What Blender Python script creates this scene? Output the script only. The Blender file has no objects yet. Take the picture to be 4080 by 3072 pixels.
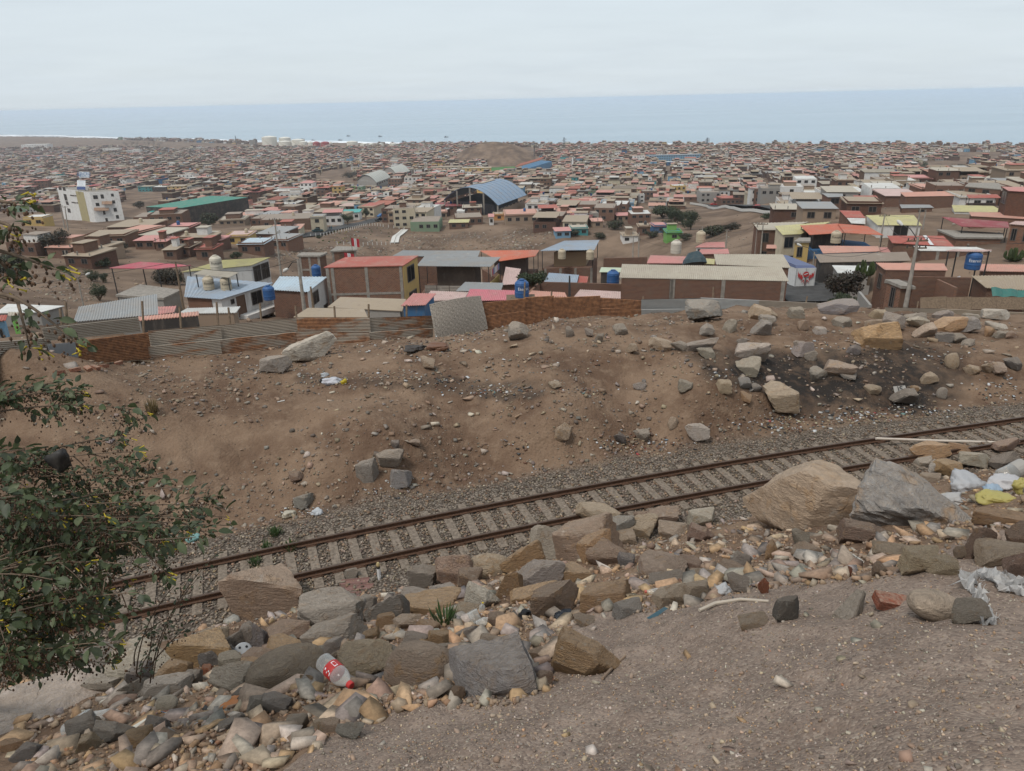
import bpy, bmesh, math, random
import numpy as np
from mathutils import Vector, Matrix
SC = bpy.context.scene
COL = SC.collection
random.seed(11)
rng = np.random.default_rng(11)
rad = math.radians

# ---------------------------------------------------------------- camera
FPX, CX, CY = 2900.0, 2040.0, 1536.0          # focal length and centre, pixels of the 4080 px photograph
CZ = 112.0                                     # camera height over the sea
PITCH, ROLL = rad(21.45), rad(1.32)
FW = np.array([0, math.cos(PITCH), -math.sin(PITCH)])
_r0 = np.array([1.0, 0, 0]); _u0 = np.array([0, math.sin(PITCH), math.cos(PITCH)])
RT = math.cos(ROLL) * _r0 - math.sin(ROLL) * _u0
UP = math.sin(ROLL) * _r0 + math.cos(ROLL) * _u0
cd = bpy.data.cameras.new('camera'); cam = bpy.data.objects.new('camera', cd); COL.objects.link(cam)
cam.matrix_world = Matrix(((RT[0], UP[0], -FW[0], 0), (RT[1], UP[1], -FW[1], 0), (RT[2], UP[2], -FW[2], CZ), (0, 0, 0, 1)))
cd.sensor_width = 36.0; cd.lens = 36.0 * FPX / 4080.0
cd.clip_start = 0.05; cd.clip_end = 120000.0
SC.camera = cam

# ---------------------------------------------------------------- sky, sun, exposure
SUN_EL, SUN_AZ = rad(59), rad(222)             # high, behind the camera and to the left
w = bpy.data.worlds.new('World'); SC.world = w; w.use_nodes = True
nt = w.node_tree; nt.nodes.clear()
def nd(nt, typ, ins=None, **props):
    n = nt.nodes.new(typ)
    for k, v in props.items(): setattr(n, k, v)
    for k, v in (ins or {}).items():
        s = n.inputs[k]
        if hasattr(v, 'is_linked'): nt.links.new(v, s)
        else: s.default_value = v
    return n
def mth(nt, op, a, b=0.0, clamp=False):
    n = nd(nt, 'ShaderNodeMath', operation=op, use_clamp=clamp)
    for i, v in enumerate((a, b)):
        if hasattr(v, 'is_linked'): nt.links.new(v, n.inputs[i])
        else: n.inputs[i].default_value = v
    return n.outputs[0]
def mix(nt, fac, a, b, blend='MIX'):
    n = nd(nt, 'ShaderNodeMix', data_type='RGBA', blend_type=blend)
    for i, v in ((0, fac), (6, a), (7, b)):
        if hasattr(v, 'is_linked'): nt.links.new(v, n.inputs[i])
        else: n.inputs[i].default_value = v if i == 0 else (*v[:3], 1)
    return n.outputs[2]
def ramp(nt, fac, lo, hi):
    n = nd(nt, 'ShaderNodeMapRange', {0: fac, 1: lo, 2: hi, 3: 0.0, 4: 1.0}, interpolation_type='SMOOTHSTEP')
    return n.outputs[0]
def noise(nt, vec, scale, detail=4.0, rough=0.55, dist=0.0):
    return nd(nt, 'ShaderNodeTexNoise', {'Vector': vec, 'Scale': scale, 'Detail': detail, 'Roughness': rough, 'Distortion': dist}).outputs['Fac']

sky = nd(nt, 'ShaderNodeTexSky', sky_type='NISHITA', sun_disc=False, sun_elevation=SUN_EL, sun_rotation=SUN_AZ, altitude=112.0, air_density=1.0, dust_density=3.0, ozone_density=1.0)
gen = nd(nt, 'ShaderNodeTexCoord').outputs['Generated']
sep = nd(nt, 'ShaderNodeSeparateXYZ', {0: gen})
den = mth(nt, 'MAXIMUM', mth(nt, 'ADD', sep.outputs[2], 0.10), 0.10)
cv = nd(nt, 'ShaderNodeCombineXYZ', {0: mth(nt, 'DIVIDE', sep.outputs[0], den), 1: mth(nt, 'DIVIDE', sep.outputs[1], den), 2: 0.0}).outputs[0]
mp = nd(nt, 'ShaderNodeMapping', {'Vector': cv, 'Scale': (0.55, 0.75, 1.0), 'Rotation': (0, 0, 0.5)}).outputs[0]
n1 = noise(nt, mp, 0.55, 6.0, 0.55, 0.5)
n2 = noise(nt, mp, 1.7, 5.0, 0.6, 0.3)
dens = mth(nt, 'ADD', mth(nt, 'MULTIPLY', n1, 0.7), mth(nt, 'MULTIPLY', n2, 0.3))
shade = ramp(nt, dens, 0.38, 0.70)
ccol = mix(nt, shade, (0.70, 0.775, 0.825), (0.615, 0.685, 0.735))
bg_sky = nd(nt, 'ShaderNodeBackground', {'Color': sky.outputs[0], 'Strength': 0.10})
bg_cl = nd(nt, 'ShaderNodeBackground', {'Color': ccol, 'Strength': 0.74})
cover = nd(nt, 'ShaderNodeMapRange', {0: n1, 1: 0.30, 2: 0.62, 3: 0.80, 4: 0.97}).outputs[0]
ms = nd(nt, 'ShaderNodeMixShader', {0: cover, 1: bg_sky.outputs[0], 2: bg_cl.outputs[0]})
nd(nt, 'ShaderNodeOutputWorld', {0: ms.outputs[0]})

sl = bpy.data.lights.new('sun', 'SUN'); sl.energy = 1.5; sl.angle = rad(12); sl.color = (1.0, 0.95, 0.88)
sun = bpy.data.objects.new('sun', sl); COL.objects.link(sun)
sun.location = (-30, -40, CZ + 60)
sd = Vector((math.sin(SUN_AZ) * math.cos(SUN_EL), math.cos(SUN_AZ) * math.cos(SUN_EL), math.sin(SUN_EL)))
sun.rotation_euler = sd.to_track_quat('Z', 'Y').to_euler()
SC.view_settings.view_transform = 'Standard'; SC.view_settings.look = 'None'
SC.view_settings.exposure = 0.55; SC.view_settings.gamma = 1.0; SC.view_settings.use_curve_mapping = False
SC.cycles.volume_bounces = 1
SC.cycles.max_bounces = 8; SC.cycles.transparent_max_bounces = 16

# ---------------------------------------------------------------- pixel <-> world
def ray(px, py):
    d = FW * FPX + RT * (px - CX) + UP * (CY - py)
    return d / np.linalg.norm(d)
def at_depth(px, py, dep):                    # point at a depth along the optical axis
    p = (FW * FPX + RT * (px - CX) + UP * (CY - py)) / FPX * dep
    return p + np.array([0, 0, CZ])
def at_z(px, py, z):
    d = ray(px, py); return d * ((z - CZ) / d[2]) + np.array([0, 0, CZ])
def at_dist(px, py, dist):                    # horizontal distance
    d = ray(px, py); return d * (dist / math.hypot(d[0], d[1])) + np.array([0, 0, CZ])
def project(P):
    P = np.asarray(P, float) - np.array([0, 0, CZ])
    wd = P @ FW
    return CX + FPX * (P @ RT) / wd, CY - FPX * (P @ UP) / wd, wd

# ---------------------------------------------------------------- numpy noise
_perm = rng.random((256, 256)).astype(np.float64)
def vnoise(x, y):
    xi = np.floor(x).astype(int); yi = np.floor(y).astype(int)
    fx = x - xi; fy = y - yi
    fx = fx * fx * (3 - 2 * fx); fy = fy * fy * (3 - 2 * fy)
    a = _perm[xi & 255, yi & 255]; b = _perm[(xi + 1) & 255, yi & 255]
    c = _perm[xi & 255, (yi + 1) & 255]; d = _perm[(xi + 1) & 255, (yi + 1) & 255]
    return (a * (1 - fx) + b * fx) * (1 - fy) + (c * (1 - fx) + d * fx) * fy - 0.5
def fbm(x, y, s, oct=4, gain=0.5):
    v = 0; a = 1.0
    for i in range(oct):
        v = v + a * vnoise(x * s + 17.3 * i, y * s + 9.1 * i); s *= 2.03; a *= gain
    return v
def sstep(a, b, x):
    t = np.clip((x - a) / (b - a), 0, 1); return t * t * (3 - 2 * t)

# ---------------------------------------------------------------- terrain
_K = 0.9417
_fx = np.array([-10.55, -7.76, -4.94, -0.41, 2.78, 8.3]); _fy = np.array([16.75, 17.87, 18.87, 20.42, 21.42, 23.01])
_nx = np.array([-9.87, -7.25, -4.63, -0.40, 2.56, 7.75]); _ny = np.array([15.34, 16.33, 17.29, 18.69, 19.62, 21.24])
_cx = (_fx + _nx) / 2 * _K; _cy = (_fy + _ny) / 2 * _K
TQ = np.polyfit(_cx, _cy, 2)                  # the track's centre line y(x), a gentle curve
def tr_y(x):
    xc = np.clip(x, -14, 14)
    y = np.polyval(TQ, xc); dy = 2 * TQ[0] * xc + TQ[1]
    return y + dy * (x - xc)
def tr_slope(x):
    return 2 * TQ[0] * np.clip(x, -14, 14) + TQ[1]
RAIL_TOP = CZ - 11.3
def tr_t(x, y):                               # signed distance from the track, + is away from the camera
    m = tr_slope(x); return (y - tr_y(x)) / np.sqrt(1 + m * m)
T0 = float(tr_t(np.array(0.0), np.array(0.0)))
PROF_T = np.array([-30, T0 - 6, T0, T0 + 2.8, T0 + 4.6, T0 + 8, T0 + 12, -2.75, -2.3, -1.9, 1.9, 2.5, 3.4, 6])
PROF_Z = np.array([3.5, 0.2, -1.55, -3.2, -4.38, -6.6, -9.0, -11.35, -11.5, -11.52, -11.52, -11.62, -11.75, -11.8])
ctl = []
for x in np.arange(-30, 60, 6.0):
    m = tr_slope(x); y = tr_y(x); n = math.sqrt(1 + m * m)
    ctl.append((x - m / n * 3.2, y + 3.2 / n, -11.7))
    ctl.append((x - m / n * -1, y - 1 / n, -11.7))
for px, py, z in [(-500, 1660, -10.3), (0, 1660, -10.2), (600, 1650, -10.0), (1500, 1650, -9.9), (2200, 1600, -9.95), (2800, 1565, -10.2), (3400, 1520, -10.8), (4000, 1450, -11.3), (4700, 1400, -11.5)]:
    p = at_z(px, py, z + CZ); ctl.append((p[0], p[1], z))
for px, py, dep in [(-600, 1560, 20), (0, 1506, 26), (310, 1470, 30), (600, 1440, 33), (890, 1407, 34.5), (1100, 1387, 36), (1480, 1377, 36.9), (1720, 1355, 39), (1945, 1307, 41), (2090, 1285, 42), (2390, 1262, 44), (2560, 1252, 45), (2800, 1248, 46.5), (3022, 1248, 48), (3410, 1252, 50), (3740, 1262, 50), (4080, 1275, 50), (4600, 1290, 50)]:
    p = at_depth(px, py, dep); ctl.append((p[0], p[1], p[2] - CZ))
for px, py, d in [(-400, 1230, 100), (60, 1235, 105), (300, 1238, 116), (300, 1150, 150), (300, 1040, 205), (60, 1040, 202), (480, 900, 365), (60, 905, 368), (-500, 900, 370), (700, 1040, 200), (900, 990, 225),
                  (1450, 982, 258), (1320, 985, 256), (1315, 912, 308), (1650, 928, 298), (1050, 930, 292), (1850, 935, 290), (2250, 955, 262), (2700, 955, 240), (2900, 905, 300), (2900, 835, 345), (2400, 870, 330), (2600, 880, 325),
                  (3190, 1178, 85.5), (2950, 1010, 140), (3050, 960, 160), (3800, 1110, 85), (3800, 1005, 112), (3800, 905, 150), (3800, 835, 200), (3300, 850, 190), (3800, 785, 330), (3500, 735, 460), (4000, 725, 480), (3100, 810, 330), (4800, 900, 145), (4800, 750, 400),
                  (1950, 868, 350)]:
    p = at_dist(px, py, d); ctl.append((p[0], p[1], p[2] - CZ))
for az, d, z in [(-.3, 78, -21.3), (-.12, 78, -21.8), (0.0, 80, -22), (.15, 80, -21.7), (.3, 82, -21.2), (.55, 80, -20.5), (-.1, 110, -27), (.05, 110, -27), (.2, 112, -26), (-.05, 205, -52), (-.12, 205, -51), (.05, 205, -52), (.14, 215, -52), (-.14, 240, -52.5), (0, 240, -53), (.1, 240, -53)]:
    ctl.append((d * math.sin(az), d * math.cos(az), z))
for az in (-1.2, -.75, -.38, 0.0, .3):
    for d, z in ((430, -59), (620, -69), (1000, -84), (1400, -91.5), (1800, -97.5), (2600, -103), (4500, -108)): ctl.append((d * math.sin(az), d * math.cos(az), z))
for az in (.55, .8, 1.2):
    for d, z in ((620, -61), (1000, -79), (1300, -90), (1800, -97), (4500, -106)): ctl.append((d * math.sin(az), d * math.cos(az), z))
ctl = np.array(ctl)
def _uv(x, y):
    return np.stack([np.arctan2(x, np.maximum(y, 0.3)) * 1.6, np.log(np.hypot(x, y) + 1.0)], -1)
_cu = _uv(ctl[:, 0], ctl[:, 1])
def _phi(a, b):
    r2 = ((a[:, None, :] - b[None]) ** 2).sum(-1)
    return 0.5 * r2 * np.log(r2 + 1e-12)
_n = len(ctl)
_A = np.zeros((_n + 3, _n + 3)); _A[:_n, :_n] = _phi(_cu, _cu) + np.eye(_n) * 2e-4
_A[:_n, _n] = 1; _A[:_n, _n + 1:] = _cu; _A[_n, :_n] = 1; _A[_n + 1:, :_n] = _cu.T
_W = np.linalg.solve(_A, np.concatenate([ctl[:, 2], [0, 0, 0]]))
def far_z(x, y):
    u = _uv(x, y); out = np.empty(len(x))
    for i in range(0, len(x), 20000):
        s = u[i:i + 20000]
        out[i:i + 20000] = _phi(s, _cu) @ _W[:_n] + _W[_n] + s @ _W[_n + 1:]
    return out
# the coast: distance to the water by azimuth, from the surf line seen in the photograph
_cp = [at_z(px, py, 0.0) for px, py in [(-2600, 520), (-800, 531), (0, 545), (500, 560), (1000, 577), (1700, 593), (2200, 599), (2500, 602), (3000, 606), (3600, 612), (4080, 618), (5200, 640), (7500, 680)]]
_caz = np.array([math.atan2(p[0], p[1]) for p in _cp]); _cdd = np.array([math.hypot(p[0], p[1]) for p in _cp])
def coast(az): return np.interp(az, _caz, _cdd)

def H(x, y, fine=True):
    x = np.atleast_1d(np.asarray(x, float)); y = np.atleast_1d(np.asarray(y, float))
    d = np.hypot(x, y); az = np.arctan2(x, y)
    t = tr_t(x, y)
    near = np.interp(t, PROF_T, PROF_Z)
    wf = sstep(2.2, 4.2, t)
    far = np.where(wf > 0, far_z(x, y), 0)
    z = near * (1 - wf) + far * wf
    # hollows and swells of the dirt, none on the track bed
    off = sstep(2.0, 3.6, np.abs(t))
    k = off * sstep(300, 60, d)
    z = z + k * (0.55 * fbm(x, y, 0.16, 3) + 0.26 * fbm(x + 40, y, 0.8, 4) + 0.30 * (0.25 - np.abs(fbm(x + 90, y, 0.33, 2)))) * np.where(t > 0, 1.0, 0.75)
    z = z + off * sstep(40, 120, d) * sstep(1500, 500, d) * 3.0 * fbm(x, y, 0.03, 3) * 0.6
    if fine:
        z = z + off * sstep(60, 25, d) * (0.075 * fbm(x, y, 2.4, 3) + 0.05 * np.minimum(0, fbm(x + 3, y, 1.9, 2)) + 0.024 * fbm(x, y + 7, 10.0, 2))
    # sea cliff
    cdist = coast(az)
    z = z + (-118 - z) * sstep(cdist - 45, cdist + 15, d)
    return z + CZ
_ts = np.concatenate([np.linspace(1.2, 20, 160), np.geomspace(20.1, 5000, 420)])
def ground(px, py):
    d = ray(px, py)
    P = d[None] * _ts[:, None]; hz = H(P[:, 0], P[:, 1]) - CZ
    df = P[:, 2] - hz
    i = int(np.argmax(df < 0))
    if df[i] >= 0: i = len(_ts) - 1
    if i == 0: return P[0] + np.array([0, 0, CZ])
    a = df[i - 1] / (df[i - 1] - df[i]); tt = _ts[i - 1] + a * (_ts[i] - _ts[i - 1])
    return d * tt + np.array([0, 0, CZ])

# ---------------------------------------------------------------- building helpers
def npmesh(name, V, Fa, mat=None, col=None, uv=None, smooth=False):
    """mesh from numpy arrays; Fa: (n,3) or (n,4) int array, or a list of tuples"""
    me = bpy.data.meshes.new(name)
    V = np.asarray(V, np.float64)
    if isinstance(Fa, np.ndarray):
        n, k = Fa.shape
        me.vertices.add(len(V)); me.vertices.foreach_set('co', V.astype(np.float32).ravel())
        me.loops.add(n * k); me.loops.foreach_set('vertex_index', Fa.astype(np.int32).ravel())
        me.polygons.add(n); me.polygons.foreach_set('loop_start', np.arange(0, n * k, k, dtype=np.int32))
        me.update(calc_edges=True)
    else:
        me.from_pydata([tuple(v) for v in V], [], [tuple(f) for f in Fa]); me.update()
    if col is not None:                        # per vertex colour
        col = np.asarray(col); c = np.ones((len(V), 4), np.float32); c[:, :col.shape[1]] = col
        at = me.color_attributes.new('Col', 'FLOAT_COLOR', 'POINT'); at.data.foreach_set('color', c.ravel())
    if uv is not None:
        l = me.uv_layers.new(name='UVMap'); l.data.foreach_set('uv', np.asarray(uv, np.float32).ravel())
    if mat: me.materials.append(mat)
    if smooth: me.polygons.foreach_set('use_smooth', np.ones(len(me.polygons), bool))
    return me
def obj(name, me, parent=None, color=None, label=None, cat=None, group=None, kind=None, origin=True):
    o = bpy.data.objects.new(name, me); COL.objects.link(o)
    if parent is not None:
        o.parent = parent
        o.matrix_parent_inverse = Matrix.Translation(-Vector(parent_loc(parent)))
    elif origin and me is not None and len(me.vertices):
        n = len(me.vertices); c = np.empty(n * 3, np.float32); me.vertices.foreach_get('co', c); c = c.reshape(-1, 3)
        b = np.array([(c[:, 0].min() + c[:, 0].max()) / 2, (c[:, 1].min() + c[:, 1].max()) / 2, c[:, 2].min()])
        me.vertices.foreach_set('co', (c - b).astype(np.float32).ravel()); o.location = b; me.update()
    if color is not None: o.color = (*color[:3], color[3] if len(color) > 3 else 1.0)
    tag(o, label, cat, group, kind)
    return o
def parent_loc(p):                             # meshes under a thing keep world coordinates, so only the top carries an offset
    return Vector(p.location) if p.parent is None else Vector((0, 0, 0))
def tag(o, label=None, cat=None, group=None, kind=None):
    if label: o['label'] = label
    if cat: o['category'] = cat
    if group: o['group'] = group
    if kind: o['kind'] = kind
def thing(name, label, cat, loc, group=None):
    o = bpy.data.objects.new(name, None); COL.objects.link(o); o.location = Vector([float(v) for v in loc])
    o.empty_display_size = 0.3
    tag(o, label, cat, group); return o
class MB:
    """collects boxes, tubes, sheets in world coordinates and makes one mesh of them"""
    def __init__(s): s.V = []; s.F = []; s.U = []
    def poly(s, pts, uv=None):
        n = len(s.V); s.V += [tuple(map(float, p)) for p in pts]; s.F.append(tuple(range(n, n + len(pts))))
        s.U += list(uv) if uv else [(0, 0)] * len(pts); return s
    def hexa(s, b, t):                         # bottom ring, top ring (4 points each, counter-clockwise from above)
        b = [np.array(p, float) for p in b]; t = [np.array(p, float) for p in t]
        s.poly(b[::-1], [(p[0], p[1]) for p in b[::-1]]); s.poly(t, [(p[0], p[1]) for p in t])
        k = len(b); u = 0.0
        for i in range(k):
            j = (i + 1) % k; L = float(np.linalg.norm(b[j] - b[i]))
            s.poly([b[i], b[j], t[j], t[i]], [(u, b[i][2]), (u + L, b[j][2]), (u + L, t[j][2]), (u, t[i][2])]); u += L
        return s
    def box(s, c, sz, ang=0.0):                # centre of the base, size, yaw
        ca, sa = math.cos(ang), math.sin(ang); hx, hy = sz[0] / 2, sz[1] / 2
        r = [(c[0] + x * ca - y * sa, c[1] + x * sa + y * ca) for x, y in ((-hx, -hy), (hx, -hy), (hx, hy), (-hx, hy))]
        return s.hexa([(x, y, c[2]) for x, y in r], [(x, y, c[2] + sz[2]) for x, y in r])
    def bar(s, a, b, wd, ht=None):             # rectangular bar from a to b
        a = Vector(a); b = Vector(b); d = (b - a); ht = ht or wd
        if d.length < 1e-6: return s
        d.normalize(); up = Vector((0, 0, 1)) if abs(d.z) < 0.95 else Vector((0, 1, 0))
        x = d.cross(up).normalized() * wd / 2; y = x.cross(d).normalized() * ht / 2
        p = [a - x - y, a + x - y, a + x + y, a - x + y]; q = [v + (b - a) for v in p]
        s.poly(p[::-1]); s.poly(q)
        for i in range(4): s.poly([p[i], p[(i + 1) % 4], q[(i + 1) % 4], q[i]])
        return s
    def tube(s, pts, r, k=8, cap=True):
        pts = [Vector([float(c) for c in p]) for p in pts]; rs = r if hasattr(r, '__len__') else [r] * len(pts)
        n0 = len(s.V); prev = None
        for i, p in enumerate(pts):
            d = (pts[min(i + 1, len(pts) - 1)] - pts[max(i - 1, 0)])
            d = d.normalized() if d.length > 1e-9 else Vector((0, 0, 1))
            if prev is None: x = d.orthogonal().normalized()
            else:
                x = prev - d * prev.dot(d); x = x.normalized() if x.length > 1e-6 else d.orthogonal().normalized()
            prev = x; y = d.cross(x)
            for j in range(k):
                a = 2 * math.pi * j / k; q = p + (x * math.cos(a) + y * math.sin(a)) * rs[i]
                s.V.append(tuple(q)); s.U.append((j / k, i))
        for i in range(len(pts) - 1):
            for j in range(k):
                a = n0 + i * k + j; b = n0 + i * k + (j + 1) % k
                s.F.append((a, b, b + k, a + k))
        if cap:
            s.F.append(tuple(range(n0 + k - 1, n0 - 1, -1))); e = n0 + (len(pts) - 1) * k; s.F.append(tuple(range(e, e + k)))
        return s
    def lathe(s, c, prof, k=20):               # prof: (radius, z) from the bottom up, around a vertical axis at c
        n0 = len(s.V)
        for r, z in prof:
            for j in range(k):
                a = 2 * math.pi * j / k; s.V.append((c[0] + r * math.cos(a), c[1] + r * math.sin(a), c[2] + z)); s.U.append((j / k, z))
        for i in range(len(prof) - 1):
            for j in range(k):
                a = n0 + i * k + j; b = n0 + i * k + (j + 1) % k; s.F.append((a, b, b + k, a + k))
        s.F.append(tuple(range(n0 + k - 1, n0 - 1, -1))); e = n0 + (len(prof) - 1) * k; s.F.append(tuple(range(e, e + k)))
        return s
    def sheet(s, fl, fr, br, bl, pitch=0.18, amp=0.022, th=0.02, along=True, flat=False):
        """corrugated sheet over a quad; ribs run from the front edge to the back edge (along) or crosswise"""
        fl, fr, br, bl = [np.array(p, float) for p in (fl, fr, br, bl)]
        if not along: fl, fr, br, bl = fr, br, bl, fl
        L = np.linalg.norm(fr - fl); n = 2 if flat else int(max(2, min(900, round(L / pitch * 4))))
        nrm = np.cross(fr - fl, bl - fl); nrm = nrm / np.linalg.norm(nrm)
        if nrm[2] < 0 and abs(nrm[2]) > 0.15: nrm = -nrm
        n0 = len(s.V); m = 4
        for i in range(n + 1):
            u = i / n; h = 0 if flat else amp * math.sin(2 * math.pi * u * L / pitch)
            a = fl + (fr - fl) * u; b = bl + (br - bl) * u
            for p, o in ((a, h), (b, h), (b, h - th), (a, h - th)):
                q = p + nrm * o; s.V.append(tuple(q)); s.U.append((u * L, 0))
        for i in range(n):
            a = n0 + i * 4; b = a + 4
            for j in range(4): s.F.append((a + j, b + j, b + (j + 1) % 4, a + (j + 1) % 4))
        s.F.append((n0, n0 + 1, n0 + 2, n0 + 3)); e = n0 + n * 4; s.F.append((e + 3, e + 2, e + 1, e))
        return s
    def mesh(s, name, mat, smooth=False):
        me = bpy.data.meshes.new(name); me.from_pydata(s.V, [], s.F); me.update()
        l = me.uv_layers.new(name='UVMap')
        li = np.empty(len(me.loops), np.int32); me.loops.foreach_get('vertex_index', li)
        l.data.foreach_set('uv', np.array(s.U, np.float32)[li].ravel())
        me.materials.append(mat)
        if smooth: me.polygons.foreach_set('use_smooth', np.ones(len(me.polygons), bool))
        return me
    def put(s, name, mat, parent=None, color=None, smooth=False, **k):
        return obj(name, s.mesh(name, mat, smooth), parent, color, **k)

# ---------------------------------------------------------------- materials
MT = {}
def new_mat(name, rough=0.85, spec=0.25):
    m = bpy.data.materials.new(name); m.use_nodes = True; t = m.node_tree
    b = t.nodes['Principled BSDF']; b.inputs['Roughness'].default_value = rough; b.inputs['Specular IOR Level'].default_value = spec
    MT[name] = m; return m, t, b
def lk(t, a, b): t.links.new(a, b)
def pos(t): return nd(t, 'ShaderNodeNewGeometry').outputs['Position']
def bump(t, b, h, strength=0.5, dist=0.05):
    n = nd(t, 'ShaderNodeBump', {'Height': h, 'Strength': strength, 'Distance': dist}); lk(t, n.outputs[0], b.inputs['Normal'])
def objcol(t): return nd(t, 'ShaderNodeObjectInfo')

# ground: dirt, sand, soot, far soil by painted zones
m, t, b = new_mat('ground_soil', 0.95, 0.1); p = pos(t)
att = nd(t, 'ShaderNodeAttribute', attribute_name='Col'); zs = nd(t, 'ShaderNodeSeparateColor', {0: att.outputs['Color']})
nA = noise(t, p, 0.35, 5, 0.6); nB = noise(t, p, 2.2, 6, 0.65); nC = noise(t, p, 14, 5, 0.7)
dirt = mix(t, ramp(t, nA, 0.36, 0.62), (0.125, 0.078, 0.052), (0.215, 0.145, 0.098))
dirt = mix(t, mth(t, 'MULTIPLY', ramp(t, nB, 0.45, 0.75), 0.6), dirt, (0.275, 0.195, 0.135))
dirt = mix(t, mth(t, 'MULTIPLY', ramp(t, nC, 0.5, 0.8), 0.5), dirt, (0.085, 0.058, 0.042))
sand = mix(t, ramp(t, nB, 0.35, 0.68), (0.182, 0.136, 0.108), (0.262, 0.200, 0.160))
vo = nd(t, 'ShaderNodeTexVoronoi', {'Vector': p, 'Scale': 62.0}); vsp = nd(t, 'ShaderNodeSeparateColor', {0: vo.outputs['Color']})
sand = mix(t, mth(t, 'MULTIPLY', ramp(t, vsp.outputs[0], 0.55, 0.95), 0.5), sand, (0.34, 0.275, 0.222))
sand = mix(t, mth(t, 'MULTIPLY', ramp(t, vsp.outputs[1], 0.6, 0.95), 0.5), sand, (0.085, 0.065, 0.058))
soilf = mix(t, ramp(t, noise(t, p, 0.06, 6, 0.62), 0.36, 0.66), (0.105, 0.072, 0.052), (0.215, 0.152, 0.108))
c = mix(t, zs.outputs[0], dirt, sand); c = mix(t, zs.outputs[2], c, soilf)
v3 = nd(t, 'ShaderNodeTexVoronoi', {'Vector': p, 'Scale': 15.0}); vb = nd(t, 'ShaderNodeSeparateColor', {0: v3.outputs['Color']}).outputs[0]
c = mix(t, att.outputs['Alpha'], c, mix(t, ramp(t, v3.outputs['Distance'], .25, .62), mix(t, vb, (0.165, .135, .110), (0.315, .262, .21)), (0.085, .068, .054)))
soot = mth(t, 'MULTIPLY', zs.outputs[1], mth(t, 'ADD', 0.55, mth(t, 'MULTIPLY', ramp(t, nB, 0.32, 0.6), 0.5)), True)
c = mix(t, soot, c, (0.032, 0.027, 0.024)); lk(t, c, b.inputs['Base Color'])
v2 = nd(t, 'ShaderNodeTexVoronoi', {'Vector': p, 'Scale': 9.0}).outputs['Distance']
hh = mth(t, 'ADD', mth(t, 'MULTIPLY', nB, 0.6), mth(t, 'MULTIPLY', nC, 0.35)); hh = mth(t, 'ADD', hh, mth(t, 'MULTIPLY', v2, -0.25))
hh = mth(t, 'ADD', hh, mth(t, 'MULTIPLY', vo.outputs['Distance'], mth(t, 'MULTIPLY', zs.outputs[0], -0.3)))
bump(t, b, hh, mth(t, 'SUBTRACT', 1.0, mth(t, 'MULTIPLY', zs.outputs[0], 0.62)), 0.13)

# stone of the single rocks: colour from the object, with stains, layers, pale dust; tops also lightened in colour as if lit from above
m, t, b = new_mat('stone', 0.9, 0.2); oi = objcol(t); tc = nd(t, 'ShaderNodeTexCoord').outputs['Object']
off = nd(t, 'ShaderNodeVectorMath', {0: tc, 1: nd(t, 'ShaderNodeCombineXYZ', {0: mth(t, 'MULTIPLY', oi.outputs['Random'], 40.0), 1: mth(t, 'MULTIPLY', oi.outputs['Random'], 17.0), 2: 0.0}).outputs[0]}, operation='ADD').outputs[0]
st = nd(t, 'ShaderNodeMapping', {'Vector': off, 'Scale': (1.0, 1.0, 2.6), 'Rotation': (0.5, 0.35, 0.2)}).outputs[0]
a1 = noise(t, off, 1.6, 6, 0.65, 0.6); a2 = noise(t, st, 5.0, 7, 0.7, 0.8); a3 = noise(t, off, 26.0, 4, 0.7)
c = mix(t, ramp(t, a2, 0.34, 0.70), mix(t, 0.45, oi.outputs['Color'], (0.15, 0.118, 0.094)), oi.outputs['Color'])
stain = mth(t, 'MULTIPLY', ramp(t, a1, 0.52, 0.68), oi.outputs['Alpha'])
c = mix(t, stain, c, mix(t, a2, (0.36, 0.185, 0.075), (0.46, 0.31, 0.17)))
c = mix(t, mth(t, 'MULTIPLY', ramp(t, noise(t, off, 3.1, 5, 0.7), 0.56, 0.74), 0.55), c, (0.50, 0.455, 0.40))
nz = nd(t, 'ShaderNodeSeparateXYZ', {0: nd(t, 'ShaderNodeNewGeometry').outputs['Normal']}).outputs[2]
c = mix(t, mth(t, 'MULTIPLY', mth(t, 'MULTIPLY', ramp(t, nz, 0.35, 0.95), ramp(t, a3, 0.35, 0.6)), 0.5), c, (0.44, 0.345, 0.262))
c = mix(t, mth(t, 'MULTIPLY', ramp(t, a3, 0.55, 0.75), 0.28), c, (0.08, 0.068, 0.06))
wv_ = nd(t, 'ShaderNodeVectorMath', {0: off, 1: nd(t, 'ShaderNodeTexNoise', {'Vector': off, 'Scale': 2.0}).outputs['Color']}, operation='ADD').outputs[0]
ck_ = ramp(t, nd(t, 'ShaderNodeTexVoronoi', {'Vector': wv_, 'Scale': 1.1}, feature='DISTANCE_TO_EDGE').outputs['Distance'], 0.0, 0.025)
c = mix(t, mth(t, 'MULTIPLY', mth(t, 'MULTIPLY', mth(t, 'SUBTRACT', 1.0, ck_), ramp(t, a1, 0.5, 0.6)), 0.5), c, (0.06, 0.045, 0.035))
lk(t, c, b.inputs['Base Color']); bump(t, b, mth(t, 'ADD', mth(t, 'ADD', mth(t, 'MULTIPLY', a2, 0.9), mth(t, 'MULTIPLY', a3, 0.28)), mth(t, 'MULTIPLY', mth(t, 'MULTIPLY', ck_, ramp(t, a1, 0.5, 0.6)), 0.12)), 1.0, 0.12)

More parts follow.
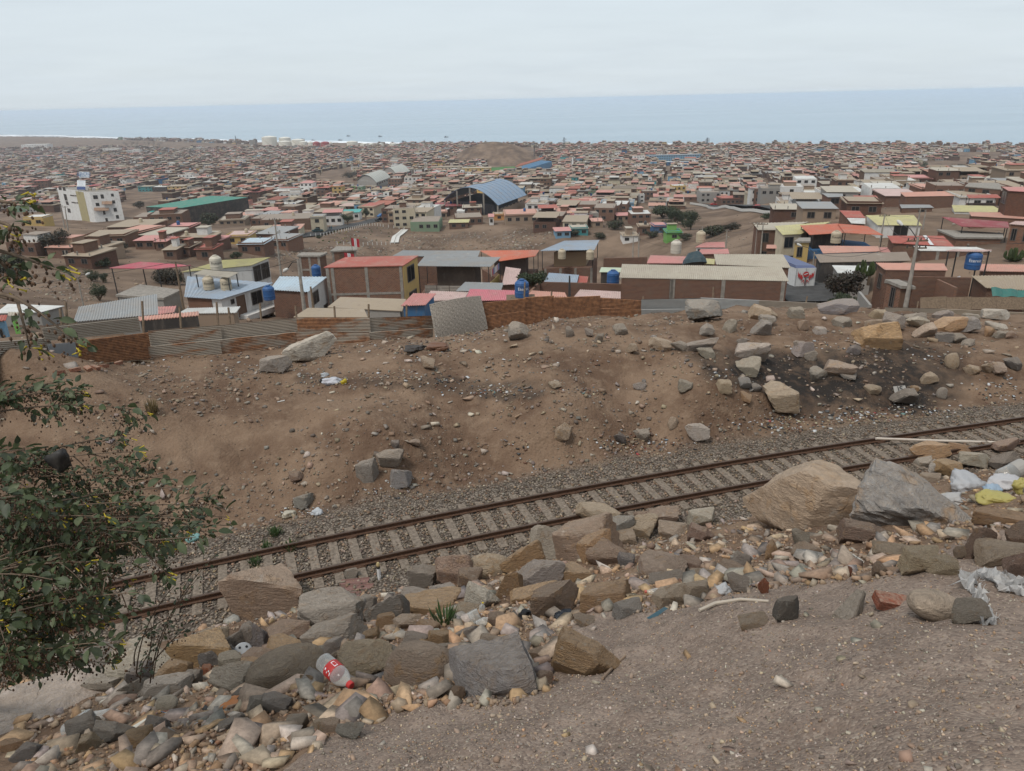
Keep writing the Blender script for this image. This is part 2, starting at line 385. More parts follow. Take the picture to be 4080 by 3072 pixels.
# vertex coloured: loose stones, far houses, foliage
def vcol_mat(name, rough, spec=0.2, var=0.25, scale=8.0, trans=0.0):
    m, t, b = new_mat(name, rough, spec); a = nd(t, 'ShaderNodeAttribute', attribute_name='Col').outputs['Color']
    n = noise(t, pos(t), scale, 4, 0.65)
    c = mix(t, ramp(t, n, 0.3, 0.7), mix(t, var, a, (0.02, 0.018, 0.016)), a); lk(t, c, b.inputs['Base Color'])
    if trans:
        tr = nd(t, 'ShaderNodeBsdfTranslucent', {'Color': c}); mx = nd(t, 'ShaderNodeMixShader', {0: trans, 1: b.outputs[0], 2: tr.outputs[0]})
        lk(t, mx.outputs[0], t.nodes['Material Output'].inputs[0])
    return m
vcol_mat('loose_stone', 0.9, 0.2, 0.35, 22.0)
vcol_mat('far_house', 0.9, 0.15, 0.22, 0.7)
vcol_mat('leaf', 0.55, 0.4, 0.3, 30.0, 0.25)
vcol_mat('litter', 0.6, 0.35, 0.2, 30.0)

# painted or plastered surface: object colour, dust and streaks
m, t, b = new_mat('plaster', 0.88, 0.2); oi = objcol(t); p = pos(t)
pv = nd(t, 'ShaderNodeMapping', {'Vector': p, 'Scale': (1.0, 1.0, 0.25)}).outputs[0]
c = mix(t, mth(t, 'MULTIPLY', ramp(t, noise(t, p, 0.5, 6, 0.7), 0.42, 0.72), 0.30), oi.outputs['Color'], (0.25, 0.19, 0.145))
c = mix(t, mth(t, 'MULTIPLY', ramp(t, noise(t, pv, 2.6, 5, 0.7), 0.5, 0.75), 0.38), c, (0.20, 0.165, 0.135)); lk(t, c, b.inputs['Base Color'])
bump(t, b, noise(t, p, 9.0, 4, 0.6), 0.25, 0.03)
# sheet roofs
m, t, b = new_mat('roof_sheet', 0.72, 0.3); oi = objcol(t); p = pos(t)
c = mix(t, mth(t, 'MULTIPLY', ramp(t, noise(t, p, 0.45, 6, 0.7), 0.4, 0.7), 0.42), oi.outputs['Color'], (0.30, 0.245, 0.195))
c = mix(t, mth(t, 'MULTIPLY', ramp(t, noise(t, p, 2.4, 6, 0.75, 0.5), 0.52, 0.72), 0.45), c, (0.155, 0.115, 0.09))
c = mix(t, mth(t, 'MULTIPLY', ramp(t, noise(t, p, 1.1, 5, 0.7), 0.56, 0.75), 0.3), c, (0.6, 0.56, 0.5)); lk(t, c, b.inputs['Base Color'])
# galvanised or rusted fence sheets: object colour, alpha is how rusty
m, t, b = new_mat('rusty_sheet', 0.8, 0.3); oi = objcol(t); p = pos(t)
rv = nd(t, 'ShaderNodeMapping', {'Vector': p, 'Scale': (0.55, 0.55, 2.2)}).outputs[0]
g = mix(t, noise(t, p, 3.0, 5, 0.65), mix(t, 0.35, oi.outputs['Color'], (0.08, 0.065, 0.05)), oi.outputs['Color'])
rust = mix(t, ramp(t, noise(t, p, 4.5, 6, 0.7), 0.32, 0.68), (0.155, 0.076, 0.043), (0.34, 0.165, 0.08))
thr = mth(t, 'SUBTRACT', 0.86, mth(t, 'MULTIPLY', oi.outputs['Alpha'], 0.62))
rn = noise(t, rv, 1.1, 6, 0.6, 0.3)
rf = nd(t, 'ShaderNodeMapRange', {0: rn, 1: mth(t, 'SUBTRACT', thr, 0.07), 2: mth(t, 'ADD', thr, 0.05), 3: 0.0, 4: 1.0}).outputs[0]
c = mix(t, rf, g, rust); lk(t, c, b.inputs['Base Color']); bump(t, b, noise(t, p, 30, 3), 0.15, 0.01)
# bricks (uv in metres)
m, t, b = new_mat('brick_wall', 0.92, 0.12); oi = objcol(t); uv = nd(t, 'ShaderNodeTexCoord').outputs['UV']
br = nd(t, 'ShaderNodeTexBrick', {'Vector': uv, 'Color1': (0.185, 0.080, 0.048, 1), 'Color2': (0.118, 0.052, 0.034, 1), 'Mortar': (0.175, 0.145, 0.12, 1), 'Scale': 1.0, 'Mortar Size': 0.016, 'Mortar Smooth': 0.1, 'Bias': 0.0, 'Brick Width': 0.255, 'Row Height': 0.115})
c = mix(t, mth(t, 'MULTIPLY', ramp(t, noise(t, pos(t), 0.8, 6, 0.7), 0.45, 0.72), 0.45), br.outputs['Color'], (0.17, 0.128, 0.10))
c = mix(t, 1.0, c, oi.outputs['Color'], 'MULTIPLY'); lk(t, c, b.inputs['Base Color'])
bump(t, b, mth(t, 'SUBTRACT', 1.0, br.outputs['Fac']), 0.6, 0.02)
def plain(name, colr, rough=0.8, spec=0.3, var=0.3, scale=6.0, metal=0.0, bmp=0.2):
    m, t, b = new_mat(name, rough, spec); n = noise(t, pos(t), scale, 5, 0.65)
    c = mix(t, ramp(t, n, 0.3, 0.7), [v * (1 - var) for v in colr], colr); lk(t, c, b.inputs['Base Color'])
    b.inputs['Metallic'].default_value = metal
    if bmp: bump(t, b, n, bmp, 0.02)
    return m
plain('concrete', (0.30, 0.27, 0.235), 0.9, 0.2, 0.35, 3.0)
plain('glass_dark', (0.022, 0.024, 0.026), 0.18, 0.5, 0.3, 1.0, 0, 0)
plain('steel_dark', (0.035, 0.033, 0.032), 0.6, 0.4, 0.3, 8.0)
plain('timber', (0.20, 0.145, 0.10), 0.9, 0.15, 0.45, 9.0)
plain('asphalt', (0.075, 0.073, 0.072), 0.9, 0.2, 0.3, 1.2)
plain('kerb_white', (0.62, 0.60, 0.56), 0.9, 0.2, 0.3, 4.0)
plain('rail_side', (0.105, 0.056, 0.034), 0.75, 0.3, 0.4, 14.0)
plain('rail_head', (0.12, 0.075, 0.052), 0.45, 0.5, 0.35, 6.0, 0.5)
plain('sleeper_wood', (0.235, 0.19, 0.15), 0.95, 0.1, 0.5, 11.0)
plain('tank_blue', (0.022, 0.075, 0.20), 0.45, 0.45, 0.2, 2.0, 0, 0)
plain('white_print', (0.75, 0.76, 0.78), 0.6, 0.3, 0.08, 2.0, 0, 0)
plain('black_print', (0.02, 0.02, 0.022), 0.6, 0.3, 0.1, 2.0, 0, 0)
plain('red_print', (0.45, 0.03, 0.028), 0.5, 0.4, 0.1, 2.0, 0, 0)
plain('bark', (0.165, 0.12, 0.085), 0.9, 0.15, 0.4, 22.0)
m, t, b = new_mat('painted', 0.55, 0.4); oi = objcol(t)
n = noise(t, pos(t), 3.0, 5, 0.7); c = mix(t, mth(t, 'MULTIPLY', ramp(t, n, 0.45, 0.8), 0.3), oi.outputs['Color'], (0.2, 0.165, 0.13)); lk(t, c, b.inputs['Base Color'])
# thin plastic film and clear plastic
m, t, b = new_mat('film', 0.4, 0.5); oi = objcol(t)
lk(t, oi.outputs['Color'], b.inputs['Base Color'])
tr = nd(t, 'ShaderNodeBsdfTranslucent', {'Color': oi.outputs['Color']}); tp = nd(t, 'ShaderNodeBsdfTransparent')
mx = nd(t, 'ShaderNodeMixShader', {0: 0.3, 1: b.outputs[0], 2: tr.outputs[0]}); lk(t, mx.outputs[0], t.nodes['Material Output'].inputs[0])
bump(t, b, noise(t, pos(t), 40.0, 5, 0.7), 0.6, 0.02)
m, t, b = new_mat('clear_plastic', 0.12, 0.5); b.inputs['Base Color'].default_value = (0.62, 0.62, 0.6, 1)
tp = nd(t, 'ShaderNodeBsdfTransparent', {'Color': (0.93, 0.94, 0.93, 1)})
lw = nd(t, 'ShaderNodeLayerWeight', {'Blend': 0.35})
mx = nd(t, 'ShaderNodeMixShader', {0: mth(t, 'ADD', mth(t, 'MULTIPLY', lw.outputs['Facing'], 0.5), 0.22, True), 1: tp.outputs[0], 2: b.outputs[0]}); lk(t, mx.outputs[0], t.nodes['Material Output'].inputs[0])
# sea
m, t, b = new_mat('sea_water', 0.22, 0.5); p = pos(t)
sw = nd(t, 'ShaderNodeMapping', {'Vector': p, 'Scale': (0.35, 1.0, 1.0), 'Rotation': (0, 0, 0.25)}).outputs[0]
big = noise(t, sw, 0.0016, 6, 0.6); sm = noise(t, sw, 0.03, 6, 0.7)
c = mix(t, ramp(t, big, 0.35, 0.65), (0.20, 0.30, 0.37), (0.25, 0.35, 0.42)); lk(t, c, b.inputs['Base Color'])
bump(t, b, sm, 0.9, 3.0)
m, t, b = new_mat('surf_white', 0.8, 0.2); n = noise(t, nd(t, 'ShaderNodeMapping', {'Vector': pos(t), 'Scale': (0.25, 1, 1)}).outputs[0], 0.02, 6, 0.7)
b.inputs['Base Color'].default_value = (0.85, 0.88, 0.9, 1)
tp = nd(t, 'ShaderNodeBsdfTransparent'); mx = nd(t, 'ShaderNodeMixShader', {0: ramp(t, n, 0.30, 0.44), 1: tp.outputs[0], 2: b.outputs[0]}); lk(t, mx.outputs[0], t.nodes['Material Output'].inputs[0])
# woven mat
plain('cane', (0.36, 0.315, 0.265), 0.85, 0.2, 0.5, 18.0)

# ---------------------------------------------------------------- ground, sea, surf
def inpoly(px, py, poly):
    r = np.zeros(px.shape, bool); n = len(poly)
    for i in range(n):
        x1, y1 = poly[i]; x2, y2 = poly[(i + 1) % n]
        cnd = ((y1 > py) != (y2 > py)); xi = (x2 - x1) * (py - y1) / (y2 - y1 + 1e-9) + x1
        r ^= cnd & (px < xi)
    return r
NA, ND = 560, 600
_a = np.linspace(-1, 1, NA); azs = np.sign(_a) * (np.abs(_a) * 0.72 + np.abs(_a) ** 5 * 0.75)
ds = np.concatenate([[0.25, 0.6, 0.9], np.geomspace(1.2, 46, 330), np.geomspace(46.6, 5200, ND - 333)])
AZ, DD = np.meshgrid(azs, ds, indexing='ij')
GX = (DD * np.sin(AZ)).ravel(); GY = (DD * np.cos(AZ)).ravel(); GZ = H(GX, GY)
gi = np.arange(NA * ND).reshape(NA, ND)
GF = np.stack([gi[:-1, :-1], gi[1:, :-1], gi[1:, 1:], gi[:-1, 1:]], -1).reshape(-1, 4)
GV = np.stack([GX, GY, GZ], -1)
tt = tr_t(GX, GY); dd = np.hypot(GX, GY)
_pw = GV + 0; qx, qy, qw = project(_pw)
wob = 60 * fbm(GX, GY, 1.3, 3)
SAND = [(900, 3300), (1250, 2960), (1480, 2830), (1850, 2760), (2120, 2700), (2300, 2560), (2050, 2480), (2300, 2440), (2600, 2420), (3000, 2310), (3350, 2290), (3560, 2270), (3800, 2160), (4080, 2080), (6500, 1900), (9000, 3000), (6000, 9000), (500, 9000), (-3000, 9000)]
front = qw > 0.3
sandm = np.where(front, inpoly(qx + wob, qy + wob * .5, SAND), True) & (tt < -4)
zone = np.zeros((len(GX), 4), np.float32); zone[:, 3] = sstep(2.75, 2.1, np.abs(tt - .1 + .5 * fbm(GX, GY, .8, 3))) * (dd < 60); zone[:, 0] = sandm
zone[:, 2] = sstep(44, 70, dd)
SOOT = [(3080, 1470, 330, 90, 1.), (3290, 1560, 240, 90, 1.1), (3560, 1420, 330, 70, .9), (3500, 1500, 400, 110, .95), (3640, 1600, 260, 60, 1.), (3300, 1640, 300, 45, .55), (1800, 1535, 480, 32, .55), (1960, 1560, 200, 28, .7), (1330, 1520, 190, 18, .5), (3620, 1262, 160, 25, .7), (2870, 1420, 160, 40, .55)]
for sx, sy, rx, ry, k in SOOT:
    e = ((qx + wob * 2.6 - sx) / rx) ** 2 + ((qy + wob * .8 - sy) / ry) ** 2
    zone[:, 1] = np.maximum(zone[:, 1], np.where(front & (tt > 2.5) & (dd < 60), k * sstep(1.15, 0.2, e), 0))
gme = npmesh('ground', GV, GF, MT['ground_soil'], col=zone, smooth=True)
obj('ground', gme, kind='structure', origin=False)
del AZ, DD, GX, GY, GZ, GF, GV

sv = [(-59000, 200, 0), (59000, 200, 0), (59000, 60000, 0), (-59000, 60000, 0)]
obj('sea', npmesh('sea', sv, [(0, 1, 2, 3)], MT['sea_water']), kind='structure', origin=False)
SV = []; SF = []
for off, wd in ((35, 26), (85, 18), (150, 22), (215, 10)):
    aa = np.linspace(_caz[1], _caz[-2], 700); dc = coast(aa)
    wv = off * (0.8 + dc / 6000) + 30 * vnoise(aa * 60, aa * 0 + off)
    wdv = 2.4 * wd * (0.5 + dc / 3000) * (0.6 + 0.9 * (vnoise(aa * 90 + 5, aa * 0 + off) + .5))
    n0 = len(SV)
    for a, d1, d2 in zip(aa, dc + wv, dc + wv + wdv):
        SV += [(d1 * math.sin(a), d1 * math.cos(a), 0.35), (d2 * math.sin(a), d2 * math.cos(a), 0.35)]
    SF += [(n0 + 2 * i, n0 + 2 * i + 2, n0 + 2 * i + 3, n0 + 2 * i + 1) for i in range(len(aa) - 1)]
obj('surf', npmesh('surf', SV, SF, MT['surf_white']), kind='stuff', label='white lines of surf breaking along the coast', cat='surf', origin=False)

# ---------------------------------------------------------------- railway
def tr_point(x, t):                            # point beside the track: x along, t across
    m = float(tr_slope(x)); n = math.sqrt(1 + m * m)
    return np.array([x - m / n * t, float(tr_y(x)) + t / n])
track = thing('railway_track', 'single railway track of rusty rails on weathered timber sleepers', 'railway track', (*tr_point(0, 0), CZ - 11.6))
xs = np.linspace(-30, 52, 130)
PR = [(-.065, 0), (.065, 0), (.065, .012), (.014, .03), (.012, .10), (.036, .118), (.036, .148), (-.036, .148), (-.036, .118), (-.012, .10), (-.014, .03), (-.065, .012)]
for g in (-0.7525, 0.7525):
    V = []; Fc = []; k = len(PR)
    for x in xs:
        for a, b_ in PR:
            q = tr_point(x, g + a); V.append((q[0], q[1], RAIL_TOP - .15 + b_))
    for i in range(len(xs) - 1):
        for j in range(k):
            a = i * k + j; b_ = i * k + (j + 1) % k; Fc.append((a, a + k, b_ + k, b_))
    ro = obj('rail', npmesh('rail', V, Fc, MT['rail_side']), track)
    V = []
    for x in xs:
        for a in (-.033, .033):
            q = tr_point(x, g + a); V.append((q[0], q[1], RAIL_TOP + .001))
    obj('running_surface', npmesh('running_surface', V, [(2 * i, 2 * i + 2, 2 * i + 3, 2 * i + 1) for i in range(len(xs) - 1)], MT['rail_head']), ro)
sbm = []
for v in range(4):                             # four weathered sleepers
    L, W, Hh = 2.5 + .1 * random.random(), .235, .17
    V = []; Fc = []; n = 14
    for i in range(n + 1):
        x = -L / 2 + L * i / n
        for sx, sz in ((-1, 0), (1, 0), (1, 1), (.35, 1.03), (-.35, .98), (-1, 1)):
            V.append((x + (random.uniform(-.02, .02) if i in (0, n) else 0), sx * W / 2 * (1 + random.uniform(-.05, .05)), -Hh + sz * Hh + (random.uniform(-.012, .006) if sz > .5 else 0)))
    for i in range(n):
        for j in range(6): a = i * 6 + j; b_ = i * 6 + (j + 1) % 6; Fc.append((a, b_, b_ + 6, a + 6))
    Fc += [tuple(range(5, -1, -1)), tuple(range(n * 6, n * 6 + 6))]
    sbm.append(npmesh('sleeper', V, Fc, MT['sleeper_wood']))
plm = MB().box((0, 0, 0.0), (.17, .30, .016)).box((.05, .105, .016), (.04, .04, .035)).box((-.05, -.105, .016), (.04, .04, .035)).mesh('tie_plate', MT['rail_side'])
x = -24.0; tl = parent_loc(track)
while x < 46:
    m_ = float(tr_slope(x)); q = tr_point(x, random.uniform(-.06, .06))
    s = bpy.data.objects.new('sleeper', random.choice(sbm)); COL.objects.link(s); s.parent = track
    s.location = (q[0] - tl.x, q[1] - tl.y, RAIL_TOP - .165 - tl.z + random.uniform(-.012, .004))
    s.rotation_euler = (random.uniform(-.02, .02), 0, math.atan(m_) + math.pi / 2 + random.uniform(-.025, .025))
    if -16 < x < 26:
        for g in (-0.7525, 0.7525):
            pl = bpy.data.objects.new('tie_plate', plm); COL.objects.link(pl); pl.parent = s; pl.location = (g, 0, .001)
    x += 0.57 / math.sqrt(1 + m_ * m_) * random.uniform(.93, 1.07)

# ---------------------------------------------------------------- rocks
_ico = {}
def ico(level):
    if level not in _ico:
        bm = bmesh.new(); bmesh.ops.create_icosphere(bm, subdivisions=level, radius=1.0)
        V = np.array([v.co[:] for v in bm.verts]); Fc = np.array([[v.index for v in f.verts] for f in bm.faces]); bm.free()
        _ico[level] = (V, Fc)
    return _ico[level]
def n3(P, s, seed):                            # cheap 3D noise from 2D slices
    return (vnoise(P[:, 0] * s + seed, P[:, 1] * s - seed) + vnoise(P[:, 1] * s + seed * 2.1, P[:, 2] * s + 3) + vnoise(P[:, 2] * s - seed, P[:, 0] * s + 8.7)) / 1.5
def rock_shape(level, seed, planes=16, soft=26.0, rough=0.06, rounded=0.0):
    r = np.random.default_rng(seed); V, Fc = ico(level)
    N = r.normal(size=(planes, 3)); N /= np.linalg.norm(N, axis=1)[:, None]
    base = np.array([(1, 0, 0), (-1, 0, 0), (0, 1, 0), (0, -1, 0), (0, 0, 1), (0, 0, -1)], float) + r.normal(0, .28, (6, 3)); base /= np.linalg.norm(base, axis=1)[:, None]
    N = np.concatenate([base, N[6:]]) if planes > 6 else base[:planes]
    D = r.uniform(0.6, 1.0, len(N))
    q = np.maximum(V @ N.T, 0.02) / D          # 1/radius by plane
    inv = (np.exp(soft * (q - q.max(1, keepdims=True))).sum(1)); inv = q.max(1) + np.log(inv) / soft
    rr = 1.0 / np.maximum(inv, 0.62)
    rr = rr * (1 - rounded) + rounded * 0.9
    P = V * rr[:, None]
    P = P * (1 + rough * n3(P, 2.2, seed)[:, None] + rough * .55 * n3(P, 6.0, seed + 5)[:, None] + rough * .3 * n3(P, 15.0, seed + 9)[:, None])
    P = P - (P.max(0) + P.min(0)) / 2
    return P / (P.max(0) - P.min(0)) * 2, Fc   # fills -1..1
RC = {'g': (.385, .335, .285), 'd': (.185, .165, .15), 't': (.50, .385, .28), 'o': (.53, .335, .185), 'b': (.35, .24, .175), 'w': (.60, .53, .45), 'u': (.325, .305, .28), 'r': (.40, .135, .07)}
CW = {'g': 'grey', 'd': 'dark charcoal', 't': 'tan', 'o': 'ochre', 'b': 'brown', 'w': 'pale', 'u': 'blue-grey', 'r': 'brick-red'}
LM = [('the woven cane mat', 1830, 1290), ('the white and yellow plastic bag', 1330, 1515), ('the grey door-like fence sheet', 270, 1430), ('the burnt black patch', 3300, 1560),
      ('the painted number plate', 3590, 1550), ('the parked truck', 3190, 1150), ('the red-capped soda bottle', 1345, 2730), ('the white marker post', 1510, 2290), ('the smooth oval stone', 3726, 2416),
      ('the twin giant boulders', 3440, 1980), ('the torn plastic bags', 3950, 1930), ('the yellow-flowered shrub', 450, 2150), ('the dusty glass jar', 290, 2900), ('the dusty clear bottle', 2600, 2360),
      ('the frayed white sack', 3950, 2330), ('the blue plastic shard', 2620, 2450), ('the concrete lamp pole', 3610, 1230), ('the boulder near the fence', 1239, 1394), ('the striped roof-sheet scrap', 1420, 2330), ('the white pipe', 3780, 1755),
      ('the wheel cover', 965, 2600), ('the brown trackside boulder', 1042, 2380), ('the grey fence sheets', 2790, 1225), ('the long pale branch', 2900, 2410)]
def where(cx, cy, skip=None):
    best = min((l for l in LM if l[0] != skip), key=lambda l: math.hypot(cx - l[1], (cy - l[2]) * 1.3))
    dx, dy = cx - best[1], cy - best[2]
    if math.hypot(dx, dy) < 60: return 'right beside ' + best[0]
    if abs(dx) > abs(dy) * 1.6: return ('right of ' if dx > 0 else 'left of ') + best[0]
    if abs(dy) > abs(dx) * 1.6: return ('below ' if dy > 0 else 'above ') + best[0]
    return ('below ' if dy > 0 else 'above ') + ('and right of ' if dx > 0 else 'and left of ') + best[0]
ORD = ['first', 'second', 'third', 'fourth', 'fifth', 'sixth', 'seventh', 'eighth', 'ninth', 'tenth', 'eleventh', 'twelfth', 'thirteenth', 'fourteenth', 'fifteenth', 'sixteenth', 'seventeenth', 'eighteenth', 'nineteenth', 'twentieth']
def settle_labels(items, tail='from the left edge'):           # items: (object, label, px); equal labels get their rank across the picture
    by = {}
    for o, l, px in items: by.setdefault(l, []).append((px, o))
    for l, v in by.items():
        v.sort(key=lambda q: q[0])
        for i, (px, o) in enumerate(v):
            o['label'] = l if len(v) == 1 else '%s, %s from left' % (l.replace(', ', ' ').replace(' and left of', '-left of').replace(' and right of', '-right of'), ORD[min(i, 19)])
ROCKS = """1239 1394 180 120 w|1098 1459 98 70 g|2066 1329 76 76 g|2139 1269 92 33 t|1705 1454 54 54 t|1464 1882 80 98 g|1556 1839 108 65 g|1594 1907 82 73 u|1209 2002 66 55 u|1575 1774 33 38 g|1651 1768 43 33 t|1179 1907 60 48 b
2293 1241 103 57 g|2521 1237 98 60 t|2811 1245 138 92 u|3050 1253 103 54 t|3172 1248 65 49 g|3063 1280 60 38 g|3044 1313 98 60 u|2472 1315 57 49 g|2271 1324 33 49 g|2347 1329 33 38 g|2388 1348 33 41 g|2816 1321 65 43 g|2914 1305 60 49 g|2960 1362 38 33 g|2637 1378 81 54 t|2705 1380 60 43 g|2787 1383 146 38 g|2814 1413 65 43 g|2518 1394 43 38 t
2993 1408 130 81 w|2987 1473 98 65 g|2884 1549 65 54 t|2732 1543 52 43 g|2548 1541 49 27 g|2968 1535 54 43 u|3014 1554 43 33 u|2971 1595 43 49 o|3118 1606 130 114 t|2244 1736 65 70 t|2681 1692 43 43 t|2773 1728 87 65 w|2559 1736 60 49 g|2467 1752 43 43 d|2214 1538 54 33 t|3185 1389 43 54 g
3338 1230 149 58 u|3360 1284 65 45 g|3199 1299 40 40 b|3268 1319 50 32 w|3204 1389 94 55 g|3229 1421 45 35 g|3345 1476 109 65 t|3263 1493 65 55 g|3378 1503 65 30 u|3500 1346 134 124 o|3403 1396 50 40 d|3562 1294 75 75 g|3487 1297 60 45 t|3502 1254 55 45 t|3649 1287 70 50 w|3699 1322 94 50 t|3781 1299 109 60 o|3858 1302 65 65 u|3761 1257 60 37 g|3651 1262 70 30 g|3975 1259 109 47 w|3875 1269 55 30 g|3766 1346 55 40 d|3820 1349 60 35 g|3942 1324 40 45 o|3975 1304 70 30 w|3990 1334 45 30 g|4032 1334 45 30 b|3865 1369 50 25 g|3793 1443 47 65 tr|3875 1476 50 40 t|3927 1471 40 50 t|3980 1483 60 55 t|4034 1458 65 40 d|3701 1516 60 40 t|3477 1558 60 40 t|3753 1568 40 47 gr|3621 1590 124 55 d|3646 1553 30 30 o
3688 1803 140 59 o|3812 1795 108 43 o|4015 1781 97 49 b|3888 1843 119 54 w|3680 1846 59 32 w|3723 1867 49 43 w|3785 1878 86 54 o|3715 1908 81 38 t|3996 1848 100 50 d|3909 2170 95 150 b|3831 2208 49 54 t|3985 2213 146 92 t|4055 2148 81 92 b|4023 2073 216 59 o|4055 2251 80 120 b|3666 2246 108 97 t|3569 2208 135 65 t|3450 2127 151 76 b|3753 2262 92 70 t|3509 2273 54 54 b|3191 2154 59 59 g|3212 2200 92 49 b|3072 2197 49 70 o|3374 2284 49 38 r|3401 2424 140 86 w|3142 2432 113 97 d|3880 2451 130 90 g|3000 2480 100 50 t
2391 2068 152 60 t|2340 2165 210 160 b|2366 2193 114 136 o|2176 2166 119 125 w|2081 2225 152 103 o|2477 2103 81 76 u|2559 2112 103 71 t|2646 2074 119 65 b|2578 2068 81 54 b|2795 2074 87 60 w|2689 2117 108 54 t|2797 2133 87 65 b|2494 2147 76 43 t|2418 2215 136 87 b|2494 2236 60 65 u|2144 2301 174 98 g|2250 2296 157 76 o|2033 2334 98 108 o|2141 2367 174 70 o|2212 2399 168 125 b|2643 2274 157 76 t|2651 2312 119 49 g|2754 2253 71 54 b|2423 2383 184 92 o|2667 2383 114 87 t|2770 2361 114 87 t|2944 2334 71 76 g|2922 2269 108 43 b|2933 2226 54 43 g|2960 2242 71 43 g|2803 2285 76 43 t|2505 2432 98 54 u|3036 2339 38 70 r
2347 2627 233 141 o|1965 2695 322 174 u|2081 2750 97 58 o|2010 2618 116 71 g|2158 2714 77 71 b|2132 2611 77 51 b|1669 2663 219 148 tr|1698 2701 71 58 o|1129 2695 245 129 tr|1457 2650 180 122 t|1573 2630 71 84 u|1315 2450 225 122 g|1322 2537 200 84 g|1148 2528 148 77 b|1039 2547 77 116 u|1547 2437 135 142 u|1656 2392 129 84 g|1721 2418 187 71 o|1692 2309 103 90 g|1811 2277 142 122 b|1869 2315 84 71 b|1949 2264 129 84 tr|1920 2386 116 84 w|1766 2357 90 45 w|1537 2476 64 64 o|1595 2457 64 39 r|1450 2405 77 51 g|1042 2380 250 190 b|1476 2534 64 51 o|1753 2585 103 39 g|1338 2579 77 64 w|1154 2605 174 58 o|1238 2618 122 51 u|1347 2618 58 58 t|1225 2727 58 58 o|1103 2804 109 77 u|1746 2547 84 64 o|1823 2766 51 64 b|1650 2553 90 50 g|1392 2920 90 45 u|1322 2894 58 58 t|1277 2894 58 64 t|1180 2888 77 58 g
450 2650 142 122 u|309 2617 154 129 w|96 2663 154 103 t|566 2669 212 122 w|560 2695 116 97 u|682 2688 122 84 o|798 2598 193 129 o|823 2547 122 77 t|926 2566 84 97 g|862 2618 97 77 u|997 2547 64 109 g|1023 2630 122 71 b|926 2650 90 77 g|830 2675 51 51 r|1004 2656 64 58 o|643 2740 174 71 w|534 2740 97 77 g|418 2727 142 71 w|920 2720 142 90 w|766 2701 58 64 g|663 2807 71 51 wr|547 2959 97 90 o|630 2907 77 84 u|450 2920 122 84 u|322 2907 122 97 u|380 2900 58 71 t|347 2965 80 64 t|96 3004 90 64 u|386 3055 71 40 t|1023 2817 64 71 u|920 2881 84 45 u|38 2978 77 39 o|1400 2290 50 40 g|1860 2440 90 50 t|1990 2480 80 50 b|2330 2480 70 45 t|1620 2480 90 55 t|1700 2500 80 50 o|1850 2530 90 55 g|1950 2560 80 50 t"""
rock_meshes = {}
def rock_mesh(level, seed, rounded):
    k = (level, seed, rounded)
    if k not in rock_meshes:
        P, Fc = rock_shape(level, seed, 9 + seed % 5, 150.0 if not rounded else 12.0, 0.07 if not rounded else 0.03, 0.62 if rounded else 0.0)
        if not rounded: P = np.round(P * 9) / 9 * .12 + P * .88
        rock_meshes[k] = npmesh('rock', P, Fc, MT['stone'], smooth=True)
        rock_meshes[k].set_sharp_from_angle(angle=rad(17))
    return rock_meshes[k]
rock_items = []; ROCKPOS = []
for i, row in enumerate(ROCKS.replace('\n', '|').split('|')):
    a = row.split(); cx, cy, pw, ph = map(float, a[:4]); code = a[4]; ck = code[0]; rounded = code.endswith('r') and len(code) > 1
    g = ground(cx, cy + 0.36 * ph); dep = (g - np.array([0, 0, CZ])) @ FW
    W = pw * dep / FPX; Hh = ph * dep / FPX * 1.08; uphill = float(tr_t(g[0], g[1])) < 0
    Dp = W * random.uniform(.7, .95); Zd = Hh * (1.22 if uphill else 1.02)
    Dp = min(Dp, Hh * 1.6)
    small = pw < 75
    me = rock_mesh(3 if small else 4, (i * 7) % 17 if small else 20 + i % 22, rounded)
    o = bpy.data.objects.new('boulder' if pw > 115 else 'rock', me); COL.objects.link(o)
    o.scale = (W / 2 * (1.3 if cx > 3400 and cy < 1400 else 1.26 if uphill else 1.12), Dp / 2, Zd / 2); tilt = random.uniform(-.25, .25)
    o.rotation_euler = (random.uniform(-.15, .2), tilt * .6, random.uniform(-.3, .3))
    gz = float(H(g[0], g[1] + Dp * .2)[0]); o.location = (g[0], g[1] + Dp * .2, gz + Zd * .34)
    c = np.array(RC[ck]) * random.uniform(.85, 1.2) * np.array([1, random.uniform(.96, 1.03), random.uniform(.93, 1.05)])
    o.color = (*c, {'o': 1.0, 't': .8, 'b': .6, 'w': .55, 'g': .35, 'u': .3, 'd': .1, 'r': .2}[ck] * random.uniform(.6, 1.0))
    sz = 'huge' if pw > 190 else 'large' if pw > 115 else 'medium-sized' if pw > 70 else 'small'
    sh = 'rounded' if rounded else 'flat-topped' if ph < .5 * pw else 'upright' if ph > 1.15 * pw else 'angular'
    o['category'] = 'boulder' if pw > 115 else 'rock'; o['group'] = 'rocks on the bench beyond the track' if cy < 2020 and float(tr_t(g[0], g[1])) > 0 else 'rocks on the rubble slope'
    rock_items.append((o, '%s %s %s %s, %s' % (sz, sh, CW[ck], 'boulder' if pw > 115 else 'rock', where(cx, cy)), cx)); ROCKPOS.append((g[0], g[1], W))

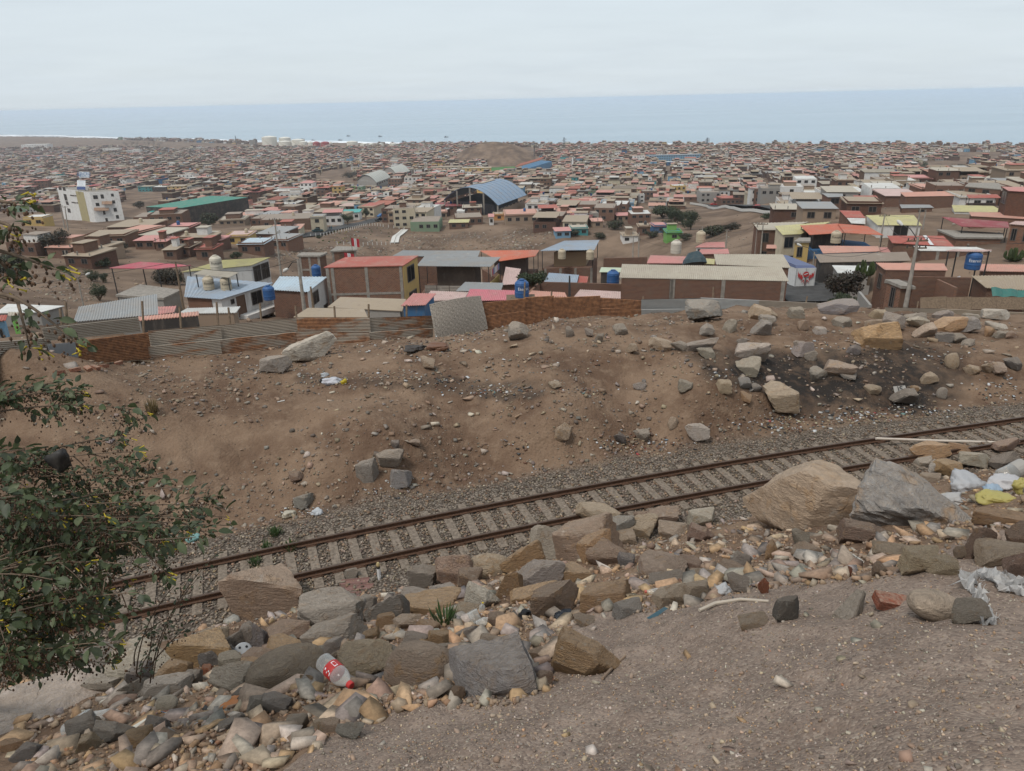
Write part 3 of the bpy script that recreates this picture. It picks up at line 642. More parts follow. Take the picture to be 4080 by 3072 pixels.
# hero boulders: two giants over the track, the pale slab, the smooth oval stone, the brick
def hero(name, cx, cy, pw, ph, dep, dims, seed, rot, col, al, label, planes=11, level=5, rounded=0.0, rough=.07, soft=60):
    P, Fc = rock_shape(level, seed, planes, soft, rough, rounded)
    me = npmesh(name, P * np.array(dims) / 2, Fc, MT['stone'], smooth=True); me.set_sharp_from_angle(angle=rad(26))
    o = bpy.data.objects.new(name, me); COL.objects.link(o); o.location = at_depth(cx, cy, dep); o.rotation_euler = rot
    o.color = (*col, al); tag(o, label, 'boulder' if 'boulder' in name or 'slab' in name else 'stone'); return o
def gdep(px, py): return float((ground(px, py) - np.array([0, 0, CZ])) @ FW)
dA = gdep(3250, 2100)
hero('boulder', 3250, 1985, 420, 335, dA + .2, (1.0 * 420 * dA / FPX, 1.25 * 300 * dA / FPX, 1.08 * 320 * dA / FPX), 31, (0.12, 0.10, 0.25), (.54, .40, .285), .6, 'giant rounded tan boulder above the near rail beside the dark slab', 12, 5, .34, .07)
dB = gdep(3700, 2090)
hero('boulder', 3655, 1985, 475, 367, dB + .3, (1.06 * 480 * dB / FPX, 360 * dB / FPX, .56 * 360 * dB / FPX), 44, (0.5, 0.42, -0.25), (.34, .325, .31), .8, 'giant tilted blue-grey slab with an orange flank over a dark hollow', 9, 5, .0, .13, 90)
dS = gdep(190, 2850)
hero('stone_slab', 170, 2850, 547, 277, dS, (590 * dS / FPX, 430 * dS / FPX, 150 * dS / FPX), 12, (0.32, 0.05, 0.2), (.52, .44, .385), .1, 'broad flat pale pinkish stone slab in the bottom left corner', 9, 5, .15, .035, 40)
dO = gdep(3726, 2460)
hero('stone', 3726, 2414, 232, 135, dO - .03, (236 * dO / FPX, 150 * dO / FPX, 118 * dO / FPX), 5, (0.0, 0.30, 0.1), (.44, .345, .26), .2, 'smooth oval river stone propped on a brick in the dark sand', 9, 4, .93, .02, 12)
bq = gdep(3560, 2410); bp = at_depth(3565, 2402, bq)
bk = MB().box((0, 0, -.035), (.25 * 1.0, .115, .07)).mesh('brick', MT['stone'])
o = bpy.data.objects.new('brick', bk); COL.objects.link(o); o.location = bp; o.rotation_euler = (.1, .16, -.12); o.color = (.33, .10, .055, 0)
tag(o, 'broken red clay brick half buried under the smooth oval stone', 'brick')
settle_labels(rock_items)

# ---------------------------------------------------------------- loose stones (beyond counting)
def hull_stone(seed, n):                       # sharp broken stone: hull of a few points
    r = np.random.default_rng(seed); bm = bmesh.new(); P = r.choice([-1, 1], (n, 3)) * r.uniform(.45, 1, (n, 3)) * np.array([1, .8, .7]); P[:3] = np.array([(1, .1, 0), (-1, -.1, .1), (0, .85, .1)]) + r.uniform(-.3, .3, (3, 3))
    for p in P: bm.verts.new(p)
    bmesh.ops.convex_hull(bm, input=bm.verts); bmesh.ops.delete(bm, geom=[v for v in bm.verts if not v.link_faces], context='VERTS'); bmesh.ops.triangulate(bm, faces=bm.faces); bm.verts.index_update()
    V = np.array([v.co[:] for v in bm.verts]); Fc = np.array([[v.index for v in f.verts] for f in bm.faces]); bm.free(); return V, Fc
def scatter(name, P, S, C, mat, label, cat, level=1, nt=10, flat=0.75, seed=3, cube=False):
    r = np.random.default_rng(seed); n = len(P); Vs = []; Fs = []; Cs = []; off = 0
    which = r.integers(0, nt, n)
    for k in range(nt):
        if cube:
            B = np.array([(x, y, z) for x in (-1, 1) for y in (-1, 1) for z in (-1, 1)], float) * .62; B += r.uniform(-.22, .22, B.shape)
            Fc = np.array([(0, 1, 3), (0, 3, 2), (4, 6, 7), (4, 7, 5), (0, 4, 5), (0, 5, 1), (2, 3, 7), (2, 7, 6), (0, 2, 6), (0, 6, 4), (1, 5, 7), (1, 7, 3)])
        else: B, Fc = hull_stone(300 + k + seed * 20, 8 + k % 3)
        idx = np.where(which == k)[0]; m = len(idx)
        if not m: continue
        ax = r.uniform(.4, 1.5, (m, 3)); ax[:, 2] *= flat
        th = r.uniform(0, 2 * np.pi, m); t1 = r.uniform(-.5, .5, m)
        Q = B[None] * ax[:, None, :] * S[idx][:, None, None]
        c1, s1 = np.cos(t1)[:, None], np.sin(t1)[:, None]
        y = Q[..., 1] * c1 - Q[..., 2] * s1; z = Q[..., 1] * s1 + Q[..., 2] * c1
        c2, s2 = np.cos(th)[:, None], np.sin(th)[:, None]
        Q = np.stack([Q[..., 0] * c2 - y * s2, Q[..., 0] * s2 + y * c2, z], -1) + P[idx][:, None, :]
        nv = len(B); Vs.append(Q.reshape(-1, 3)); Fs.append((Fc[None] + (np.arange(m) * nv)[:, None, None] + off).reshape(-1, 3))
        Cs.append(np.repeat(C[idx], nv, 0)); off += m * nv
    me = npmesh(name, np.concatenate(Vs), np.concatenate(Fs), mat, col=np.concatenate(Cs))
    return obj(name, me, kind='stuff', label=label, cat=cat, origin=False)
def polar(n, d0, d1, a=.74):
    az = rng.uniform(-a, a, n); d = np.exp(rng.uniform(math.log(d0), math.log(d1), n))
    return d * np.sin(az), d * np.cos(az)
def palette(n, keys, wts):
    c = np.array([RC[k] for k in keys])[rng.choice(len(keys), n, p=np.array(wts) / sum(wts))]
    c = c * .66 + np.array([.27, .19, .132]) * .34
    return c * rng.uniform(.7, 1.3, (n, 1)) * rng.uniform(.95, 1.05, (n, 3))
# ballast
n = 34000; x = rng.uniform(-22, 34, n); t_ = np.clip(rng.normal(0, 1.4, n), -2.3, 2.4) + rng.uniform(-.35, .35, n)
keep = rng.random(n) < np.interp(np.hypot(x, 18 + .3 * x), [16, 24, 38], [1, .9, .5]); x, t_ = x[keep], t_[keep]
m_ = tr_slope(x); nn = np.sqrt(1 + m_ * m_); bx = x - m_ / nn * t_; by = tr_y(x) + t_ / nn
S = rng.uniform(.022, .046, len(x)); bz = H(bx, by) + S * .55 + rng.uniform(-.01, .012, len(x))
scatter('ballast', np.stack([bx, by, bz], -1), S, palette(len(x), 'gudtwb', [5, 1.6, 2.6, 1.8, 1.0, 2.2]) * np.array([.74, .70, .65]), MT['loose_stone'], 'grey crushed stone ballast between and beside the rails', 'gravel', cube=True, nt=14, seed=5)
# rubble of the slope under the camera
RUB = [(-900, 2700), (0, 2690), (250, 2630), (600, 2590), (800, 2480), (950, 2400), (1300, 2370), (1600, 2260), (1900, 2160), (2300, 2030), (2900, 2000), (3050, 1940), (3100, 2110), (3600, 2130), (3800, 1800), (4080, 1730), (5200, 1650), (5200, 1980), (4080, 2120), (3800, 2190), (3500, 2300), (3000, 2345), (2600, 2440), (2350, 2470), (2230, 2620), (2100, 2740), (1900, 2790), (1500, 2860), (1200, 3010), (1000, 3172), (-900, 3300)]
def rubble(n, s0, s1, pw_, poly, d0, d1, wob_=50, tmin=-99, tmax=99):
    x, y = polar(n, d0, d1); z = H(x, y); q = project(np.stack([x, y, z], -1)); wb = wob_ * fbm(x, y, 1.7, 3)
    k = inpoly(q[0] + wb, q[1] + wb, poly); t_ = tr_t(x, y); k &= (t_ > tmin) & (t_ < tmax)
    x, y, z = x[k], y[k], z[k]; S = s0 * (s1 / s0) ** (rng.random(len(x)) ** pw_)
    return x, y, z, S
x, y, z, S = rubble(4600, .035, .15, 1.7, RUB, 2.2, 26, tmax=-2.6)
scatter('rubble', np.stack([x, y, z + S * .35], -1), S, palette(len(x), 'gtobwud', [2.5, 3, 3, 2.4, 1.4, 1.8, .6]), MT['loose_stone'], 'broken rubble stones tumbled down the slope under the camera', 'rubble', level=2, nt=12, seed=7)
x, y, z, S = rubble(44000, .008, .042, 1.6, RUB, 2.0, 26, 90, tmax=-2.5)
scatter('rubble_chips', np.stack([x, y, z + S * .4], -1), S, palette(len(x), 'gtobwudr', [1.8, 3, 4, 3.6, .6, 1.0, .5, .25]) * .55 + np.array([.26, .165, .10]) * .45, MT['loose_stone'], 'small stone chips filling the gaps of the rubble slope', 'rubble', cube=True, nt=14, seed=9)
ALLS = [(-3000, 4000), (-3000, 1200), (7000, 1200), (7000, 4000)]
x, y, z, S = rubble(38000, .016, .10, 2.6, ALLS, 19, 46, 0, tmin=2.6)
k = rng.random(len(x)) < .12 + 2.2 * (fbm(x, y, .45, 3) + .18); x, y, z, S = x[k], y[k], z[k], S[k]
scatter('stones', np.stack([x, y, z + S * .3], -1), S, .72 * palette(len(x), 'gtwbud', [3, 3.5, 1.0, 3.5, 2, 1]), MT['loose_stone'], 'loose stones strewn over the dirt bank beyond the track', 'stones', cube=True, nt=14, seed=11)
x, y, z, S = rubble(900, .08, .22, 2.0, ALLS, 19, 44, 0, tmin=3.0)
k = rng.random(len(x)) < .2 + 1.1 * (fbm(x + 9, y, .3, 2) + .35); x, y, z, S = x[k], y[k], z[k], S[k]
scatter('cobbles', np.stack([x, y, z + S * .2], -1), S, palette(len(x), 'gtwbu', [3, 3, 1.4, 2, 1.6]), MT['loose_stone'], 'fist-sized cobbles half sunk in the dirt bank', 'stones', level=2, nt=12, seed=13)
x, y, z, S = rubble(26000, .0035, .011, 1.8, [(p[0], p[1] + 30) for p in SAND], 1.6, 9, 60)
scatter('grit', np.stack([x, y, z + S * .3], -1), S, palette(len(x), 'gtwbdo', [2, 3, 1.2, 2, 1.6, .8]) * .95, MT['loose_stone'], 'coarse grit lying on the dark foreground sand', 'grit', cube=True, nt=10, seed=15)
x, y, z, S = rubble(420, .012, .045, 2.0, [(p[0], p[1] + 20) for p in SAND], 1.8, 12, 60)
scatter('pebbles', np.stack([x, y, z + S * .2], -1), S, palette(len(x), 'gtwbdor', [2, 3, 1.6, 2, 1, 1, .5]), MT['loose_stone'], 'scattered pebbles on the foreground sand', 'pebbles', level=2, nt=10, seed=17)

# ---------------------------------------------------------------- corrugated fence
FD_X = [-600, 0, 310, 600, 890, 1100, 1480, 1720, 1945, 2090, 2390, 2560, 2800, 3022, 3410, 3740, 4080, 4700]
FD_D = [20, 26, 30, 33, 34.5, 36, 36.9, 39, 41, 42, 44, 45, 46.5, 48, 50, 50, 50, 50]
def fdep(px): return float(np.interp(px, FD_X, FD_D))
fence = thing('corrugated_fence', 'long fence of rusty and grey corrugated metal sheets across the whole picture', 'fence', ground(1480, 1377))
GAL = (.36, .305, .245); GAL2 = (.38, .375, .36)
def fsheet(x0, t0, b0, x1, t1, b1, col, rust, push=0.0, vert=False):
    d0, d1 = fdep(x0) + push, fdep(x1) + push
    bl_, br_, tr_, tl_ = at_depth(x0, b0, d0), at_depth(x1, b1, d1), at_depth(x1, t1, d1), at_depth(x0, t0, d0)
    tl_[:2] = bl_[:2] + (tl_ - bl_)[:2] * .15; tr_[:2] = br_[:2] + (tr_ - br_)[:2] * .15
    m_ = MB().sheet(bl_, br_, tr_, tl_, 0.076, .021, .006, along=vert)
    c = np.array(col) * random.uniform(.88, 1.1)
    m_.put('sheet', MT['rusty_sheet'], fence, (*c, rust))
def panel(x0, t0, b0, x1, t1, b1, col, ra, rb, push=0.0):       # two overlapping rows
    m0, m1 = t0 + (b0 - t0) * .5, t1 + (b1 - t1) * .5
    fsheet(x0, m0 - 3, b0 + 8, x1, m1 - 3, b1 + 8, col, rb, push); fsheet(x0, t0, m0 + 3, x1, t1, m1 + 3, col, ra, push + .06)
panel(-420, 1395, 1560, -120, 1362, 1522, GAL, .3, .2)
panel(-120, 1362, 1522, 216, 1338, 1490, GAL, .25, .3)
fsheet(214, 1360, 1486, 322, 1350, 1478, (.31, .32, .33), .0, -.12, True)
fsheet(178, 1299, 1360, 562, 1257, 1322, GAL, .18, -.05)
fsheet(300, 1350, 1474, 612, 1312, 1446, (.36, .21, .11), 1.0, .05)
panel(600, 1311, 1443, 886, 1289, 1411, GAL, .42, .5)
panel(884, 1289, 1411, 1190, 1262, 1378, GAL, .35, .6, .08)
panel(1187, 1260, 1376, 1477, 1260, 1381, GAL, .6, .62)
panel(1474, 1261, 1381, 1728, 1252, 1358, GAL, .5, .55, .08)
panel(1925, 1203, 1312, 2094, 1184, 1286, (.31, .19, .11), .92, 1.0)
panel(2092, 1180, 1286, 2207, 1174, 1276, (.20, .13, .085), .85, .9, .08)
panel(2204, 1182, 1276, 2391, 1174, 1272, (.34, .20, .115), .9, .9)
panel(2389, 1182, 1272, 2564, 1193, 1270, (.30, .18, .105), .85, .85, .08)
panel(2554, 1189, 1272, 2791, 1184, 1272, GAL2, .05, .12)
panel(2789, 1182, 1272, 3026, 1193, 1272, GAL2, .1, .15, .08)
panel(3022, 1193, 1272, 3275, 1205, 1272, GAL, .18, .1)
panel(3273, 1205, 1272, 3412, 1211, 1275, GAL, .25, .2, .08)
fsheet(3398, 1214, 1272, 3526, 1236, 1286, (.21, .20, .185), .2, -.25)
panel(3522, 1221, 1282, 3744, 1227, 1290, GAL, .15, .2)
panel(3742, 1227, 1290, 4090, 1243, 1300, (.30, .245, .185), .3, .2, .08)
panel(4088, 1243, 1300, 4500, 1262, 1320, GAL, .3, .2)
for px, y0, y1 in [(-90, 1330, 1520), (250, 1230, 1480), (272, 1205, 1470), (575, 1200, 1440), (723, 1222, 1420), (870, 1203, 1412), (917, 1225, 1410), (1042, 1208, 1395), (1182, 1218, 1378), (1336, 1220, 1380), (1472, 1212, 1380), (1622, 1214, 1370), (2091, 1125, 1285), (2197, 1160, 1275), (2560, 1180, 1270), (2838, 1144, 1270), (3210, 1180, 1270), (3650, 1200, 1285)]:
    d = fdep(px) + .18; MB().tube([at_depth(px, y1, d), at_depth(px + random.uniform(-3, 3), (y0 + y1) / 2, d), at_depth(px + (2040 - px) * -.006, y0, d)], [.06, .055, .05], 7).put('post', MT['timber'], fence)
# woven cane mat leaning in the gap
mat_ = thing('woven_mat', 'curved grey woven cane mat patching a gap in the fence', 'mat', ground(1830, 1335))
c00, c10, c11, c01 = at_depth(1735, 1360, 38.4), at_depth(1944, 1310, 40.4), at_depth(1913, 1178, 40.6), at_depth(1709, 1212, 38.6)
def matp(u, v, h=0.0):
    p = (c00 * (1 - u) + c10 * u) * (1 - v) + (c01 * (1 - u) + c11 * u) * v
    b_ = math.sin(math.pi * min(1, max(0, u * .85 + .08))) * .42 * (0.35 + .65 * v) + .12 * math.sin(math.pi * v)
    return p + np.array([.25, -.95, .15]) * (b_ + h) + np.array([0, 0, .12 * math.sin(math.pi * u) * v])
nu, nv = 40, 28; MBm = MB()
for i in range(nu):
    for j in range(nv): MBm.poly([matp(i / nu, j / nv), matp((i + 1) / nu, j / nv), matp((i + 1) / nu, (j + 1) / nv), matp(i / nu, (j + 1) / nv)])
MBm.put('backing', MT['cane'], mat_)
MBm = MB()
def strip(u0, u1, v0, v1, across):
    for a in range(3):
        h0 = [.004, .03, .03, .004][a]; h1 = [.004, .03, .03, .004][a + 1]; f0, f1 = a / 3, (a + 1) / 3
        if across: q = [(u0 + (u1 - u0) * f0, v0, h0), (u0 + (u1 - u0) * f1, v0, h1), (u0 + (u1 - u0) * f1, v1, h1), (u0 + (u1 - u0) * f0, v1, h0)]
        else: q = [(u0, v0 + (v1 - v0) * f0, h0), (u1, v0 + (v1 - v0) * f0, h0), (u1, v0 + (v1 - v0) * f1, h1), (u0, v0 + (v1 - v0) * f1, h1)]
        MBm.poly([matp(*z_) for z_ in q])
for j in range(nv):
    for i0 in range(-((2 * j) % 6), nu, 6):
        a, b_ = max(i0, 0), min(i0 + 4, nu)
        if b_ > a: strip(a / nu, b_ / nu, (j + .08) / nv, (j + .92) / nv, True)
for i in range(nu):
    for j0 in range(-((2 * i + 3) % 6), nv, 6):
        a, b_ = max(j0, 0), min(j0 + 3, nv)
        if b_ > a: strip((i + .08) / nu, (i + .92) / nu, a / nv, b_ / nv, False)
MBm.put('cane_strips', MT['cane'], mat_, kind='stuff')

# ---------------------------------------------------------------- houses below the fence
ZOOM = {5: (0, 900, .4972), 6: (1000, 850, .4973), 7: (2000, 850, .4973), 8: (3000, 800, .4882), 1: (0, 500, .4973), 2: (1000, 500, .4973), 3: (2000, 500, .4973), 4: (3000, 500, .4882), 0: (0, 0, 1)}
def zp(z, x, y): a = ZOOM[z]; return a[0] + a[2] * x, a[1] + a[2] * y
OCC = []                                       # footprints already built on: (x, y, radius)
def plane_quad(pts, dep, slope):
    (a, b, c, d) = pts
    P0 = at_depth(*a, dep); o = np.array([0, 0, CZ])
    r = ray(*b); P1 = o + r * ((P0[2] - CZ) / r[2])
    if np.linalg.norm(P1 - P0) > 3.0 * abs(b[0] - a[0]) / FPX * dep or (P1 - P0) @ RT < 0:
        P1 = at_depth(*b, dep)
    e = P1 - P0; e[2] = 0; e /= np.linalg.norm(e); n = np.array([-e[1], e[0], 0])
    if n[1] < 0: n = -n
    v = n + np.array([0, 0, math.tan(rad(slope))]); nr = np.cross(e, v)
    out = [P0, P1]
    for q in (c, d):
        r = ray(*q); out.append(o + r * (((P0 - o) @ nr) / (r @ nr)))
    return out
WALLS = {'brick': ('brick_wall', (1.0, 1.0, 1.0)), 'brickd': ('brick_wall', (.78, .74, .74)), 'brickt': ('brick_wall', (1.25, 1.2, 1.15)), 'white': ('plaster', (.60, .585, .56)), 'cream': ('plaster', (.52, .45, .33)), 'grey': ('plaster', (.28, .265, .245)), 'yellow': ('plaster', (.50, .345, .13)),
         'blue': ('plaster', (.045, .13, .26)), 'sky': ('plaster', (.16, .30, .42)), 'green': ('plaster', (.17, .24, .16)), 'orange': ('plaster', (.45, .22, .08)), 'tan': ('plaster', (.27, .20, .145)), 'dark': ('plaster', (.05, .045, .042)), 'pink': ('plaster', (.52, .27, .23)), 'teal': ('plaster', (.06, .26, .27)), 'lime': ('plaster', (.16, .36, .09))}
ROOFC = {'beige': (.40, .355, .285), 'grey': (.27, .275, .275), 'red': (.36, .10, .075), 'orange': (.46, .13, .075), 'pink': (.50, .225, .205), 'salmon': (.50, .265, .205), 'rose': (.52, .17, .20), 'maroon': (.25, .055, .065), 'yellow': (.46, .42, .21), 'white': (.55, .545, .52), 'tan': (.31, .245, .175), 'bluegrey': (.27, .32, .38), 'paleblue': (.40, .48, .54), 'teal': (.04, .33, .31), 'green': (.035, .20, .15), 'palepink': (.50, .36, .33), 'weather': (.25, .20, .16)}
def window(par, A, B, z0, z1, n, col=(.13, .10, .08), bars=2, name='window'):
    """A,B: ends of the window on the wall (xy), n: outward normal"""
    A = np.array([*A[:2]]); B = np.array([*B[:2]]); n = np.array(n[:2]); L = np.linalg.norm(B - A)
    P = lambda u, z, o: (*(A + (B - A) * u + n * o), z)
    fw = min(.07, L * .12) / L; fh = min(.07, (z1 - z0) * .12); m_ = MB()
    def slab(u0, u1, a, b_, o0, o1): m_.hexa([P(u0, a, o1), P(u1, a, o1), P(u1, a, o0), P(u0, a, o0)], [P(u0, b_, o1), P(u1, b_, o1), P(u1, b_, o0), P(u0, b_, o0)])
    slab(0, 1, z0, z0 + fh, 0, .06); slab(0, 1, z1 - fh, z1, 0, .06); slab(0, fw, z0 + fh, z1 - fh, 0, .06); slab(1 - fw, 1, z0 + fh, z1 - fh, 0, .06)
    for i in range(1, bars): slab(i / bars - fw * .3, i / bars + fw * .3, z0 + fh, z1 - fh, .02, .05)
    wo = m_.put(name, MT['painted'], par, col)
    m_ = MB(); slab(fw, 1 - fw, z0 + fh, z1 - fh, .004, .018); m_.put('pane' if name == 'window' else 'leaf', MT['glass_dark'] if name == 'window' else MT['painted'], wo, (.12, .07, .045))
    return wo
def RH(label, z, pts, dep, slope=4, roof='beige', wall='brick', hw=2.7, inset=.25, wins=(), cols=(), beam=(), flat=False, posts=False, name='house', cat='house', th=.05, top=None, group='houses just below the fence', roofmat='roof_sheet', rightwall=None, pitch=.18, back=None):
    Q = plane_quad([zp(z if len(p) == 2 else p[2], p[0], p[1]) for p in pts], dep, slope)
    c = sum(Q) / 4; gz = min(float(v) for v in H([q[0] for q in Q], [q[1] for q in Q]))
    zb = min(gz - .3, min(q[2] for q in Q) - hw)
    T = thing(name, label, cat, (c[0], c[1], zb), group)
    OCC.append((c[0], c[1], max(np.linalg.norm(Q[0] - c), np.linalg.norm(Q[2] - c)) + 1.5))
    m_ = MB()
    if flat == 'slab': m_.hexa([q - np.array([0, 0, .22]) for q in Q], Q); rm = MT['concrete']
    else: m_.sheet(*Q, pitch=pitch, amp=.03 if not flat else 0, th=th, flat=bool(flat)); rm = MT[roofmat]
    m_.put('roof', rm, T, ROOFC[roof] if isinstance(roof, str) else roof)
    I = [q + (c - q) / np.linalg.norm((c - q)[:2]) * inset for q in Q]
    if wall:
        wm, wc = WALLS[wall]; drop = .06 if flat != 'slab' else .23
        if top is not None:                    # walls stop below an open top storey
            drop = top
        tops = [i - np.array([0, 0, drop]) for i in I]; bots = [np.array([i[0], i[1], zb]) for i in I]
        MB().hexa(bots, tops).put('wall', MT[wm], T, wc)
        for k, kc in ([(1, rightwall)] if rightwall else []):
            a, b_ = I[k], I[(k + 1) % 4]; n = np.array([(b_ - a)[1], -(b_ - a)[0], 0]); n /= np.linalg.norm(n)
            MB().hexa([np.array([*(p + n * o)[:2], zb]) for p, o in ((a, .03), (b_, .03), (b_, 0), (a, 0))], [p + n * o - np.array([0, 0, drop]) for p, o in ((a, .03), (b_, .03), (b_, 0), (a, 0))]).put('facade', MT[WALLS[kc][0]], T, WALLS[kc][1])
        a, b_ = I[0], I[1]; n = np.array([(b_ - a)[1], -(b_ - a)[0], 0]); n /= np.linalg.norm(n)
        for u in cols:
            p = a + (b_ - a) * u; ang = math.atan2((b_ - a)[1], (b_ - a)[0])
            MB().box((*(p + n * .01)[:2], zb), (.32, .06, p[2] - drop - zb - .01), ang).put('column', MT['concrete'], T)
        for v in beam:
            za = I[0][2] - drop - v; MB().hexa([(*(p + n * o)[:2], za) for p, o in ((a, .035), (b_, .035), (b_, .001), (a, .001))], [(*(p + n * o)[:2], za + .25) for p, o in ((a, .035), (b_, .035), (b_, .001), (a, .001))]).put('beam', MT['concrete'], T)
    if posts:
        for k, q in enumerate(I):
            MB().bar((q[0], q[1], q[2] - .04), (q[0], q[1], (q[2] - (top if wall and top else q[2] - zb)) - .02), .09).put('post', MT['steel_dark'], T)
    for wv in wins:                            # (face, u0, u1, metres below the eaves at top, at bottom, [kind])
        k, u0, u1, v0, v1 = wv[:5]; a, b_ = I[k], I[(k + 1) % 4]
        n = np.array([(b_ - a)[1], -(b_ - a)[0], 0]); n /= np.linalg.norm(n); off = .035 if (k == 1 and rightwall) else .005
        ze = min(a[2], b_[2]) - (top or 0); kind = wv[5] if len(wv) > 5 else 'window'
        window(T, a + (b_ - a) * u0 + n * off, a + (b_ - a) * u1 + n * off, ze - v1, ze - v0, n, (.14, .08, .05) if kind == 'door' else (.10, .085, .075), 1 if kind == 'door' else 2, kind)
    return T, Q, I
def text_mesh(name, s, size, mat, ext=.0):
    cu = bpy.data.curves.new(name, 'FONT'); cu.body = s; cu.size = size; cu.align_x = 'CENTER'; cu.align_y = 'CENTER'; cu.extrude = ext
    o = bpy.data.objects.new(name, cu); COL.objects.link(o); dg = bpy.context.evaluated_depsgraph_get()
    me = bpy.data.meshes.new_from_object(o.evaluated_get(dg)); bpy.data.objects.remove(o); bpy.data.curves.remove(cu)
    me.name = name; me.materials.clear(); me.materials.append(mat); return me
def tank(label, z, x, y, dep, h, colr, txt=None, group='rooftop water tanks', pt=None):
    p = at_depth(*zp(z, x, y), dep) if pt is None else pt; r = h * .40
    T = thing('water_tank', label, 'water tank', p, group)
    prof = [(r * .96, 0), (r, .04 * h), (r, .22 * h), (r * 1.03, .25 * h), (r * 1.03, .30 * h), (r, .33 * h), (r, .66 * h), (r * 1.03, .70 * h), (r, .74 * h), (r * .97, .82 * h), (r * .62, .95 * h), (r * .4, .965 * h)]
    MB().lathe(p, prof, 22).put('body', MT['painted'], T, colr, smooth=False)
    MB().lathe((p[0], p[1], p[2] + .96 * h), [(r * .40, 0), (r * .42, .05 * h), (r * .33, .075 * h), (r * .1, .085 * h)], 16).put('lid', MT['painted'], T, [v * .8 for v in colr])
    if txt:
        me = text_mesh('lettering', txt, h * .24, MT['white_print' if colr[2] > colr[0] * 1.5 else 'black_print'])
        n = len(me.vertices); c = np.empty(n * 3, np.float32); me.vertices.foreach_get('co', c); c = c.reshape(-1, 3)
        a0 = math.atan2(-p[1], -p[0]) + .25; rr = r * 1.012
        V = np.stack([p[0] + rr * np.cos(a0 + c[:, 0] / rr), p[1] + rr * np.sin(a0 + c[:, 0] / rr), p[2] + .52 * h + c[:, 1]], -1)
        me.vertices.foreach_set('co', V.astype(np.float32).ravel()); me.update(); obj('lettering', me, T)
    return T
BEI = (.42, .35, .25); BLU = (.022, .085, .23)
# far left, behind the twigs
RH('flat pale roof house behind twigs at the far left', 5, [(-40, 700), (330, 690), (520, 640), (60, 625)], 60, 3, 'white', 'grey', flat=True)
RH('bright blue house with small red roof at the far left edge', 5, [(-80, 770), (45, 755), (60, 712), (-60, 718)], 50, 6, 'red', 'sky', wins=[(0, .3, .6, .6, 1.6)])
RH('narrow pale green house between the blue house and grey shed', 5, [(62, 720), (140, 715), (150, 690), (66, 690)], 53, 3, 'beige', 'lime')
RH('long low shed with pale grey sheet roof directly behind the fence', 5, [(588, 768), (1268, 708), (1258, 545), (630, 648)], 52, 7, 'grey', 'grey', hw=2.4)
RH('patched lean-to with red sheet edge and black corrugated front', 5, [(1108, 757), (1590, 716), (1592, 684), (1110, 727)], 46, 3, 'salmon', 'dark', hw=2.0, inset=.1)
RH('small pink sheet roof beside the long grey shed', 5, [(1268, 708), (1396, 692), (1413, 642), (1266, 648)], 58, 6, 'pink', 'grey')
RH('shack with broken cream corrugated roof sheets and timber end wall', 5, [(1425, 702), (1890, 694), (1926, 645), (1500, 660)], 55, 4, 'white', 'tan', hw=2.0)
T, Q, I = RH('unfinished flat concrete roof house under the pink canopy', 5, [(925, 552), (1310, 578), (1452, 512), (1120, 466)], 76, 0, 'beige', 'grey', flat='slab')
RH('pink corrugated canopy on thin steel posts over a flat roof', 5, [(876, 337), (1272, 343), (1532, 316), (1130, 288)], 80, 0, (.42, .10, .13), None, hw=3.2, posts=True, name='canopy', cat='canopy')
T, Q, I = RH('white two-storey house with wide grey sheet roof and balcony', 5, [(1476, 567), (1772, 587), (2188, 457), (1500, 402)], 72, 0, 'bluegrey', 'white', hw=5.4, inset=.35, pitch=.3,
   wins=[(1, .58, .80, .35, 1.7), (1, .28, .45, .3, 2.4, 'door'), (1, .17, .24, .4, .9), (1, .5, .85, 3.2, 4.6)])
a, b_ = I[1], I[2]; n_ = np.array([(b_ - a)[1], -(b_ - a)[0], 0]); n_ /= np.linalg.norm(n_); zz = I[1][2] - 2.75
MB().hexa([(*(p + n_ * o)[:2], zz) for p, o in ((a + (b_ - a) * .3, 1.1), (b_, 1.1), (b_, .03), (a + (b_ - a) * .3, .03))], [(*(p + n_ * o)[:2], zz + .55) for p, o in ((a + (b_ - a) * .3, 1.1), (b_, 1.1), (b_, .03), (a + (b_ - a) * .3, .03))]).put('balcony', MT['plaster'], T, (.58, .56, .53))
a, b_ = I[0], I[1]; n_ = np.array([(b_ - a)[1], -(b_ - a)[0], 0]); n_ /= np.linalg.norm(n_); MB().hexa([(*(p + n_ * o)[:2], a[2] - 5.5) for p, o in ((a, .05), (a + (b_ - a) * .72, .05), (a + (b_ - a) * .72, .0), (a, .0))], [(*(p + n_ * o)[:2], a[2] - .1) for p, o in ((a, .05), (a + (b_ - a) * .72, .05), (a + (b_ - a) * .72, .0), (a, .0))]).put('facade', MT['brick_wall'], T, (1.1, 1.05, 1.0))
RH('white upper block with pale yellow sheet roof and dark framed gable', 5, [(1452, 370), (2020, 314), (2166, 252), (1782, 275)], 82, 2, 'yellow', 'white', hw=3.4, wins=[(1, .1, .48, .3, 2.2), (1, .52, .95, .3, 2.2)])
RH('small beige roof on posts sheltering two water tanks', 5, [(1552, 384), (1836, 413), (1913, 373), (1642, 346)], 75, 0, 'beige', None, hw=1.7, posts=True, name='canopy', cat='canopy')
tank('beige water tank, the nearer-left of two under the small beige roof', 5, 1678, 508, 74.5, 1.35, BEI, 'Rotoplas')
tank('beige water tank, the right one of two under the small beige roof', 5, 1818, 514, 74.5, 1.35, BEI, 'Rotoplas')
tank('cream water tank standing beside the yellow sheet roof', 5, 1738, 352, 81, 1.6, (.5, .45, .36), 'Rotoplas')
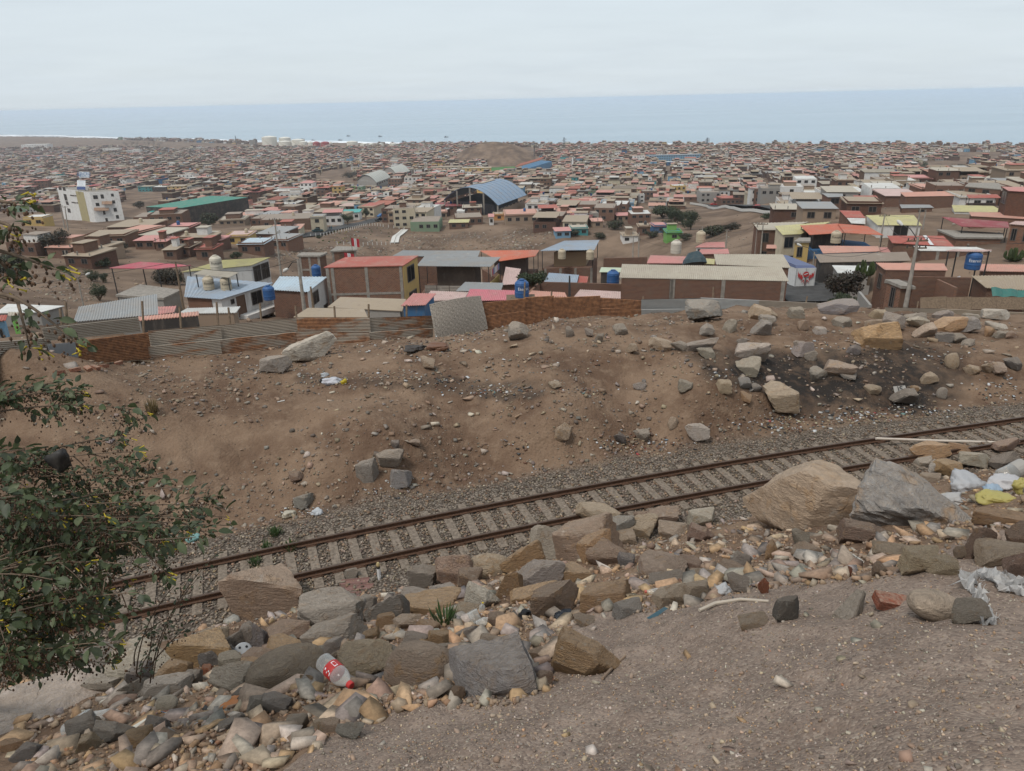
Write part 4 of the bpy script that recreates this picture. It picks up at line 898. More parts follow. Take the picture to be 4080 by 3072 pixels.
T, Q, I = RH('white and brick house with pale sheet roof and blue skirting', 6, [(150, 610), (455, 628), (610, 508), (230, 505)], 74, 1, 'paleblue', 'brick', hw=5.0, rightwall='white', pitch=.3, wins=[(1, .22, .52, .5, 1.8), (1, .72, .92, 2.6, 3.7), (1, .1, .3, 3.0, 4.2)])
tank('blue water tank beside the white house with blue skirting', 6, 150, 690, 72, 1.4, BLU)
tank('blue water tank seen behind the lamp pole and pale sheet roof', 6, 527, 502, 84, 1.3, BLU)
RH('tall brick house with red sheet roof and yellow front', 6, [(582, 432), (1222, 417), (1342, 338), (756, 350)], 77, 1.5, 'red', 'brickt', hw=6.3, inset=.18, cols=(.02, .085, .525, .975), beam=(3.05, 5.6), rightwall='yellow', flat=True, th=.09,
   wins=[(1, .25, .72, .45, 2.2), (1, .28, .78, 3.3, 4.9)])
RH('unfinished brick box house with bare concrete frame, left one', 6, [(366, 338), (556, 338), (612, 314), (400, 312)], 100, 0, 'weather', 'brick', hw=5, flat='slab', cols=(.05, .5, .95), beam=(1.9,))
RH('unfinished brick box house with flag, nearest the park', 6, [(632, 302), (852, 290), (852, 266), (690, 262)], 108, 0, 'weather', 'brickt', hw=5, flat='slab', cols=(.05, .95), wins=[(0, .3, .5, .6, 2.2, 'door')])
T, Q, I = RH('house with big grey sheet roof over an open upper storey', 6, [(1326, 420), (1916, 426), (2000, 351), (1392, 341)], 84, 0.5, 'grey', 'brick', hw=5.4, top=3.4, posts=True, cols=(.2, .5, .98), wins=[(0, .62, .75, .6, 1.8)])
for k in range(3):
    a, b_ = I[0], I[1]; u0, u1 = .07 + k * .18, .07 + k * .18 + .17; MB().sheet(a + (b_ - a) * u0 - np.array([0, 0, 3.4]), a + (b_ - a) * u1 - np.array([0, 0, 3.4]), a + (b_ - a) * u1 - np.array([0, 0, 2.3]), a + (b_ - a) * u0 - np.array([0, 0, 2.3]), along=False, amp=.02).put('railing_sheet', MT['roof_sheet'], T, (.27, .24, .21))
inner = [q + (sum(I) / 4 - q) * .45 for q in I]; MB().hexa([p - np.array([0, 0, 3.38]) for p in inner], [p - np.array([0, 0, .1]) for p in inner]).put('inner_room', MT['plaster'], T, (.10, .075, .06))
a, b_ = I[1], I[2]; MB().bar(a - np.array([0, 0, 2.7]), b_ - np.array([0, 0, 2.7]), .12, 1.3).put('parapet', MT['plaster'], T, (.50, .36, .13))
for k in range(7):
    u = .08 + k * .12; p = a + (b_ - a) * u + np.array([.15, -.1, -1.3]); MB().sheet(p, p + (b_ - a) * .09, p + (b_ - a) * .09 + np.array([0, 0, .75]), p + np.array([0, 0, .75]), .2, .04, .012).put('washing', MT['painted'], T, random.choice([(.5, .3, .35), (.6, .58, .58), (.15, .2, .35), (.5, .12, .15), (.55, .5, .4)]))
RH('grey sheet roof strip behind the big grey roof', 6, [(1136, 340), (1816, 348), (1836, 298), (1216, 296)], 92, 1, 'grey', 'brick', hw=4.5)
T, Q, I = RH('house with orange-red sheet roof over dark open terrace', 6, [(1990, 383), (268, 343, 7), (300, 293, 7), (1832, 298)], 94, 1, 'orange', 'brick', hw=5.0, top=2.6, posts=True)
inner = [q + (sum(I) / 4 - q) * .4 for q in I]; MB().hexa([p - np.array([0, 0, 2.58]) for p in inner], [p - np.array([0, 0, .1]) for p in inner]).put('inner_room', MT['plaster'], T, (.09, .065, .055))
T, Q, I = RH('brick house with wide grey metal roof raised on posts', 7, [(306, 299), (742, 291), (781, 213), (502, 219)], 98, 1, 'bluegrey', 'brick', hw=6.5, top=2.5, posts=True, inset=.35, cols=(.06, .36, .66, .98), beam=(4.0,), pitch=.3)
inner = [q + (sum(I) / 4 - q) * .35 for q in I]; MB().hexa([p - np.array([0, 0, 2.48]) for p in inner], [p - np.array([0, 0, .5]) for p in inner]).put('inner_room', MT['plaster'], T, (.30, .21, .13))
tank('cream water tank under the raised grey roof, left one', 7, 480, 364, 97.5, 1.3, BEI); tank('cream water tank under the raised grey roof, right one', 7, 705, 368, 97.5, 1.3, BEI)
RH('low beige sheet roof just behind the rusty fence', 6, [(340, 830), (936, 832), (906, 765), (456, 756)], 49, 3, 'tan', 'brick', hw=2.3, flat=True)
RH('wide beige sheet roof in front of the red-roofed brick house', 6, [(612, 752), (1212, 782), (1242, 686), (716, 669)], 60, 4, 'tan', 'grey', hw=2.4, flat=True)
RH('light pink roof over a blue tarp behind the fence', 6, [(1200, 740), (1396, 732), (1482, 641), (1300, 640)], 58, 6, 'pink', 'blue', hw=2.3)
RH('faded pink sheet roof behind the woven mat', 6, [(1380, 702), (1702, 692), (1742, 632), (1440, 620)], 64, 5, 'palepink', 'white', hw=2.4)
RH('bright rose-pink corrugated roof left of the blue tank', 6, [(1702, 702), (2122, 692), (2126, 618), (1756, 605)], 66, 5, 'rose', 'brick', hw=2.5)
RH('grey weathered roof behind the rose-pink roof', 6, [(1640, 622), (2002, 622), (2023, 557), (1716, 549)], 77, 3, 'grey', 'brick', hw=2.6)
RH('pale pink sheet roof left of the raised grey metal roof', 7, [(0, 572), (110, 566), (152, 445), (30, 428)], 82, 3, 'palepink', 'brick', hw=3)
RH('blue-grey roof behind the low brick yard wall', 7, [(336, 550), (602, 554), (616, 493), (376, 476)], 73, 5, 'bluegrey', 'brick', hw=2.6)
RH('short red roof joined to the blue-grey roof', 7, [(604, 554), (682, 554), (692, 506), (618, 500)], 73.2, 5, 'red', 'brick', hw=2.6)
RH('peach corrugated roof right of the blue Eternit tank', 7, [(190, 668), (520, 668), (502, 633), (240, 618)], 58, 5, 'salmon', 'brick', hw=2.2)
RH('pale rose corrugated roof against the long brick building', 7, [(576, 668), (952, 682), (952, 627), (626, 610)], 58, 5, 'palepink', 'brick', hw=2.2)
RH('pale green flat roof between the yard wall and long brick building', 7, [(780, 470), (950, 470), (955, 435), (795, 432)], 88, 3, (.42, .48, .36), 'dark', hw=2.5, flat=True)
RH('long brick building with beige corrugated roof', 7, [(940, 514), (292, 654, 8), (232, 541, 8), (962, 406)], 66, 6, 'beige', 'brick', hw=4.2, inset=.2, cols=(.315, .325, .63, .985), wins=[(0, .302, .312, .1, 2.2)])
RH('upper beige corrugated roof behind the long brick building', 7, [(1716, 408), (312, 546, 8), (246, 437, 8), (1698, 326)], 74, 4, 'beige', 'brick', hw=4.0)
RH('old pink roof held down with bricks behind the long building', 7, [(1160, 398), (1492, 400), (1496, 346), (1190, 335)], 90, 3, 'pink', 'brick', hw=3)
RH('small yellowish roof beside the tarp-wrapped tank', 7, [(1592, 402), (1702, 406), (1706, 366), (1602, 358)], 90, 3, 'yellow', 'brick', hw=3)
RH('broad faded pink roof below the pink-roofed white house', 7, [(1560, 327), (1822, 322), (1812, 284), (1592, 286)], 104, 2, 'pink', 'brick', hw=3)
RH('white house with pink sheet roof beside the sandy lot', 7, [(1548, 272), (1788, 272), (1783, 229), (1622, 231)], 118, 3, 'pink', 'white', hw=3, wins=[(0, .05, .25, .3, .9)])
tank('beige water tank on a stand above the pink-roofed white house', 7, 1590, 232, 121, 1.9, BEI)
tank('cream water tank left of the tarp-wrapped tank', 7, 1392, 320, 106, 1.9, (.5, .45, .38))
MB().tube([at_depth(*zp(7, 1545, 405), 88), at_depth(*zp(7, 1543, 370), 88), at_depth(*zp(7, 1540, 335), 88), at_depth(*zp(7, 1535, 312), 88)], [1.5, 1.35, .95, .7], 9).put('tarped_tank', MT['painted'], None, (.022, .045, .055), label='water tank wrapped in dark green tarpaulin behind the long roof', cat='water tank')
tank('blue water tank with white Eternit lettering close behind the fence', 7, 160, 668, 56, 1.35, BLU, 'Eternit')
MB().box(at_depth(*zp(7, 150, 672), 56) - np.array([0, 0, .08]), (2.2, 1.6, .1)).bar(at_depth(*zp(7, 75, 674), 55.8), at_depth(*zp(7, 78, 760), 55.6), .1).put('tank_stand', MT['timber'], label='rough timber stand under the blue Eternit tank', cat='stand')
tank('blue water tank lid showing above the brick yard wall', 7, 888, 575, 72, 1.5, BLU)
# corner house by the street, on the right
RH('brick corner house with peach corrugated roof and leaning side wall', 8, [(1078, 562), (1592, 567), (1560, 512), (1004, 505)], 66, 3, 'salmon', 'brick', hw=5.5, inset=.15, wins=[(3, .35, .72, .6, 2.0)], beam=(1.2,))
RH('brick house with peach corrugated roof right of the Eternit tank', 8, [(1850, 573), (2260, 578), (2230, 520), (1840, 515)], 68, 3, 'salmon', 'brick', hw=4.0)
RH('brick annex with blue wooden gate and barred window below the pole', 8, [(1078, 640), (1212, 694), (1330, 700), (1190, 640)], 58, 0, 'weather', 'brickt', hw=4.0, flat='slab', wins=[(0, .38, .72, .35, 2.0), (1, .05, .6, .4, 3.2, 'door')])
RH('low house with beige roof and torn green netting', 8, [(1902, 708), (2260, 730), (2260, 606), (1782, 611)], 62, 2, 'tan', 'brick', hw=2.8)
MB().sheet(at_depth(*zp(8, 1955, 780), 60.5), at_depth(*zp(8, 2260, 785), 60.5), at_depth(*zp(8, 2260, 735), 61), at_depth(*zp(8, 1945, 705), 61), 1.3, .08, .01).put('netting', MT['painted'], None, (.03, .13, .11), label='torn dark green shade netting under the low beige roof', cat='netting')
RH('thin striped roof on posts beside the Eternit tank', 8, [(1575, 408), (1872, 413), (1952, 401), (1642, 396)], 66.5, 0, 'palepink', None, hw=2.7, posts=True, name='canopy', cat='canopy')
tank('large blue water tank with white Eternit lettering on the corner house roof', 8, 1786, 556, 67, 1.65, BLU, 'Eternit')
for k, (xa, xb) in enumerate(((1366, 1580), (1582, 1785), (1787, 1990), (1992, 2300))):
    MB().sheet(at_depth(*zp(8, xa, 885), 54.5), at_depth(*zp(8, xb, 890), 54.5), at_depth(*zp(8, xb, 778 + k * 4), 54.8), at_depth(*zp(8, xa, 790 - k * 2), 54.8), flat=True, th=.03).put('plywood_panel', MT['timber'], None, label='brown plywood fence panel, %s from the pole' % ORD[k], cat='panel', group='plywood fence panels')
def yard(label, z, x0, y0, x1, y1, d0, d1, h, wall='brick', th=.2):
    a, b_ = at_depth(*zp(z, x0, y0), d0), at_depth(*zp(z, x1, y1), d1); zb = min(a[2], b_[2]) - h
    e = (b_ - a)[:2] / np.linalg.norm((b_ - a)[:2]); n = np.array([-e[1], e[0]]) * th / 2
    R_ = [a[:2] - n, b_[:2] - n, b_[:2] + n, a[:2] + n]
    return MB().hexa([(*q, zb) for q in R_], [(*R_[0], a[2]), (*R_[1], b_[2]), (*R_[2], b_[2]), (*R_[3], a[2])]).put('yard_wall', MT[WALLS[wall][0]], None, WALLS[wall][1], label=label, cat='wall')
yard('brick yard wall in front of the blue-grey roof', 7, 296, 548, 958, 566, 70, 70, 3)
yard('short brick side return of the yard wall beside the shrub', 7, 210, 640, 298, 550, 60, 70, 3, 'brickt')
yard('low brick wall between the raised grey roof and the old pink roof', 7, 815, 360, 1165, 350, 100, 100, 2.5)
yard('inner brick yard wall right of the lamp pole', 8, 1300, 618, 1780, 626, 64.5, 64.5, 4)
yard('short brick pier wall with a rag beside it', 8, 1510, 640, 1660, 708, 64, 60, 3, 'brickt')
yard('grey stepped stair wall left of the corner house', 8, 870, 740, 960, 850, 63, 58, 3, 'grey')
# the street on the right
RH('long weathered patchwork sheet roof behind the shrub', 8, [(546, 503), (1290, 488), (1252, 416), (506, 436)], 84, 3, 'weather', 'dark', hw=3)
RH('flat white concrete roof behind the tall cactus', 8, [(692, 588), (982, 602), (978, 531), (646, 526)], 78, 0, 'white', 'grey', hw=2.6, flat=True)
RH('pink roof above a blue wall in front of the red-roofed terrace', 8, [(572, 428), (1042, 412), (1022, 371), (536, 366)], 92, 3, 'salmon', 'blue', hw=3)
RH('short pink roof right of the long pink roof', 8, [(1044, 416), (1392, 440), (1302, 386), (1032, 379)], 93, 2, 'pink', 'brick', hw=3)
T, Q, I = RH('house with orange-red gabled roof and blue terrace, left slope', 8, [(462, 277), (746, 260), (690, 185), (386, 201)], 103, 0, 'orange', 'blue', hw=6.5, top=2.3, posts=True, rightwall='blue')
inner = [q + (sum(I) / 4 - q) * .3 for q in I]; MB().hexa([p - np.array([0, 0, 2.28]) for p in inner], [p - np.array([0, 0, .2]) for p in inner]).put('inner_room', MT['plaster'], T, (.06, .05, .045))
RH('orange-red right roof slope of the blue terrace house', 8, [(748, 260), (1066, 279), (932, 206), (692, 186)], 103, 0, 'orange', 'blue', hw=6.5, top=2.3, posts=True)
tank('beige water tank on the blue terrace under the orange roof', 8, 672, 344, 102, 1.7, BEI, 'Rotoplas')
RH('yellow-ochre house side with balcony next to the blue terrace', 8, [(335, 330), (470, 330), (470, 300), (380, 300)], 100, 0, 'weather', 'yellow', hw=5.5, flat='slab', wins=[(0, .2, .6, .8, 2.2), (0, .2, .6, 3.6, 5)])
RH('house with yellow-green sheet roof left of the orange roof', 8, [(242, 277), (396, 270), (640, 170), (176, 206)], 107, 1, 'yellow', 'cream', hw=6, wins=[(0, .1, .6, .4, 2.0), (0, .1, .7, 3.2, 4.6)])
RH('brick house with beige sheet roof at the street corner', 8, [(42, 237), (196, 237), (460, 171), (0, 182)], 115, 1, 'beige', 'brick', hw=6, wins=[(0, .2, .6, .5, 2.0), (0, .2, .6, 3.4, 4.8)])
RH('small salmon roof below the street corner house', 8, [(108, 388), (194, 388), (190, 358), (112, 358)], 105, 2, 'salmon', 'brick', hw=3)
RH('white house with broad pale yellow roof', 8, [(1016, 197), (1382, 200), (1312, 116), (922, 118)], 119, 3, 'yellow', 'white', hw=5, wins=[(0, .38, .72, .1, 1.9)])
RH('brick house with dull red roof behind the white yellow-roofed house', 8, [(762, 136), (917, 138), (872, 82), (706, 78)], 134, 4, 'red', 'brick', hw=5)
RH('cream sheet roof beside the dull red roof', 8, [(802, 182), (917, 188), (917, 142), (767, 140)], 124, 2, 'white', 'brick', hw=4)
T, Q, I = RH('brick house with red roof and one white stripe', 8, [(1136, 343), (1642, 374), (1552, 286), (1096, 284)], 91, 2, 'red', 'brick', hw=4.5)
e0, e1, e2, e3 = Q; up = np.array([0, 0, .06]); lp = lambda a, b_, u: a + (b_ - a) * u
MB().sheet(lp(e0, e1, .62) + up, lp(e0, e1, .68) + up, lp(e3, e2, .70) + up, lp(e3, e2, .64) + up, flat=True, th=.02).put('white_stripe', MT['roof_sheet'], T, (.6, .6, .6))
RH('brick house with long whitish roof edge behind the Eternit tank', 8, [(1362, 406), (1946, 413), (1822, 379), (1312, 369)], 83, 1, 'white', 'brick', hw=4.5, cols=(.25, .55, .9))
RH('wide maroon corrugated roof over an open brick enclosure', 8, [(1702, 208), (2092, 220), (2082, 171), (1542, 131)], 99, 1, 'maroon', None, hw=3, posts=True, name='canopy', cat='canopy')
RH('low orange brick enclosure below the maroon roof', 8, [(1656, 296), (2046, 300), (2040, 262), (1500, 232)], 97, 0, 'weather', 'brickt', hw=4.5, flat='slab')
RH('brick house with two windows at the right edge', 8, [(2088, 187), (2420, 216), (2420, 172), (2142, 166)], 84, 2, 'palepink', 'brickt', hw=6, wins=[(0, .06, .22, .5, 1.9), (0, .06, .22, 3.2, 4.6), (0, .4, .6, .5, 1.9)])
RH('house with pale yellow roof high on the right', 4, [(1642, 703), (2062, 707), (1962, 656), (1622, 649)], 148, 2, 'yellow', 'white', hw=4)
RH('brick house with grey sheet roof and blue barrel', 4, [(1212, 674), (1477, 670), (1442, 646), (1197, 644)], 154, 2, 'grey', 'brick', hw=4.5, wins=[(0, .55, .75, .3, 2.0)])
RH('beige roof strip in front of the pale yellow roof', 4, [(1782, 738), (2260, 764), (2250, 709), (1762, 706)], 124, 1, 'salmon', 'brick', hw=4)
RH('bright blue two-storey house with red roof on the slope', 4, [(842, 598), (1022, 588), (1002, 571), (816, 571)], 190, 2, 'red', 'blue', hw=6, inset=.1, wins=[(0, .1, .3, .4, 2.0), (0, .45, .58, .4, 2.4, 'door'), (0, .1, .7, 3.4, 4.6)])
RH('brick house with grey roof left of the blue two-storey house', 4, [(612, 585), (737, 582), (732, 556), (562, 553)], 190, 2, 'grey', 'brick', hw=4.5, wins=[(0, .2, .8, .3, 1.8)])
RH('tall bare brick house with pink roof at the right edge', 4, [(2086, 532), (2270, 542), (2250, 500), (2032, 500)], 122, 1, 'pink', 'brickd', hw=7, wins=[(3, .1, .8, .4, 2.4)])
RH('open shed with flat red roof right of the green netted roof', 4, [(1762, 592), (2027, 590), (1992, 561), (1742, 563)], 172, 2, 'red', 'brick', hw=4, top=2.0, posts=True)
RH('long salmon roof with green end wall', 4, [(1240, 580), (1652, 574), (1562, 536), (1200, 545)], 172, 3, 'salmon', 'brick', hw=4)
RH('brick enclosure with white arches beneath the far hillside', 4, [(1730, 495), (2030, 520), (2010, 470), (1760, 470)], 200, 0, 'weather', 'brick', hw=5, flat='slab', wins=[(0, .1, .3, .5, 1.8), (0, .5, .7, .5, 1.8)])
RH('shed with patched green and blue roof', 4, [(1505, 502), (1670, 492), (1640, 460), (1520, 465)], 230, 3, (.14, .22, .14), 'brick', hw=5)
RH('brick house with white slatted washing terrace', 4, [(452, 690), (560, 692), (580, 684), (450, 684)], 170, 0, 'weather', 'brick', hw=5, flat='slab', wins=[(0, .1, .8, .3, 2.4)])

# ---------------------------------------------------------------- the town: places seen one by one
TLM = [('the white medical centre', 380, 820), ('the green netted shed', 780, 810), ('the grey vaulted halls', 1520, 705), ('the blue-vaulted sports hall', 1950, 800), ('the yellow school', 1850, 675), ('the long blue school', 2690, 628), ('the garden terrace', 1450, 935),
       ('the white storage tanks', 1090, 565), ('the white obelisk', 2281, 650), ('the stadium stand', 2100, 665), ('the ravine trees', 2700, 880), ('the valley road bridge', 2950, 832), ('the white apartment block', 3535, 685), ('the tall radio mast', 2247, 580), ('the lattice antenna', 2815, 570),
       ('the bare coastal bluff', 3880, 622), ('the blue hillside house', 3450, 805), ('the curving street', 1350, 905), ('the red storage tanks', 1278, 578), ('the sloping side street', 3260, 760), ('the far left fields', 200, 580), ('the yellow building', 1340, 760), ('the dark round tree', 235, 980), ('the shanty slope', 2300, 930), ('the hilltop palms', 2290, 600)]
def twhere(cx, cy):
    best = min(TLM, key=lambda l: math.hypot(cx - l[1], (cy - l[2]) * 2.2)); dx, dy = cx - best[1], (cy - best[2]) * 1.6
    if math.hypot(dx, dy) < 45: return 'beside ' + best[0]
    if abs(dx) > abs(dy): return ('right of ' if dx > 0 else 'left of ') + best[0]
    return ('below ' if dy > 0 else 'above ') + best[0]
def gp(z, x, y): return ground(*zp(z, x, y))
def zdep(p): return float((np.asarray(p) - np.array([0, 0, CZ])) @ FW)
town_items = []
_wm = MB(); _wm.box((0, -.02, -.5), (1.0, .07, .06)).box((0, -.02, .44), (1, .07, .06)).box((-.47, -.02, -.44), (.06, .07, .88)).box((.47, -.02, -.44), (.06, .07, .88)).box((0, -.015, -.44), (.05, .05, .88))
WIN_ME = _wm.mesh('window', MT['painted']); PANE_ME = MB().box((0, -.01, -.44), (.88, .03, .88)).mesh('pane', MT['glass_dark'])
def winobj(par, p, ang, wd, ht, col=(.12, .10, .09)):
    o = bpy.data.objects.new('window', WIN_ME); COL.objects.link(o); o.parent = par; o.location = Vector([float(v) for v in p]) - parent_loc(par)
    o.rotation_euler = (0, 0, ang); o.scale = (wd, 1, ht); o.color = (*col, 1)
    q = bpy.data.objects.new('pane', PANE_ME); COL.objects.link(q); q.parent = o
    return o
def box_house(p, W, D, Hh, ang, wall, roof, name='house', floors=None, wins=True, group='houses of the town', label=None, canopy=None, nw=None, inst=True):
    """p: middle of the front edge at ground level"""
    p = np.asarray(p, float); e = np.array([math.cos(ang), math.sin(ang), 0]); n = np.array([-math.sin(ang), math.cos(ang), 0])
    c = p + n * D / 2; zb = min(float(H(*(p - e * W / 2)[:2])[0]), float(H(*(p + e * W / 2)[:2])[0]), float(H(*(c + n * D / 2)[:2])[0]), p[2]) - .4
    T = thing(name, label, 'house' if name == 'house' else 'building', (c[0], c[1], zb), group); OCC.append((c[0], c[1], max(W, D) * .62))
    wm, wc = WALLS[wall]; wc = tuple(np.array(wc) * random.uniform(.85, 1.12)); h = p[2] + Hh
    m_ = MB().box((c[0], c[1], zb), (W, D, h - zb), ang)
    if canopy is None and random.random() < .55:  # parapet
        for s_ in (-1, 1):
            q = c + e * s_ * (W / 2 - .08); m_.box((q[0], q[1], h - .01), (.16, D, .5), ang)
        q = p + n * .08; m_.box((q[0], q[1], h - .02), (W, .16, .5), ang)
    m_.put('wall', MT[wm], T, wc)
    rc = ROOFC[roof]; ov = .35; b_ = [p - e * (W / 2 + ov) - n * ov, p + e * (W / 2 + ov) - n * ov, c + n * (D / 2 + ov) + e * (W / 2 + ov), c + n * (D / 2 + ov) - e * (W / 2 + ov)]
    if canopy:
        zr = h + canopy; b_ = [np.array([*q[:2], zr + (.0 if i < 2 else .5)]) for i, q in enumerate(b_)]
        MB().sheet(*b_, pitch=.6, amp=.04, th=.05).put('roof', MT['roof_sheet'], T, rc)
        m_ = MB()
        for q in b_: m_.bar((q[0] + (c[0] - q[0]) * .08, q[1] + (c[1] - q[1]) * .08, h), (q[0] + (c[0] - q[0]) * .08, q[1] + (c[1] - q[1]) * .08, q[2] - .05), .12)
        m_.put('posts', MT['steel_dark'], T)
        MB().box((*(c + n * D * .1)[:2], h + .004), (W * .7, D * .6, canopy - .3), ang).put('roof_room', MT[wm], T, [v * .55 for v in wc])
    else:
        MB().hexa([np.array([*(q + (c - q) * (.10 if roof in ('weather', 'white') else 0))[:2], h + .05 - (.03)]) for q in b_], [np.array([*(q + (c - q) * (.10 if roof in ('weather', 'white') else 0))[:2], h + .08 + (0 if i < 2 else .35)]) for i, q in enumerate(b_)]).put('roof', MT['roof_sheet'], T, rc)
    if group and random.random() < .4 and not canopy:
        rw, rd_, rh = W * random.uniform(.3, .6), D * random.uniform(.3, .6), random.uniform(1.6, 2.5); q = c + e * random.uniform(-.2, .2) * W + n * random.uniform(-.1, .2) * D
        k2 = random.choice(['brick', 'brick', 'white', 'tan', wall]); MB().box((q[0], q[1], h + .02), (rw, rd_, rh), ang).put('roof_room', MT[WALLS[k2][0]], T, WALLS[k2][1]); MB().box((q[0], q[1], h + rh + .03), (rw + .5, rd_ + .5, .1), ang).put('roof_room_cover', MT['roof_sheet'], T, ROOFC[random.choice(['tan', 'salmon', 'weather', 'red', 'beige'])])
    if group and not canopy and random.random() < .4:
        m_ = MB()
        for su in (-.46, 0, .46):
            for sv_ in (.04, .96): q = p + e * W * su + n * D * sv_; m_.box((q[0], q[1], h - .05), (.22, .22, random.uniform(.5, 1.3)), ang)
        m_.put('column_stubs', MT['concrete'], T, kind='stuff')
    if wins:
        fl = floors or max(1, int(round(Hh / 2.8))); k = nw or max(1, min(4, int(W / 2.6)))
        for f in range(fl):
            for i in range(k):
                if nw is None and random.random() < .15: continue
                q = p + e * W * ((i + .5) / k - .5) - n * .02; winobj(T, (q[0], q[1], p[2] + Hh * (f + .55) / fl), ang, min(1.6, W / k * .6), min(1.4, Hh / fl * .45))
    return T
WW = {'brick': 'bare brick', 'brickd': 'dark brick', 'brickt': 'orange brick', 'white': 'white', 'cream': 'cream', 'grey': 'grey', 'yellow': 'yellow', 'blue': 'deep blue', 'sky': 'light blue', 'green': 'dull green', 'orange': 'orange', 'tan': 'tan', 'dark': 'dark', 'pink': 'pink', 'teal': 'turquoise', 'lime': 'lime green'}
RW = {'beige': 'beige', 'tan': 'tan', 'weather': 'concrete', 'white': 'whitish', 'red': 'red', 'pink': 'pink', 'salmon': 'salmon', 'maroon': 'maroon', 'palepink': 'pale pink', 'grey': 'grey', 'bluegrey': 'blue-grey', 'paleblue': 'pale blue', 'teal': 'turquoise', 'yellow': 'yellowish', 'green': 'green', 'orange': 'orange', 'rose': 'rose'}
